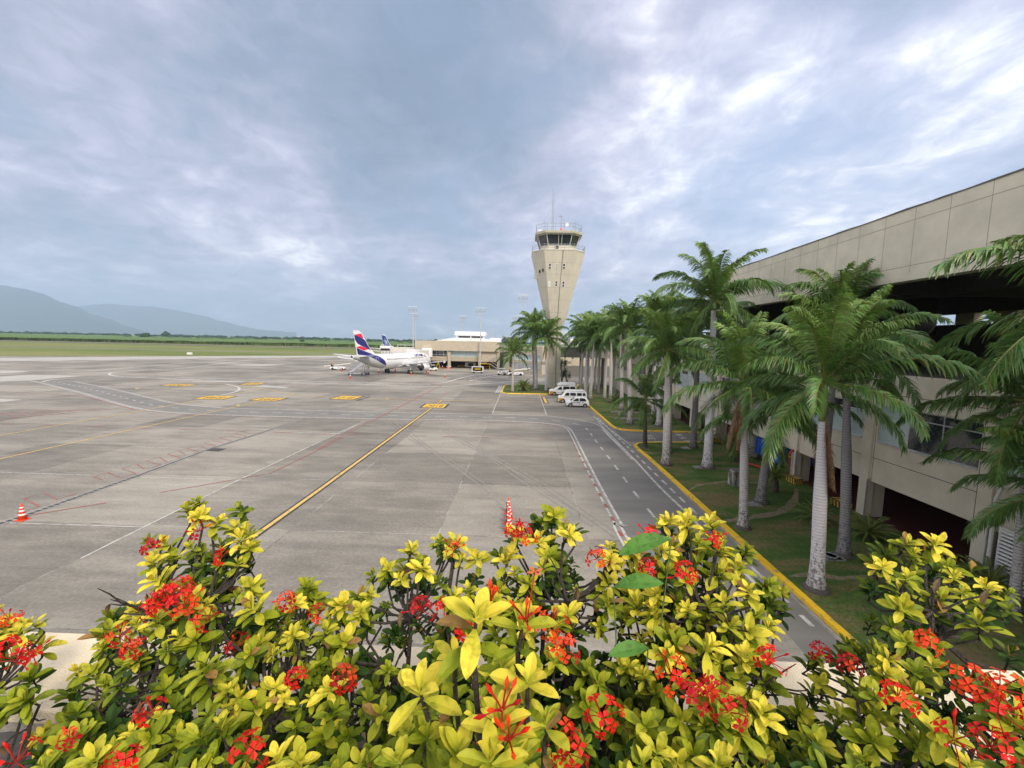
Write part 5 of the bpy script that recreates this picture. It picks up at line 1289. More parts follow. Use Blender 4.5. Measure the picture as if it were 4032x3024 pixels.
    # wings with sweep, dihedral and a thick root fairing
    def wing(name, root_, tip, th0, th1, m, par, n=8, mid=None):
        """root_/tip: (x, y_leading, y_trailing, z)."""
        b = MB(); b.sm = False; prof = [(0, 0), (.08, .55), (.3, 1), (.6, .75), (1, .04), (.6, -.35), (.3, -.55), (.08, -.4)]
        prev = None
        sts = [root_]+([mid] if mid else [])+[tip]
        ths = [th0]+([th0*.62] if mid else [])+[th1]
        for (x, yl, yt, z), th in zip(sts, ths):
            nn = b.pts([(x, yl+(yt-yl)*c, z+th*h*.5) for c, h in prof])
            if prev is not None:
                for k in range(8): j = (k+1) % 8; b.face((prev+k, prev+j, nn+j, nn+k))
            else: b.face([nn+i for i in range(8)])
            prev = nn
        b.face([prev+i for i in range(8)][::-1]); o = b.build(name, m, par); smooth_recalc(o.data); return o
    wgm = mat('wing_grey', (.62, .63, .64), (.55, .56, .57), rough=.4)
    for sg in (1, -1):
        wo = wing('wing', (sg*1.2, S0-11.9, S0-18.6, 2.55), (sg*17.0, S0-21.2, S0-22.8, 4.15), .95, .2, wgm, A, mid=(sg*6.4, S0-15.0, S0-18.9, 3.05))
        b = MB(); b.poly([(sg*17.0, S0-21.2, 4.15), (sg*17.1, S0-22.0, 4.6), (sg*17.1, S0-22.9, 4.62), (sg*17.0, S0-22.8, 4.1)]); b.poly([(sg*17.04, S0-21.2, 4.12), (sg*17.1, S0-22.1, 3.75), (sg*17.1, S0-22.9, 3.75), (sg*17.04, S0-22.8, 4.12)]); b.build('wingtip_fence', wgm if livery == 'a' else navy, wo)
        for xx, yy, zz in ((4.0, 18.6, 2.55), (8.2, 19.6, 2.95), (11.5, 20.7, 3.3)):
            b = MB(); b.sm = True; b.tube([(sg*xx, S0-yy+1.6, zz), (sg*xx, S0-yy+.6, zz-.15), (sg*xx, S0-yy-.6, zz-.1), (sg*xx, S0-yy-1.5, zz+.15)], [.06, .26, .26, .05], 10); b.build('flap_fairing', wgm, wo)
        # flap line
        b = MB(); b.tube([(sg*2.2, S0-18.0, 2.95), (sg*6.4, S0-18.3, 3.2), (sg*13, S0-20.9, 3.88)], .05, 4); b.build('flap_gap', steel, wo)
        # engine
        ex, ey, ez = sg*5.75, S0-11.4, 1.95
        b = MB(); b.sm = True; b.lathe([(.86, 0), (1.02, .12), (1.14, .7), (1.18, 1.5), (1.1, 2.6), (.92, 3.4), (.9, 3.4)], (0, 0, 0), 28); o = b.build('engine', white, A, loc=(ex, ey, ez)); o.rotation_euler = (pi/2, 0, 0); eo = o
        b = MB(); b.sm = True; b.lathe([(.84, -.01), (.8, .5), (.8, .55)], (0, 0, 0), 28); b.build('engine_intake', dark, eo)
        b = MB(); b.sm = True; b.lathe([(.86, 3.38), (.66, 3.45), (.58, 4.2), (.38, 4.7), (.28, 5.0), (.05, 5.4)], (0, 0, 0), 20); b.build('exhaust_core', mat('burnt_metal', (.16, .145, .135), rough=.4, metal=.6), eo)
        b = MB(); b.lathe([(.87, 3.2), (.93, 3.42)], (0, 0, 0), 24); b.build('nozzle', mat('dark_nozzle', (.04, .038, .036)), eo)
        b = MB(); b.prism_y([(-.12, 0), (.12, 0), (.12, .9), (-.12, .9)], -3.6, 1.5); o = b.build('pylon', white, A, loc=(ex, ey-1.5, ez+.75))
        # stabiliser
        wing('stabiliser', (sg*.5, S0-32.0, S0-35.6, 5.15), (sg*6.22, S0-35.6, S0-37.1, 5.75), .42, .12, wgm, A)
        # main gear
        b = MB(); b.tube([(sg*3.8, 0, 2.6), (sg*3.8, 0, .6)], .13, 8); b.tube([(sg*3.0, -.1, 2.5), (sg*3.8, 0, 1.3)], .07, 6); b.tube([(sg*3.3, 0, .58), (sg*4.3, 0, .58)], .09, 6); go = b.build('main_gear', steel, A)
        b = MB(); b.box((sg*3.98, -.35, 1.15), (sg*4.04, .35, 2.3)); b.build('gear_door', white, go)
        for x in (3.42, 4.18):
            b = MB(); b.sm = False; b.tube([(sg*x-.18, 0, .58), (sg*x+.18, 0, .58)], .58, 22); add_bevel(b.build('wheel', black, A), .06)
            b = MB(); b.tube([(sg*x-.2, 0, .58), (sg*x+.2, 0, .58)], .26, 14); b.build('wheel_hub', steel, A)
    b = MB(); b.tube([(0, 12.6, 2.3), (0, 12.65, .4)], .1, 8); b.build('nose_gear', steel, A)
    for x in (-.28, .28): b = MB(); b.tube([(x-.1, 12.65, .38), (x+.1, 12.65, .38)], .38, 18); b.build('nose_wheel', black, A)
    b = MB(); b.sm = True; prev = None
    for s, hw, zt_ in ((10.6, .3, 2.1), (11.8, 1.5, 2.45), (14, 1.95, 2.65), (18, 1.95, 2.6), (20, 1.5, 2.4), (21.8, .3, 2.1)):
        n = b.pts([(hw*cos(pi*k/10), S0-s, 2.55-(.95 if hw > 1 else .6)*sin(pi*k/10)*(hw/1.95)**.3) for k in range(11)])
        if prev is not None:
            for k in range(10): b.face((prev+k, prev+k+1, n+k+1, n+k))
        prev = n
    b.build('belly_fairing', white, A)
    # fin
    fin = [(28.2, 5.95), (29.9, 6.0), (36.2, 5.6), (36.0, 5.6)]
    def fp(u, v, side, off=0.0):
        """u 0 leading edge .. 1 trailing edge, v 0 root .. 1 tip"""
        le = 29.0+(34.3-29.0)*v-(1.4*(1-v)**6 if v < .35 else 0); te = 35.55+(36.95-35.55)*v
        if v > .93: le += (v-.93)*9
        s = le+(te-le)*u; th = (.36*(1-v)+.10*v)*(sin(pi*min(1, u*.85+.08))**.7 if 0 < u < 1 else .12)*.5
        z = 5.45+(11.72-5.45)*v; return Vector((side*(th+off), S0-s, z))
    b = MB(); nu, nv = 12, 20
    for side in (1, -1):
        n0 = len(b.v)
        for j in range(nv+1):
            b.pts([fp(i/nu, j/nv, side) for i in range(nu+1)])
        for j in range(nv):
            for i in range(nu): k = n0+j*(nu+1)+i; b.face((k, k+1, k+nu+2, k+nu+1) if side > 0 else (k, k+nu+1, k+nu+2, k+1))
    for e in (0, nu):
        for j in range(nv): a = j*(nu+1)+e; c = a+(nv+1)*(nu+1); b.face((a, a+nu+1, c+nu+1, c))
    for i in range(nu): a = nv*(nu+1)+i; c = a+(nv+1)*(nu+1); b.face((a, a+1, c+1, c))
    fo = b.build('fin', white, A)
    def fin_patch(name, cols, m, par):
        """cols: (u, v0, v1) columns over the chord."""
        for side in (1, -1):
            b = MB(); prev = None
            C = []
            for (a, c) in zip(cols, cols[1:]):
                for k in range(4): t = k/4; C.append(tuple(a[i]+(c[i]-a[i])*t for i in range(3)))
            C.append(cols[-1])
            for (u, v0, v1) in C:
                n = b.pts([fp(u, v0+(v1-v0)*k/6, side, .02) for k in range(7)])
                if prev is not None:
                    for k in range(6): b.face((prev+k, n+k, n+k+1, prev+k+1))
                prev = n
            b.build(name, m, par)
    if livery == 'a':
        fin_patch('navy_upper_band', [(.06, .22, .60), (.12, .235, .64), (.22, .27, .685), (.4, .33, .73), (.6, .40, .765), (.85, .49, .80), (.97, .63, .82)], navy, fo)
        fin_patch('red_upper_band', [(.10, .70, .885), (.2, .695, .875), (.96, .825, .83)], redp, fo)
        fin_patch('red_lower_band', [(.21, .255, .265), (.56, .21, .365), (.65, .24, .39), (.97, .34, .355)], redp, fo)
        fin_patch('navy_lower_band', [(.1, 0, .03), (.5, 0, .17), (.88, 0, .295), (.97, .08, .325)], navy, fo)
        navy_t = mat('indigo_lettering', (.03, .025, .14), (.03, .025, .14), rough=.4)
        for sg in (1, -1):
            zz = R(40); c = ringpt(9.2, zz if sg > 0 else pi-zz, .03)
            t = text('lettering', 'LATAM', 1.35, navy_t, A, c, (R(90)-R(38), 0, R(90) if sg > 0 else R(-90)), ext=.02, sx=1.15, off=.045)
            # small folded-ribbon emblem ahead of the name
            for k, mm in enumerate((redp, navy_t, navy_t)):
                eb_ = MB()
                for q in range(4):
                    s0 = 5.9-.28*q*(1 if k != 1 else .2)+.3*k; a0 = 50-9*k-4*q; P = [ringpt(s0, R(a0), .03), ringpt(s0-.5, R(a0-3), .03), ringpt(s0-.5, R(a0-7), .03), ringpt(s0, R(a0-4), .03)]
                    if sg < 0: P = [Vector((-p.x, p.y, p.z)) for p in P]
                    eb_.poly(P if sg > 0 else P[::-1])
                eb_.build('emblem', mm, A)
    else:
        bl = mat('blue_fin_paint', (.03, .05, .22), (.028, .045, .2), rough=.35); fin_patch('blue_field', [(.12, 0, .9), (.5, 0, .93), (.99, .02, .97)], bl, fo)
        for side in (1, -1):
            b = MB(); P = []
            for k in range(10): a = pi/2+k*pi/5; r_ = (.36 if k % 2 == 0 else .15); P.append(fp(.5+r_*cos(a)*1.15, .48+r_*sin(a)*.9, side, .04))
            cc_ = fp(.5, .48, side, .04)
            for k in range(10): b.poly([cc_, P[k], P[(k+1) % 10]])
            b.build('star', mat('pale_blue_star', (.35, .42, .62), rough=.4), fo)
    return A
airliner((-35.9, 121.5, 0), radians(17), 'white airliner with navy and red striped tail parked nose-in at the concourse', 'a')
p = AY(*ct(1870, 450), 190)
airliner((p.x+4.0, 206, 0), radians(17), 'second airliner with a blue star-marked tail, mostly hidden behind the jet bridges', 'b')

# ------------------------------------------------------------ road vehicles: side profile pulled across the width
def wheel_at(par, x, y, r, wd, sg):
    b = MB(); b.tube([(x, y, r), (x, y+sg*wd, r)], r, 22); o = b.build('wheel', black, par); add_bevel(o, .025)
    b = MB(); b.tube([(x, y+sg*(wd+.006), r), (x, y+sg*(wd-.02), r)], r*.64, 16); b.build('rim', mat('silver_rim', (.55, .55, .56), rough=.3, metal=.7), o)
    b = MB()
    for k in range(5): a = k*2*pi/5; b.box((x+cos(a)*r*.36-.03, y+sg*(wd+.004), r+sin(a)*r*.36-.03), (x+cos(a)*r*.36+.03, y+sg*(wd+.009), r+sin(a)*r*.36+.03))
    b.build('rim_slot', dark, o)
def vehicle(name, loc, rz, label, cat, prof, W, belt, top, tumble, windows, screen, rear, wheels, wr, extras=None, paint=None, group=None, lower=None):
    """local +x is the nose; prof = [(x, z)...] closed side outline."""
    V = root(name, loc, label, cat, group, rz=rz)
    def inset(z): return W/2-tumble*max(0, (z-belt)/(top-belt))
    def fn(x, y, z): return (x, inset(z)*(1 if y > 0 else -1)*abs(y), z)
    pf = []
    for a, c in zip(prof, prof[1:]+prof[:1]):
        pf.append(a)
        if (a[1]-belt)*(c[1]-belt) < -1e-9: t = (belt-a[1])/(c[1]-a[1]); pf.append((a[0]+(c[0]-a[0])*t, belt))
    b = MB(); k_ = len(pf); n0 = b.pts([fn(x, -1, z) for x, z in pf]+[fn(x, 1, z) for x, z in pf])
    for i in range(k_): j = (i+1) % k_; b.face((n0+j, n0+i, n0+k_+i, n0+k_+j))
    for part in ([i for i in range(k_) if pf[i][1] <= belt+1e-9], [i for i in range(k_) if pf[i][1] >= belt-1e-9]):
        b.face([n0+i for i in part]); b.face([n0+k_+i for i in part][::-1])
    o = b.build('body', paint or white, V); smooth_recalc(o.data); add_bevel(o, .06, 3)
    for poly, nm in windows:
        for sg in (1, -1):
            g_ = MB(); P = [(x, sg*(inset(z)+.008), z) for x, z in poly]; g_.poly(P if sg < 0 else P[::-1]); wo = g_.build('side_window', glass, V)
            fr_ = MB(); fr_.tube(P+[P[0]], .015, 4, cap=False); fr_.build('window_seal', black, wo)
    for nm, (xa, za), (xb, zb_), m_ in ((('windscreen',)+screen+(glass,)), (('rear_window',)+rear+(glass,))):
        d = Vector((xb-xa, zb_-za)).normalized(); n_ = Vector((d.y, -d.x))*(1 if nm == 'windscreen' else -1)
        if nm == 'windscreen' and n_.x < 0: n_ = -n_
        if nm != 'windscreen' and n_.x > 0: n_ = -n_
        if n_.y < 0 and nm == 'windscreen': n_ = n_
        g_ = MB(); i0, i1 = inset(za)-.07, inset(zb_)-.09; k = .012
        g_.poly([(xa+n_.x*k, -i0, za+n_.y*k), (xa+n_.x*k, i0, za+n_.y*k), (xb+n_.x*k, i1, zb_+n_.y*k), (xb+n_.x*k, -i1, zb_+n_.y*k)]); g_.build(nm, m_, V)
    for x in wheels:
        for sg in (1, -1):
            b = MB(); b.tube([(x, sg*(W/2-.3), wr+.02), (x, sg*(W/2+.004), wr+.02)], wr*1.22, 24); b.build('wheel_arch', black, V)
            wheel_at(V, x, sg*(W/2-.19), wr, .205, sg)
    xf = max(p[0] for p in prof); xr = min(p[0] for p in prof)
    for sg in (1, -1):
        b = MB(); b.blob((xf-.22, sg*(W/2-.24), belt*.80), (.2, .17, .11), 1, 2, 0); b.build('headlight', mat('headlight_glass', (.6, .62, .65), rough=.1), V)
        b = MB(); b.box((xr-.01, sg*(W/2-.14)-.08, belt*.75), (xr+.12, sg*(W/2-.14)+.08, belt*1.1)); b.build('tail_light', mat('red_lens', (.4, .01, .01), rough=.2), V)
        b = MB(); mx_ = windows[0][0][0][0]-.02; b.blob((mx_, sg*(W/2+.12), belt+.1), (.07, .11, .09), 3, 2, 0); b.build('mirror', paint or white, V)
        b = MB(); 
        for dx in (0.95,): b.box((windows[0][0][0][0]-dx, sg*(W/2+.003), belt-.16), (windows[0][0][0][0]-dx+.16, sg*(W/2+.025), belt-.12))
        b.build('door_handle', lower or steel, V)
        b = MB()
        for x in (windows[0][0][0][0]-1.08, windows[0][0][0][0]-.0): b.box((x, sg*(W/2+.001), .45), (x+.014, sg*(W/2+.006), belt-.02))
        b.build('door_seam', steel, V)
    if lower is not None:
        b = MB(); b.box((xr+.06, -W/2-.004, .2), (xf-.1, W/2+.004, .33)); b.build('sill', lower, V)
    b = MB(); b.box((xf-.03, -W/2+.3, .34), (xf+.012, W/2-.3, .52)); b.build('grille', black, V)
    if extras: extras(V, inset)
    return V
RZ = pi
def striped_bumper(V, xf, W, z0, z1):
    b = MB(); b.box((xf-.16, -W/2+.05, z0), (xf+.03, W/2-.05, z1)); b.box((xf-.75, -W/2-.012, z0), (xf-.12, W/2+.012, z1)); b.build('bumper_tape', mat('amber_tape', (.80, .38, .02), rough=.5), V)
    s = MB()
    for k in range(4):
        x = xf-.72+k*.17
        s.poly([(x, W/2+.016, z0), (x+.07, W/2+.016, z0), (x+.15, W/2+.016, z1), (x+.08, W/2+.016, z1)])
    s.build('tape_stripe', black, V); s = MB()
    for k in range(6): y = -W/2+.12+k*.27; s.poly([(xf+.034, y, z0), (xf+.034, y+.1, z0), (xf+.034, y+.18, z1), (xf+.034, y+.08, z1)])
    s.build('tape_stripe', black, V)
q = G(*cv(760, 745)); 
def ex1(V, ins):
    striped_bumper(V, 2.42, 1.9, .3, .82)
    b = MB(); b.prism_y([(-2.35, 1.86), (1.0, 1.86), (.75, 2.22), (.3, 2.42), (-2.2, 2.46), (-2.35, 2.3)], -.83, .83); add_bevel(b.build('high_roof', white, V), .12, 3)
    b = MB()
    for sg in (1, -1): b.box((-1.3, sg*.86-.02, 1.87), (.85, sg*.86+.02, 1.93))
    b.build('roof_strip', steel, V)
    b = MB(); 
    for sg in (1, -1): b.box((-1.6, sg*.955-.006, .52), (1.0, sg*.955+.006, .60))
    b.build('side_moulding', steel, V)
qv1 = G(*cv(810, 752)); L1 = 4.95
vehicle('white_van', (G(*cv(300, 740)).x+2.5, G(*cv(800, 755)).y+.95, 0), RZ, 'high-roofed white van with black side glass, farthest of the three parked vehicles', 'van',
        [(-2.45, .3), (2.40, .3), (2.45, .75), (2.3, .98), (1.75, 1.14), (.75, 1.86), (.5, 1.93), (-2.3, 1.95), (-2.42, 1.7), (-2.48, 1.0)], 1.9, 1.08, 1.95, .12,
        [([(1.05, 1.13), (1.0, 1.2), (.5, 1.62), (.2, 1.66), (.12, 1.14)], 0), ([(-.05, 1.16), (-.15, 1.7), (-1.2, 1.72), (-1.3, 1.12)], 0), ([(-1.36, 1.12), (-1.36, 1.72), (-2.2, 1.74), (-2.32, 1.3), (-2.2, 1.12)], 0)],
        ((1.72, 1.17), (.80, 1.83)), ((-2.46, 1.15), (-2.38, 1.8)), (1.5, -1.45), .33, ex1)
def ex2(V, ins):
    striped_bumper(V, 2.3, 1.7, .28, .78)
    b = MB(); b.prism_y([(-2.0, 1.9), (1.1, 1.9), (.95, 2.08), (-1.8, 2.12)], -.68, .68); add_bevel(b.build('raised_roof', white, V), .08, 3)
    b = MB()
    for sg in (1, -1): b.box((-1.9, sg*.7-.03, 1.93), (.9, sg*.7+.03, 1.97))
    b.build('roof_rack', steel, V)
    b = MB(); b.box((.05, .856, .98), (.05+.01, .86, 1.0)); 
    for sg in (1, -1):
        for k in range(7): b.box((.35+k*.13, sg*.858-.003, 1.0), (.43+k*.13, sg*.858+.003, 1.06+.03*(k % 2)))
    b.build('small_lettering', navy, V)
    b = MB()
    for sg in (1, -1): b.box((-.75, sg*.858-.004, .92), (.08, sg*.858+.004, 1.14))
    pn = b.build('door_sign', mat('sign_blue', (.04, .08, .35)), V); b = MB()
    for sg in (1, -1): b.box((-.69, sg*.864-.003, .96), (.02, sg*.864+.003, 1.10))
    b.build('sign_field', white, pn)
vehicle('white_minibus', (G(*cv(640, 1000)).x+2.32, G(*cv(1200, 1035)).y+.85, 0), RZ, 'white minibus with separate side windows and amber striped bumper, middle of the three parked', 'minibus',
        [(-2.25, .28), (2.25, .28), (2.3, .7), (2.2, .98), (1.95, 1.12), (1.3, 1.80), (1.1, 1.9), (-2.1, 1.92), (-2.25, 1.7), (-2.3, .9)], 1.7, 1.1, 1.92, .12,
        [([(1.35, 1.2), (1.18, 1.5), (1.0, 1.66), (.55, 1.66), (.55, 1.2)], 0), ([(.4, 1.22), (.4, 1.66), (-.5, 1.66), (-.5, 1.22)], 0), ([(-.68, 1.22), (-.68, 1.66), (-1.45, 1.66), (-1.45, 1.22)], 0), ([(-1.6, 1.24), (-1.6, 1.66), (-1.95, 1.66), (-2.05, 1.5), (-2.05, 1.24)], 0)],
        ((1.93, 1.17), (1.36, 1.77)), ((-2.27, 1.15), (-2.2, 1.72)), (1.6, -1.35), .32, ex2)
def ex3(V, ins):
    for sg in (1, -1):
        for s_, dx, sz in (('LATAM', .28, .30), ('01', -.76, .34)):
            t = text('lettering', s_, sz, mat('blue_lettering', (.04, .06, .28), rough=.4), V, (dx if sg < 0 else dx, sg*(.745+.008), .70), (pi/2, 0, 0 if sg < 0 else pi), ext=.003, sx=1.35 if s_ == 'LATAM' else 1.0, off=.008)
            if sg < 0: t.location.x = -dx-.0
        b = MB(); b.box((-1.0, sg*.752-.006, .44), (.75, sg*.752+.006, .475)); b.build('rub_strip', steel, V)
        b = MB(); P = [(.80, .58), (.92, .58), (1.0, .80), (.86, .84)]; b.poly([(x, sg*.756, z) for x, z in P][::-sg]); b.build('emblem', mat('violet_emblem', (.12, .04, .18)), V)
    b = MB(); b.tube([(-1.0, .3, 1.5), (-1.35, .3, 1.85)], .012, 4); b.build('aerial', black, V)
vehicle('small_car', (G(*cv(925, 1150)).x+1.78, G(*cv(1350, 1190)).y+.75, 0), RZ, 'small white hatchback marked LATAM 01, nearest of the three parked vehicles', 'car',
        [(-1.70, .26), (1.70, .26), (1.76, .5), (1.72, .68), (1.45, .84), (1.0, .93), (.35, 1.40), (.05, 1.49), (-.9, 1.50), (-1.35, 1.40), (-1.66, .98), (-1.75, .6)], 1.5, .90, 1.5, .16,
        [([(.78, .95), (.68, 1.02), (.25, 1.32), (-.12, 1.38), (-.15, .93)], 0), ([(-.27, .93), (-.27, 1.39), (-.75, 1.39), (-1.1, 1.3), (-1.28, 1.0), (-1.2, .94)], 0)],
        ((1.02, .96), (.40, 1.37)), ((-1.66, 1.02), (-1.38, 1.37)), (1.10, -1.12), .28, ex3, lower=None)
for o in list(bpy.data.objects):
    pass
# ------------------------------------------------------------ ramp equipment
def small_wheels(par, xs, ys, r, m=black):
    for x in xs:
        for y in ys: b = MB(); b.tube([(x, y-.1, r), (x, y+.1, r)], r, 16); b.build('wheel', m, par)
def belt_loader(loc, rz, label):
    r = root('belt_loader', loc, label, 'belt loader', 'belt loaders on the apron', rz=rz)
    b = MB(); b.prism_y([(-2.3, .35), (2.2, .35), (2.3, .6), (2.2, 1.0), (.9, 1.05), (-2.2, .95)], -.9, .9); add_bevel(b.build('chassis', white, r), .05)
    b = MB(); n = [(-4.6, .9), (4.2, 2.0), (4.2, 2.2), (-4.6, 1.1)]; b.prism_y(n, -.45, .45); b.build('belt', mat('belt_rubber', (.05, .05, .05)), r)
    b = MB()
    for y in (-.5, .5): b.prism_y([(-4.3, .95), (4.3, 2.0), (4.3, 2.28), (-4.3, 1.2)], y-.04, y+.04)
    b.build('side_rail', offwhite, r)
    b = MB(); b.box((-1.9, -.8, 1.0), (-1.2, -.5, 1.5)); b.box((-1.9, -.8, 1.45), (-1.75, -.5, 1.9)); b.build('seat', black, r)
    b = MB(); b.tube([(-1.3, .3, 1.2), (-1.3, .3, 2.0)], .05, 5); b.box((-1.45, .15, 2.0), (-1.15, .45, 2.25)); b.build('beacon', mat('amber', (.8, .3, .02)), r)
    small_wheels(r, (-1.4, 1.5), (-.82, .82), .38); b = MB()
    for k in range(5): b.box((.1+k*.2, -.915, .6), (.22+k*.2, -.905, .8))
    b.build('small_lettering', navy, r); return r
q = G(*ct(420, 1305)); belt_loader((q.x, q.y+.9, 0), 0, 'white belt loader standing alone left of the boarding stairs')
q = G(*cb(1960, 910)); belt_loader((q.x+1.5, q.y+.9, 0), radians(8), 'white belt loader half hidden by the short island palm')
def tug(loc, rz, label):
    r = root('baggage_tug', loc, label, 'tug', 'baggage tugs', rz=rz)
    b = MB(); b.prism_y([(-1.3, .3), (1.3, .3), (1.35, .7), (1.1, 1.05), (.2, 1.1), (0, .8), (-.6, .75), (-.65, 1.0), (-1.3, .95)], -.7, .7); add_bevel(b.build('body', white, r), .05)
    b = MB()
    for x in (-.6, .5):
        for y in (-.6, .6): b.tube([(x, y, .9), (x, y, 1.85)], .035, 5)
    b.build('post', steel, r)
    b = MB(); b.box((-.75, -.7, 1.85), (.65, .7, 1.93)); b.build('roof', white, r)
    b = MB(); b.box((-.5, -.3, .75), (-.1, .3, 1.25)); b.build('seat', black, r)
    b = MB(); b.box((-1.36, -.7, .3), (-1.3, .7, .5)); b.box((1.33, -.65, .32), (1.38, .65, .5)); b.box((-.6, -.72, .35), (.6, -.70, .5)); b.build('bumper', yellow, r)
    small_wheels(r, (-.85, .9), (-.6, .6), .3); return r
q = G(*cf(1700, 893)); tug((q.x-.6, q.y+.7, 0), radians(20), 'white baggage tug with yellow bumper by the airliner engine')
q = G(*cb(1840, 900)); tug((q.x-.5, q.y+.7, 0), radians(170), 'white tug coupled at the left of the loader by the island palm')
# tall yellow service steps by the tug
q = G(*cf(1800, 830)); r = root('service_steps', (q.x, q.y, 0), 'yellow maintenance steps beside the tug at the undercroft', 'steps')
b = MB()
for y in (-.4, .4): b.tube([(-.7, y, 0), (.1, y, 2.3)], .05, 4); b.tube([(.8, y, 0), (.1, y, 2.3)], .05, 4); b.tube([(.1, y, 2.3), (.1, y, 3.2)], .04, 4)
for k in range(7): t = k/7; b.box((-.7+.8*t-.1, -.4, 2.3*t), (-.7+.8*t+.1, .4, 2.3*t+.04))
b.build('frame', yellow, r)
# open-sided white baggage cart
q = G(*cb(1345, 865)); r = root('baggage_cart', (q.x, q.y+.8, 0), 'white covered baggage cart with yellow bags inside, standing before the concourse', 'baggage cart')
b = MB(); b.box((-1.75, -.8, .45), (1.75, .8, .62)); b.box((-1.75, -.8, 1.85), (1.75, .8, 1.98)); b.box((-1.75, -.8, .6), (-1.5, .8, 1.9)); b.box((1.5, -.8, .6), (1.75, .8, 1.9)); add_bevel(b.build('shell', white, r), .05)
b = MB(); b.box((-1.5, .7, .6), (1.5, .74, 1.87)); b.build('back_curtain', dark, r)
b = MB(); rr = random.Random(4)
for k in range(7): x = -.9+k*.26; b.box((x, -.3, 1.0+.1*(k % 2)), (x+.2, .3, 1.6+.1*rr.random()))
b.build('yellow_rack', yellow, r); small_wheels(r, (-1.2, 1.2), (-.6, .6), .26)
b = MB(); b.tube([(1.75, 0, .4), (2.5, 0, .35)], .04, 5); b.build('drawbar', steel, r)
# white generator with dark screen inside the undercroft
q = G(*cb(1260, 745)); r = root('ground_power_unit', (q.x, 153.5, 0), 'pale box trailer with a black panel in the dark undercroft', 'generator')
b = MB(); b.box((-2, -1, .4), (1.9, 1, 2.1)); add_bevel(b.build('body', mat('dim_white_box', (.45, .44, .42)), r), .08); b = MB(); b.box((-.9, -1.03, .7), (1.0, -1.0, 1.8)); b.build('panel', dark, r); small_wheels(r, (-1.3, 1.3), (-.8, .8), .35)
# boarding stairs
q0 = G(*ct(740, 1445)); q1 = G(*ct(1290, 1455)); r = root('boarding_stairs', (q0.x, q0.y-.3, 0), 'white mobile boarding stairs drawn up under the airliner tail', 'boarding stairs', rz=atan2(q1.y-q0.y, q1.x-q0.x)*.3)
Ls = q1.x-q0.x
b = MB(); b.tube([(0, 0, .35), (Ls, 0, .35)], .13, 6); b.tube([(0, 1.9, .35), (Ls, 1.9, .35)], .13, 6); b.build('base_frame', white, r)
b = MB()
for y in (0, 1.9): b.prism_y([(-.2, .25), (.2, .2), (4.2, 3.3), (4.2, 3.6), (3.9, 3.55)], y-.06, y+.06)
for k in range(14): t = k/14; b.box((.1+4.1*t, 0, .35+3.1*t), (.4+4.1*t, 1.9, .40+3.1*t))
b.build('stair_flight', white, r)
b = MB()
for y in (-.02, 1.92):
    for h in (.45, .75, 1.1): b.tube([(.1, y, .4+h), (4.2, y, 3.5+h), (5.4, y, 3.5+h)], .035, 4)
    for k in range(7): t = k/6; b.tube([(.1+4.1*t, y, .4+3.1*t), (.1+4.1*t, y, 1.5+3.1*t)], .03, 4)
b.build('handrail', alu, r)
b = MB(); b.box((4.1, 0, 3.4), (5.6, 1.9, 3.52)); b.build('platform', steel, r)
b = MB()
for y in (0, 1.9): b.tube([(Ls-.7, y, .4), (Ls-.2, y, 3.4)], .12, 6); b.tube([(Ls-1.3, y, .4), (4.3, y, 3.4)], .08, 6)
b.build('lift_strut', alu, r); small_wheels(r, (.35, Ls-1.1, Ls-.1), (0, 1.9), .33)
# ------------------------------------------------------------ cones
def cone(loc, label, h=.9, group='orange cones round the parked airliner', wt=True, rz=0):
    r = root('traffic_cone', loc, label, 'traffic cone', group, rz=rz)
    b = MB(); b.box((-.25*h, -.25*h, 0), (.25*h, .25*h, .05)); add_bevel(b.build('base', orange, r), .02)
    R0 = lambda z: (.17*(1-z/h)+.03)*h/.9
    b = MB(); b.sm = True; b.lathe([(R0(.05), .05), (R0(h*.97), h*.97), (.015, h)], (0, 0, 0), 20); b.build('body', orange, r)
    bands = ((.62, .97),) if not wt else ((.30, .40), (.52, .62), (.72, .80))
    for a, c in bands: b = MB(); b.lathe([(R0(h*a)+.004, h*a), (R0(h*c)+.004, h*c)], (0, 0, 0), 20); b.build('reflective_band', conewhite, r)
    return r
cone(G(90, 2047), 'lone orange cone with white bands at the left on the drain line', h=.88, group='banded orange cones near the terrace')
for i, (y, lab) in enumerate(((960, 'farthest cone of the short row at the centre'), (1003, 'fourth cone of the row at the centre, counted from the nearest'), (1040, 'middle cone of the row of five at the centre'), (1073, 'second nearest cone of the row at the centre'), (1105, 'nearest orange cone of the row at the centre, its base half hidden by blossom'))):
    cone(G(*c8(1386+(i % 2)*5, y-4)), lab, h=.9, group='banded orange cones near the terrace', rz=.3*i)
b = MB(); ps = [G(*c8(1386+(i % 2)*5, y-4)) for i, y in enumerate((960, 1003, 1040, 1073, 1105))]
for a, c in zip(ps, ps[1:]):
    L_ = [a.lerp(c, k/8)+Vector((-.12, 0, .62-.45*sin(pi*k/8))) for k in range(9)]; b.tube(L_, .014, 4)
tag(b.build('chain', mat('dark_chain', (.05, .04, .04))), 'dark chain sagging between the row of orange cones', 'chain')
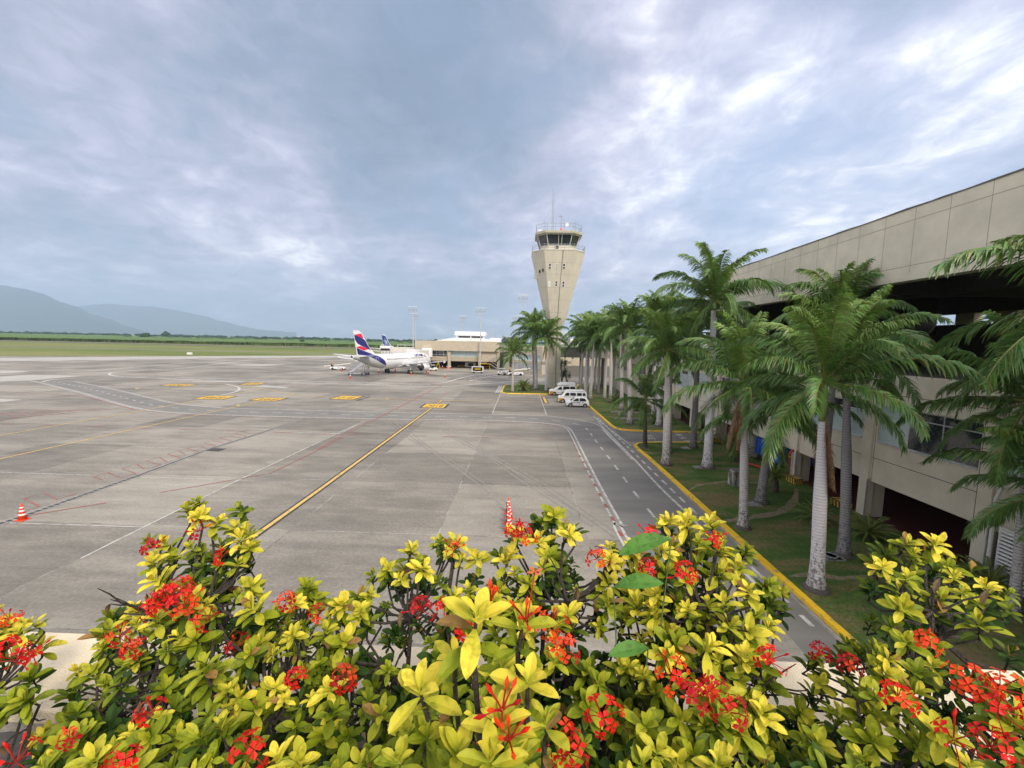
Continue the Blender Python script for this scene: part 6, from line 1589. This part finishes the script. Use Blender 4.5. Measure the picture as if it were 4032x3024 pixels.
for (p, lab) in ((c1(193, 628), 'small cone at the right end of the belt loader'), (c1(260, 686), 'cone nearest the foot of the boarding stairs'), (c1(484, 641), 'cone left of the airliner main wheels'), (c1(616, 627), 'cone behind the main wheels, between the two gears'),
                 (c1(741, 657), 'cone right beside the right main wheels'), (c1(877, 649), 'right one of the pair of cones below the engine'), (c1(862, 640), 'left one of the pair of cones below the engine'), (c1(1010, 677), 'isolated cone on open concrete right of the engine'), (cf(1935, 822), 'cone in front of the undercroft right of the tug'),
                 (cf(2065, 822), 'knocked together orange cones at the foot of the concourse column'), (cf(2150, 822), 'left cone of two right of the concourse column'), (cf(2175, 822), 'right cone of two right of the concourse column'), (cb(1450, 795), 'cone by the mast foot right of the baggage cart')):
    cone(G(*p), lab, h=1.05, wt=False)
# ------------------------------------------------------------ ramp worker: one continuous skinned figure
def worker(loc, label):
    r = root('person', loc, label, 'person', rz=.6)
    J = {'pel': (0, 0, .95, .15), 'spine': (0, 0, 1.2, .15), 'chest': (0, 0, 1.42, .17), 'neck': (0, 0, 1.55, .06), 'head': (0, .01, 1.68, .105), 'crown': (0, 0, 1.76, .07),
         'shL': (-.2, 0, 1.44, .07), 'elL': (-.27, .02, 1.16, .05), 'haL': (-.25, .12, .93, .035), 'shR': (.2, 0, 1.44, .07), 'elR': (.27, -.03, 1.17, .05), 'haR': (.27, .08, .92, .035),
         'hipL': (-.1, 0, .9, .1), 'knL': (-.12, .05, .5, .07), 'anL': (-.13, 0, .09, .05), 'toL': (-.14, .17, .04, .04), 'hipR': (.1, 0, .9, .1), 'knR': (.12, .02, .5, .07), 'anR': (.13, -.08, .09, .05), 'toR': (.14, .09, .04, .04)}
    ks = list(J); E_ = [('pel', 'spine'), ('spine', 'chest'), ('chest', 'neck'), ('neck', 'head'), ('head', 'crown'), ('chest', 'shL'), ('shL', 'elL'), ('elL', 'haL'), ('chest', 'shR'), ('shR', 'elR'), ('elR', 'haR'),
                    ('pel', 'hipL'), ('hipL', 'knL'), ('knL', 'anL'), ('anL', 'toL'), ('pel', 'hipR'), ('hipR', 'knR'), ('knR', 'anR'), ('anR', 'toR')]
    me = bpy.data.meshes.new('body'); me.from_pydata([J[k][:3] for k in ks], [(ks.index(a), ks.index(c)) for a, c in E_], []); bm = bmesh.new(); bm.from_mesh(me); ly = bm.verts.layers.skin.verify(); bm.verts.ensure_lookup_table()
    for i, k in enumerate(ks): bm.verts[i][ly].radius = (J[k][3], J[k][3])
    bm.verts[0][ly].use_root = True; bm.to_mesh(me); bm.free(); me.materials.append(mat('dark_uniform', (.03, .03, .04)))
    o = link('body', me, r); o.modifiers.new('skin', 'SKIN'); s = o.modifiers.new('sub', 'SUBSURF'); s.levels = 1; s.render_levels = 2
    b = MB(); b.sm = True; loft(b, [[(x*sx, y*sx, z) for x, y in [(cos(2*pi*k/14)*.2, sin(2*pi*k/14)*.15) for k in range(14)]] for z, sx in ((1.0, 1.03), (1.2, 1.05), (1.4, 1.15), (1.5, .8))]); b.build('vest', mat('hi_vis_vest', (.50, .75, .04), rough=.7), r)
    b = MB(); b.sm = True; b.blob((0, 0, 1.76), (.1, .11, .08), 1, 2, 0); b.build('cap', white, r); return r
worker(G(*ct(1345, 1290)), 'ramp worker in a yellow-green vest and dark trousers standing under the airliner tail')
# small markers out on the field
p = G(747, 1396); b = MB(); b.prism([(-1.2, -.4), (1.2, -.4), (1.2, .4), (-1.2, .4)], 0, .9); b.box((-1.0, -.42, .9), (1.0, .42, 1.1)); tag(add_bevel(b.build('field_box', white, loc=(p.x, p.y, 0)), .05), 'small white equipment box on the grass at the far apron edge', 'equipment box')
# ------------------------------------------------------------ flowering shrubs in the planter
ix_leaf = leafmat('ixora_leaf', .58, .12, .22, vein=1)
petal_m = leafmat('ixora_petal', .5, .25, .3)
twig = mat('dark_twig', (.075, .06, .05), (.03, .024, .02), rough=.95, scale=60, bump=.8, bscale=150)
def leaf(b, o, d, up, L, W, curl, col, col2):
    """obovate blade folded a little along the midrib; o foot, d direction, up = the side it faces."""
    s = d.cross(up).normalized(); u = s.cross(d).normalized()
    prof = ((0, .10), (.15, .34), (.35, .74), (.58, 1.0), (.8, .86), (.94, .42), (1.0, .04))
    rows = []
    for t, w in prof:
        c = o+d*(L*t)+u*(-curl*L*t*t)
        h = u*(W*w*.22)
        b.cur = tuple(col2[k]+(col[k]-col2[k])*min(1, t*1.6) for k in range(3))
        rows.append(b.pts([c-s*(W*w*.5)+h, c, c+s*(W*w*.5)+h]))
    for a, c in zip(rows, rows[1:]): b.face((a, a+1, c+1, c)); b.face((a+1, a+2, c+2, c+1))
def rosette(b, c, ax, L, young, rr, n=9):
    ax = ax.normalized(); ref = Vector((1, 0, 0)) if abs(ax.x) < .8 else Vector((0, 1, 0))
    e1 = ax.cross(ref).normalized(); e2 = ax.cross(e1); off = rr.uniform(0, 6.28)
    for i in range(n):
        t = i/n                                   # 0 innermost
        az = off+(i % 2)*pi+(i//2)*(pi/2)+rr.uniform(-.25, .25)
        el = 1.25-1.35*t+rr.uniform(-.18, .18)
        rad = e1*cos(az)+e2*sin(az); d = (rad*cos(el)+ax*sin(el)).normalized()
        up = (ax*cos(el)-rad*sin(el)).normalized()
        l = L*(.62+.5*t)*rr.uniform(.85, 1.12); y = max(0, min(1, young-.28*t+rr.uniform(-.18, .18)))
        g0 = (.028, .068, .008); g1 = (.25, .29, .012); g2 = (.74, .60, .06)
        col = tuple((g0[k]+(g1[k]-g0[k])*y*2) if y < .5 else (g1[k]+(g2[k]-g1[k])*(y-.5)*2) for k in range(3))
        r_ = rr.random()
        if r_ > .98: col = (.30, .17, .05)
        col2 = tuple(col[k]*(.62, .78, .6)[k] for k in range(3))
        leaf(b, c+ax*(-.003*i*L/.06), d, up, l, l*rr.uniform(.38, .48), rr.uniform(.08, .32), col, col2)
def flower_cluster(parent, c, ax, rr, R=.045, n=26, bud=.25, tone=0):
    b = MB(); ax = ax.normalized(); ref = Vector((1, 0, 0)) if abs(ax.x) < .8 else Vector((0, 1, 0)); e1 = ax.cross(ref).normalized(); e2 = ax.cross(e1)
    for i in range(n):
        a = i*2.39996; ph = math.acos(1-(i+.5)/n*1.1)*.95 if n > 3 else rr.uniform(0, .7)
        d = (ax*cos(ph)+(e1*cos(a)+e2*sin(a))*sin(ph)).normalized(); d = (d+Vector((rr.uniform(-.2, .2), rr.uniform(-.2, .2), rr.uniform(-.1, .2)))).normalized()
        l = R*rr.uniform(.75, 1.25); e = c+d*l
        base = ((.66, .012, .006), (.78, .06, .010), (.45, .008, .012))[tone if rr.random() < .7 else rr.randrange(3)]
        b.cur = (.42, .02, .012); b.tube([c+d*(l*.1), c+d*(l*.55)+Vector((0, 0, .002)), e], [.0015, .0013, .0015], 4, cap=False)
        if rr.random() < bud:
            b.cur = base; b.tube([e, e+d*.009, e+d*.017], [.0014, .0036, .0005], 5)
        else:
            q = d.cross(Vector((rr.uniform(-1, 1), rr.uniform(-1, 1), .3))).normalized(); w2 = d.cross(q); o0 = rr.uniform(0, 1.5); tone_ = rr.uniform(.85, 1.25)
            for k in range(4):
                aa = o0+k*pi/2; p = (q*cos(aa)+w2*sin(aa)); s_ = d.cross(p); pl = rr.uniform(.015, .021)
                b.cur = tuple(min(1, x*tone_) for x in base)
                m_ = e+p*pl*.6+d*.001; t_ = e+p*pl-d*.002
                n_ = b.pts([e+p*.001, m_-s_*.0068, t_, m_+s_*.0068]); b.face((n_, n_+1, n_+2, n_+3))
    b.build('flower_cluster', petal_m, parent)
def in_poly(x, y, P): return inpoly(x, y, P)
SHRUBS = [
 ('ixora shrub cut off by the left frame edge, red clusters over the bare cream coping', [(-80, 1300), (0, 1322), (50, 1315), (78, 1335), (90, 1400), (60, 1430), (75, 1500), (20, 1560), (-80, 1580)], .8, 40, 1.42),
 ('tallest left ixora shrub with a bare-stemmed spire and a ball of red blossom', [(300, 1225), (325, 1150), (385, 1110), (430, 1072), (465, 1062), (520, 1095), (552, 1130), (575, 1180), (545, 1230), (560, 1290), (560, 1400), (520, 1500), (440, 1700), (110, 1720), (60, 1600), (70, 1560), (125, 1560), (150, 1440), (220, 1345), (300, 1295), (335, 1275)], .72, 250, 1.42),
 ('rounded ixora shrub left of centre, yellow tufts over coral flowers', [(500, 1340), (545, 1270), (620, 1262), (690, 1262), (715, 1310), (735, 1400), (720, 1720), (420, 1720), (500, 1500)], .8, 150, 1.36),
 ('broad central ixora shrub with dark stems and pale yellow tips', [(700, 1310), (760, 1245), (850, 1215), (885, 1180), (910, 1165), (1000, 1170), (1060, 1215), (1100, 1300), (1080, 1450), (1060, 1720), (690, 1720)], .62, 210, 1.38),
 ('ixora shrub right of centre, topped by orange red blossom beside the cones', [(1062, 1240), (1092, 1160), (1130, 1130), (1190, 1105), (1228, 1115), (1262, 1165), (1330, 1172), (1352, 1235), (1380, 1400), (1370, 1720), (1040, 1720), (1060, 1400)], .70, 200, 1.4),
 ('full ixora shrub with large rosettes reaching over the yellow kerb line', [(1350, 1245), (1372, 1165), (1425, 1115), (1480, 1105), (1540, 1125), (1600, 1175), (1640, 1225), (1690, 1275), (1700, 1335), (1640, 1380), (1650, 1450), (1660, 1560), (1640, 1720), (1350, 1720), (1345, 1400)], .80, 220, 1.38),
 ('ixora shrub in the right corner with long scarlet buds against the palms', [(1640, 1600), (1690, 1530), (1745, 1490), (1760, 1420), (1820, 1400), (1870, 1340), (1882, 1250), (1895, 1185), (1960, 1150), (2030, 1172), (2110, 1240), (2230, 1290), (2280, 1500), (2270, 1720), (1640, 1720)], .72, 270, 1.3)]
def top_of(P, x):
    best = 2000
    for i in range(len(P)):
        a, c = P[i], P[(i+1) % len(P)]
        if (a[0]-x)*(c[0]-x) <= 0 and a[0] != c[0]:
            y = a[1]+(c[1]-a[1])*(x-a[0])/(c[0]-a[0]); best = min(best, y)
    return best
FL = [[(20, 1390, 1), (40, 1420, 1), (70, 1405, .9), (20, 1330, .8), (35, 1640, 1.1)],
      [(365, 1285, 1.5), (395, 1270, 1.3), (345, 1300, 1.2), (400, 1300, 1.2), (330, 1175, .8), (430, 1140, .8), (480, 1195, .6), (260, 1370, 1), (290, 1395, 1), (330, 1530, .8), (450, 1330, .8), (270, 1640, .9), (150, 1590, .6)],
      [(510, 1395, 1.1), (530, 1410, 1), (620, 1290, .9), (610, 1330, .8), (690, 1320, .8), (505, 1600, 1), (540, 1620, 1), (560, 1500, .6), (640, 1460, .7)],
      [(745, 1460, 1), (790, 1360, .8), (910, 1310, 1), (945, 1330, 1), (980, 1180, .8), (820, 1345, .7), (960, 1300, .7), (850, 1440, .7), (1000, 1350, .8)],
      [(1130, 1150, 1.1), (1150, 1165, 1.1), (1115, 1140, .9), (1260, 1195, 1.2), (1290, 1200, 1), (1245, 1230, .9), (1190, 1350, 1.3), (1205, 1370, 1.3), (1215, 1395, 1.1), (1160, 1440, .9), (1300, 1540, 1.4), (1320, 1560, 1.3), (1210, 1590, 1.1), (1180, 1610, 1.1), (1230, 1620, 1.1), (1320, 1600, 1.1), (1150, 1590, .8)],
      [(1400, 1150, .9), (1420, 1145, .8), (1540, 1160, .8), (1480, 1130, .7), (1480, 1235, 1), (1500, 1250, 1), (1400, 1220, .8), (1385, 1330, .8), (1450, 1450, 1.4), (1470, 1470, 1.1), (1500, 1500, 1), (1640, 1400, 1.1), (1660, 1420, 1), (1560, 1470, .9), (1575, 1530, 1), (1420, 1330, .8), (1540, 1480, .8)],
      [(1770, 1400, .9), (1800, 1420, .9), (1830, 1430, .9), (2070, 1440, 1.5), (2090, 1470, 1.4), (2120, 1500, 1.4), (2150, 1530, 1.4), (2120, 1570, 1.3), (2060, 1590, 1.2), (2090, 1600, 1.2), (2160, 1480, 1.2), (2040, 1420, 1), (1940, 1500, .9), (1960, 1530, .9), (2140, 1610, 1.1), (1985, 1160, .7), (2000, 1380, .8)]]
for si, (lab, P, young, N_, Yb) in enumerate(SHRUBS):
    rr = random.Random(100+si)
    xs = [p[0] for p in P]; x0, x1 = min(xs), max(xs); y1_ = 1700
    cx = AY(*ov((x0+x1)/2 if si not in (0, 6) else (x0+x1)/2, 1500), 1.1)
    S = root('ixora_shrub', (cx.x, 1.05, 7.88), lab, 'shrub', 'ixora shrubs in the planter'); O = Vector((cx.x, 1.05, 7.88))
    pts = []; tries = 0; N_ = int(N_*(.48 if si == 6 else .66))
    while len(pts) < N_ and tries < 40000:
        tries += 1; x = rr.uniform(x0, x1); ty = top_of(P, x); y = ty+(y1_-ty)*rr.random()**1.0
        if not in_poly(x, y, P): continue
        ty = top_of(P, x)
        t = min(1, max(0, (y-ty)/(1680-ty)))
        layer = rr.random(); Y = Yb+.12-(Yb-.72)*t**.85+layer*.28
        depthpx = 60*Yb/Y
        mind = 31+12*t if layer < .5 else 24
        if any(abs(q[0]-x)+abs(q[1]-y) < mind and abs(q[2]-layer) < .45 for q in pts): continue
        w = AY(*ov(x, y), Y)
        if w.z < 8.0: continue
        if w.z < 8.33 and w.y > 1.40: continue
        pts.append((x, y, layer, w, t))
    b = MB()
    # skeleton: main limbs rise from the soil to sub-centres, twigs run on to every rosette
    K_ = max(5, N_//7); cen = [O+Vector((rr.uniform(-.04, .04), rr.uniform(-.05, .05), 0))]
    subs = []
    W_ = [p[3] for p in pts]
    for k in range(K_):
        q = rr.choice(W_); subs.append(q.lerp(Vector((O.x, 1.05, q.z)), .35)-Vector((0, 0, .16)))
    tw_ = MB()
    for s_ in subs:
        f0 = Vector((O.x+(s_.x-O.x)*.55, 1.05+(s_.y-1.05)*.3, 7.88)); m1 = f0.lerp(s_, .5)+Vector((rr.uniform(-.03, .03), rr.uniform(-.03, .03), .0))
        tw_.tube([f0-O, m1-O, s_-O], [.012, .009, .007], 6)
    for (x, y, layer, w, t) in pts:
        ax = Vector((rr.uniform(-.45, .45), rr.uniform(-.75, .1), 1)).normalized()
        c = min(subs, key=lambda q: (q-w).length)
        stem = w-ax*.07
        mid_ = stem.lerp(c, .5)+Vector((rr.uniform(-.02, .02), rr.uniform(-.02, .02), -.02))
        tw_.tube([c-O, mid_-O, stem-O, w-ax*.02-O], [.005, .0045, .0042, .0028], 5)
        # knobbly leaf scars
        for k in range(3):
            q = stem.lerp(w, k/3)-O; d_ = Vector((rr.uniform(-1, 1), rr.uniform(-1, 1), .4)).normalized(); tw_.poly([q, q+d_*.011, q+d_*.009+Vector((0, 0, .004))])
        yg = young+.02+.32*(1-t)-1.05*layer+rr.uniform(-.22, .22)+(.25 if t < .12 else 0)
        L_ = rr.choice((rr.uniform(.034, .048), rr.uniform(.048, .064), rr.uniform(.055, .076)))*(1.0 if si != 5 else 1.1)
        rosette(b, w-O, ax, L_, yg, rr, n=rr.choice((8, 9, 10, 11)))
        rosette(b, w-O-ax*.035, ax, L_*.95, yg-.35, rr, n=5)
        if rr.random() < .5:
            ax2 = (ax+Vector((rr.uniform(-1, 1), rr.uniform(-.8, .8), 0))).normalized(); rosette(b, w-O-ax*.05+ax2*.03, ax2, L_*.7, yg-.15, rr, n=6)
    # bare dead twigs and withered brown leaves inside the bush
    for k in range(N_//2):
        s_ = rr.choice(subs); p_ = s_-O; pts_ = [p_]; hd = Vector((rr.uniform(-.03, .03), rr.uniform(-.03, .01), rr.uniform(.0, .035)))
        for q in range(4): p_ = p_+hd+Vector((rr.uniform(-.012, .012), rr.uniform(-.012, .012), rr.uniform(-.01, .012))); pts_.append(p_)
        tw_.tube(pts_, [.004, .0036, .0032, .0028, .0015], 5)
        if k % 3 == 0: leaf(b, pts_[-1], Vector((rr.uniform(-1, 1), rr.uniform(-1, 1), -.5)).normalized(), Vector((0, 0, 1)), .045, .016, .6, (.20, .13, .07), (.12, .08, .05))
    b.build('foliage', ix_leaf, S); tw_.build('branch', twig, S)
    for fi, (x, y, sz) in enumerate(FL[si]):
        if (fi % 2 == 1 and si > 1): continue
        ty = top_of(P, x) if x0 < x < x1 else 1300; t = min(1, max(0, (y-ty)/(1680-ty))); Y = Yb+.10-(Yb-.72)*t**.85-.05
        c = AY(*ov(x, y+8), Y); sz = min(sz, 1.15); flower_cluster(S, c-O, Vector((rr.uniform(-.3, .3), -.45, .9)), rr, R=.038*sz, n=int(9*sz), bud=rr.choice((.1, .2, .5)), tone=rr.choice((0, 0, 1, 2)))
# the nearest shoots, close under the lens
rr = random.Random(77)
O = Vector((.02, .72, 7.88)); S = root('ixora_shrub', O, 'closest ixora shoots with the largest yellow leaves, rising through the centre front', 'shrub', 'ixora shrubs in the planter')
b = MB(); tw_ = MB()
for (x, y, Y, L_, n_, yg) in ((1030, 1330, .62, .060, 9, 1.0), (1130, 1345, .66, .052, 7, .85), (905, 1490, .66, .056, 8, .95), (1140, 1470, .60, .05, 7, .9), (1085, 1560, .56, .05, 9, .8), (990, 1625, .56, .052, 9, .75), (1180, 1560, .62, .045, 8, .7),
                              (1060, 1640, .52, .05, 9, .7), (985, 1420, .72, .048, 8, .9), (925, 1590, .66, .045, 8, .65), (1110, 1650, .56, .045, 8, .6), (860, 1640, .64, .04, 8, .6), (1085, 1440, .74, .045, 8, .7)):
    w = AY(*ov(x, y), Y); ax = Vector((rr.uniform(-.2, .2), rr.uniform(-.35, .0), 1)).normalized()
    L_ *= 1.2; rosette(b, w-O, ax, L_, yg+.1, rr, n=n_); rosette(b, w-O-ax*.05, ax, L_*.8, yg-.2, rr, n=5)
    base = Vector((O.x+(w.x-O.x)*.5, .74, 7.88)); tw_.tube([base-O, (base.lerp(w, .5)+Vector((.01, .02, 0)))-O, w-ax*.06-O, w-ax*.015-O], [.007, .0055, .0045, .003], 7)
    for k in range(14):
        q = base.lerp(w, .55+.45*k/14)-O; d_ = Vector((rr.uniform(-1, 1), rr.uniform(-1, 1), .2)).normalized(); tw_.poly([q+d_*.004, q+d_*.012+Vector((0, 0, .003)), q+d_*.010+Vector((0, 0, -.004))])
b.build('foliage', ix_leaf, S); tw_.build('branch', twig, S)
for (x, y, Y, sz, n_, bd) in ((1135, 1340, .645, .7, 6, .9), (1085, 1535, .54, .8, 7, .9), (1100, 1600, .54, .8, 7, .9), (1060, 1300, .6, .5, 3, .9)): flower_cluster(S, AY(*ov(x, y), Y)-O, Vector((0, -.2, 1)), rr, R=.03*sz, n=n_, bud=bd, tone=1)
fb = MB(); c = AY(*ov(1140, 1330), .66)-O; e = AY(*ov(1155, 1235), .66)-O
fb.cur = (.62, .03, .03); fb.tube([c, c.lerp(e, .5), e], [.0012, .001, .0011], 5)
for k in range(4):
    a = k*pi/2+.5; p = Vector((cos(a), sin(a), .1)); s_ = Vector((-sin(a), cos(a), 0)); fb.cur = (.75, .15, .05); n_ = fb.pts([e, e+p*.009-s_*.004, e+p*.016, e+p*.009+s_*.004]); fb.face((n_, n_+1, n_+2, n_+3))
fb.build('single_flower', petal_m, S)
# broad green vine leaves threading through
O = Vector((.35, 1.15, 7.88)); V = root('vine', O, 'vine with broad plain green heart-shaped leaves climbing through the shrubs', 'vine'); b = MB(); tw_ = MB()
for (x0, y0, x1_, y1_, Y) in ((1450, 1165, 1362, 1160, 1.3), (1325, 1270, 1400, 1235, 1.25), (1400, 1400, 1345, 1390, 1.15)):
    a = AY(*ov(x0, y0), Y)-O; c = AY(*ov(x1_, y1_), Y-.05)-O; d = (c-a); L_ = d.length; b = MB(); leaf(b, a, d.normalized(), Vector((0, -.5, 1)), L_, L_*.40, .55, (.085, .21, .035), (.06, .15, .025)); b.build('leaf', ix_leaf, V); tw_.tube([(0, 0, 0), (a.x*.5, a.y*.4, a.z*.6), a], [.004, .003, .002], 5)
tw_.build('stem', mat('green_stem', (.09, .16, .05)), V)
# ------------------------------------------------------------ the air between here and the hills
hz = MB(); hz.box((-17000, -400, -1.2), (9000, 15500, 1250)); ho = hz.build('haze', [])
hm_ = bpy.data.materials.new('haze_air'); hm_.use_nodes = True; nt = hm_.node_tree; nt.nodes.clear()
o_ = nt.nodes.new('ShaderNodeOutputMaterial'); v_ = nt.nodes.new('ShaderNodeVolumePrincipled'); v_.inputs['Density'].default_value = 1.0e-4; v_.inputs['Color'].default_value = (.60, .76, 1, 1); v_.inputs['Anisotropy'].default_value = .2
nt.links.new(v_.outputs[0], o_.inputs['Volume']); ho.data.materials.append(hm_); ho['kind'] = 'stuff'; ho['label'] = 'pale blue haze over the plain and hills'; ho['category'] = 'haze'
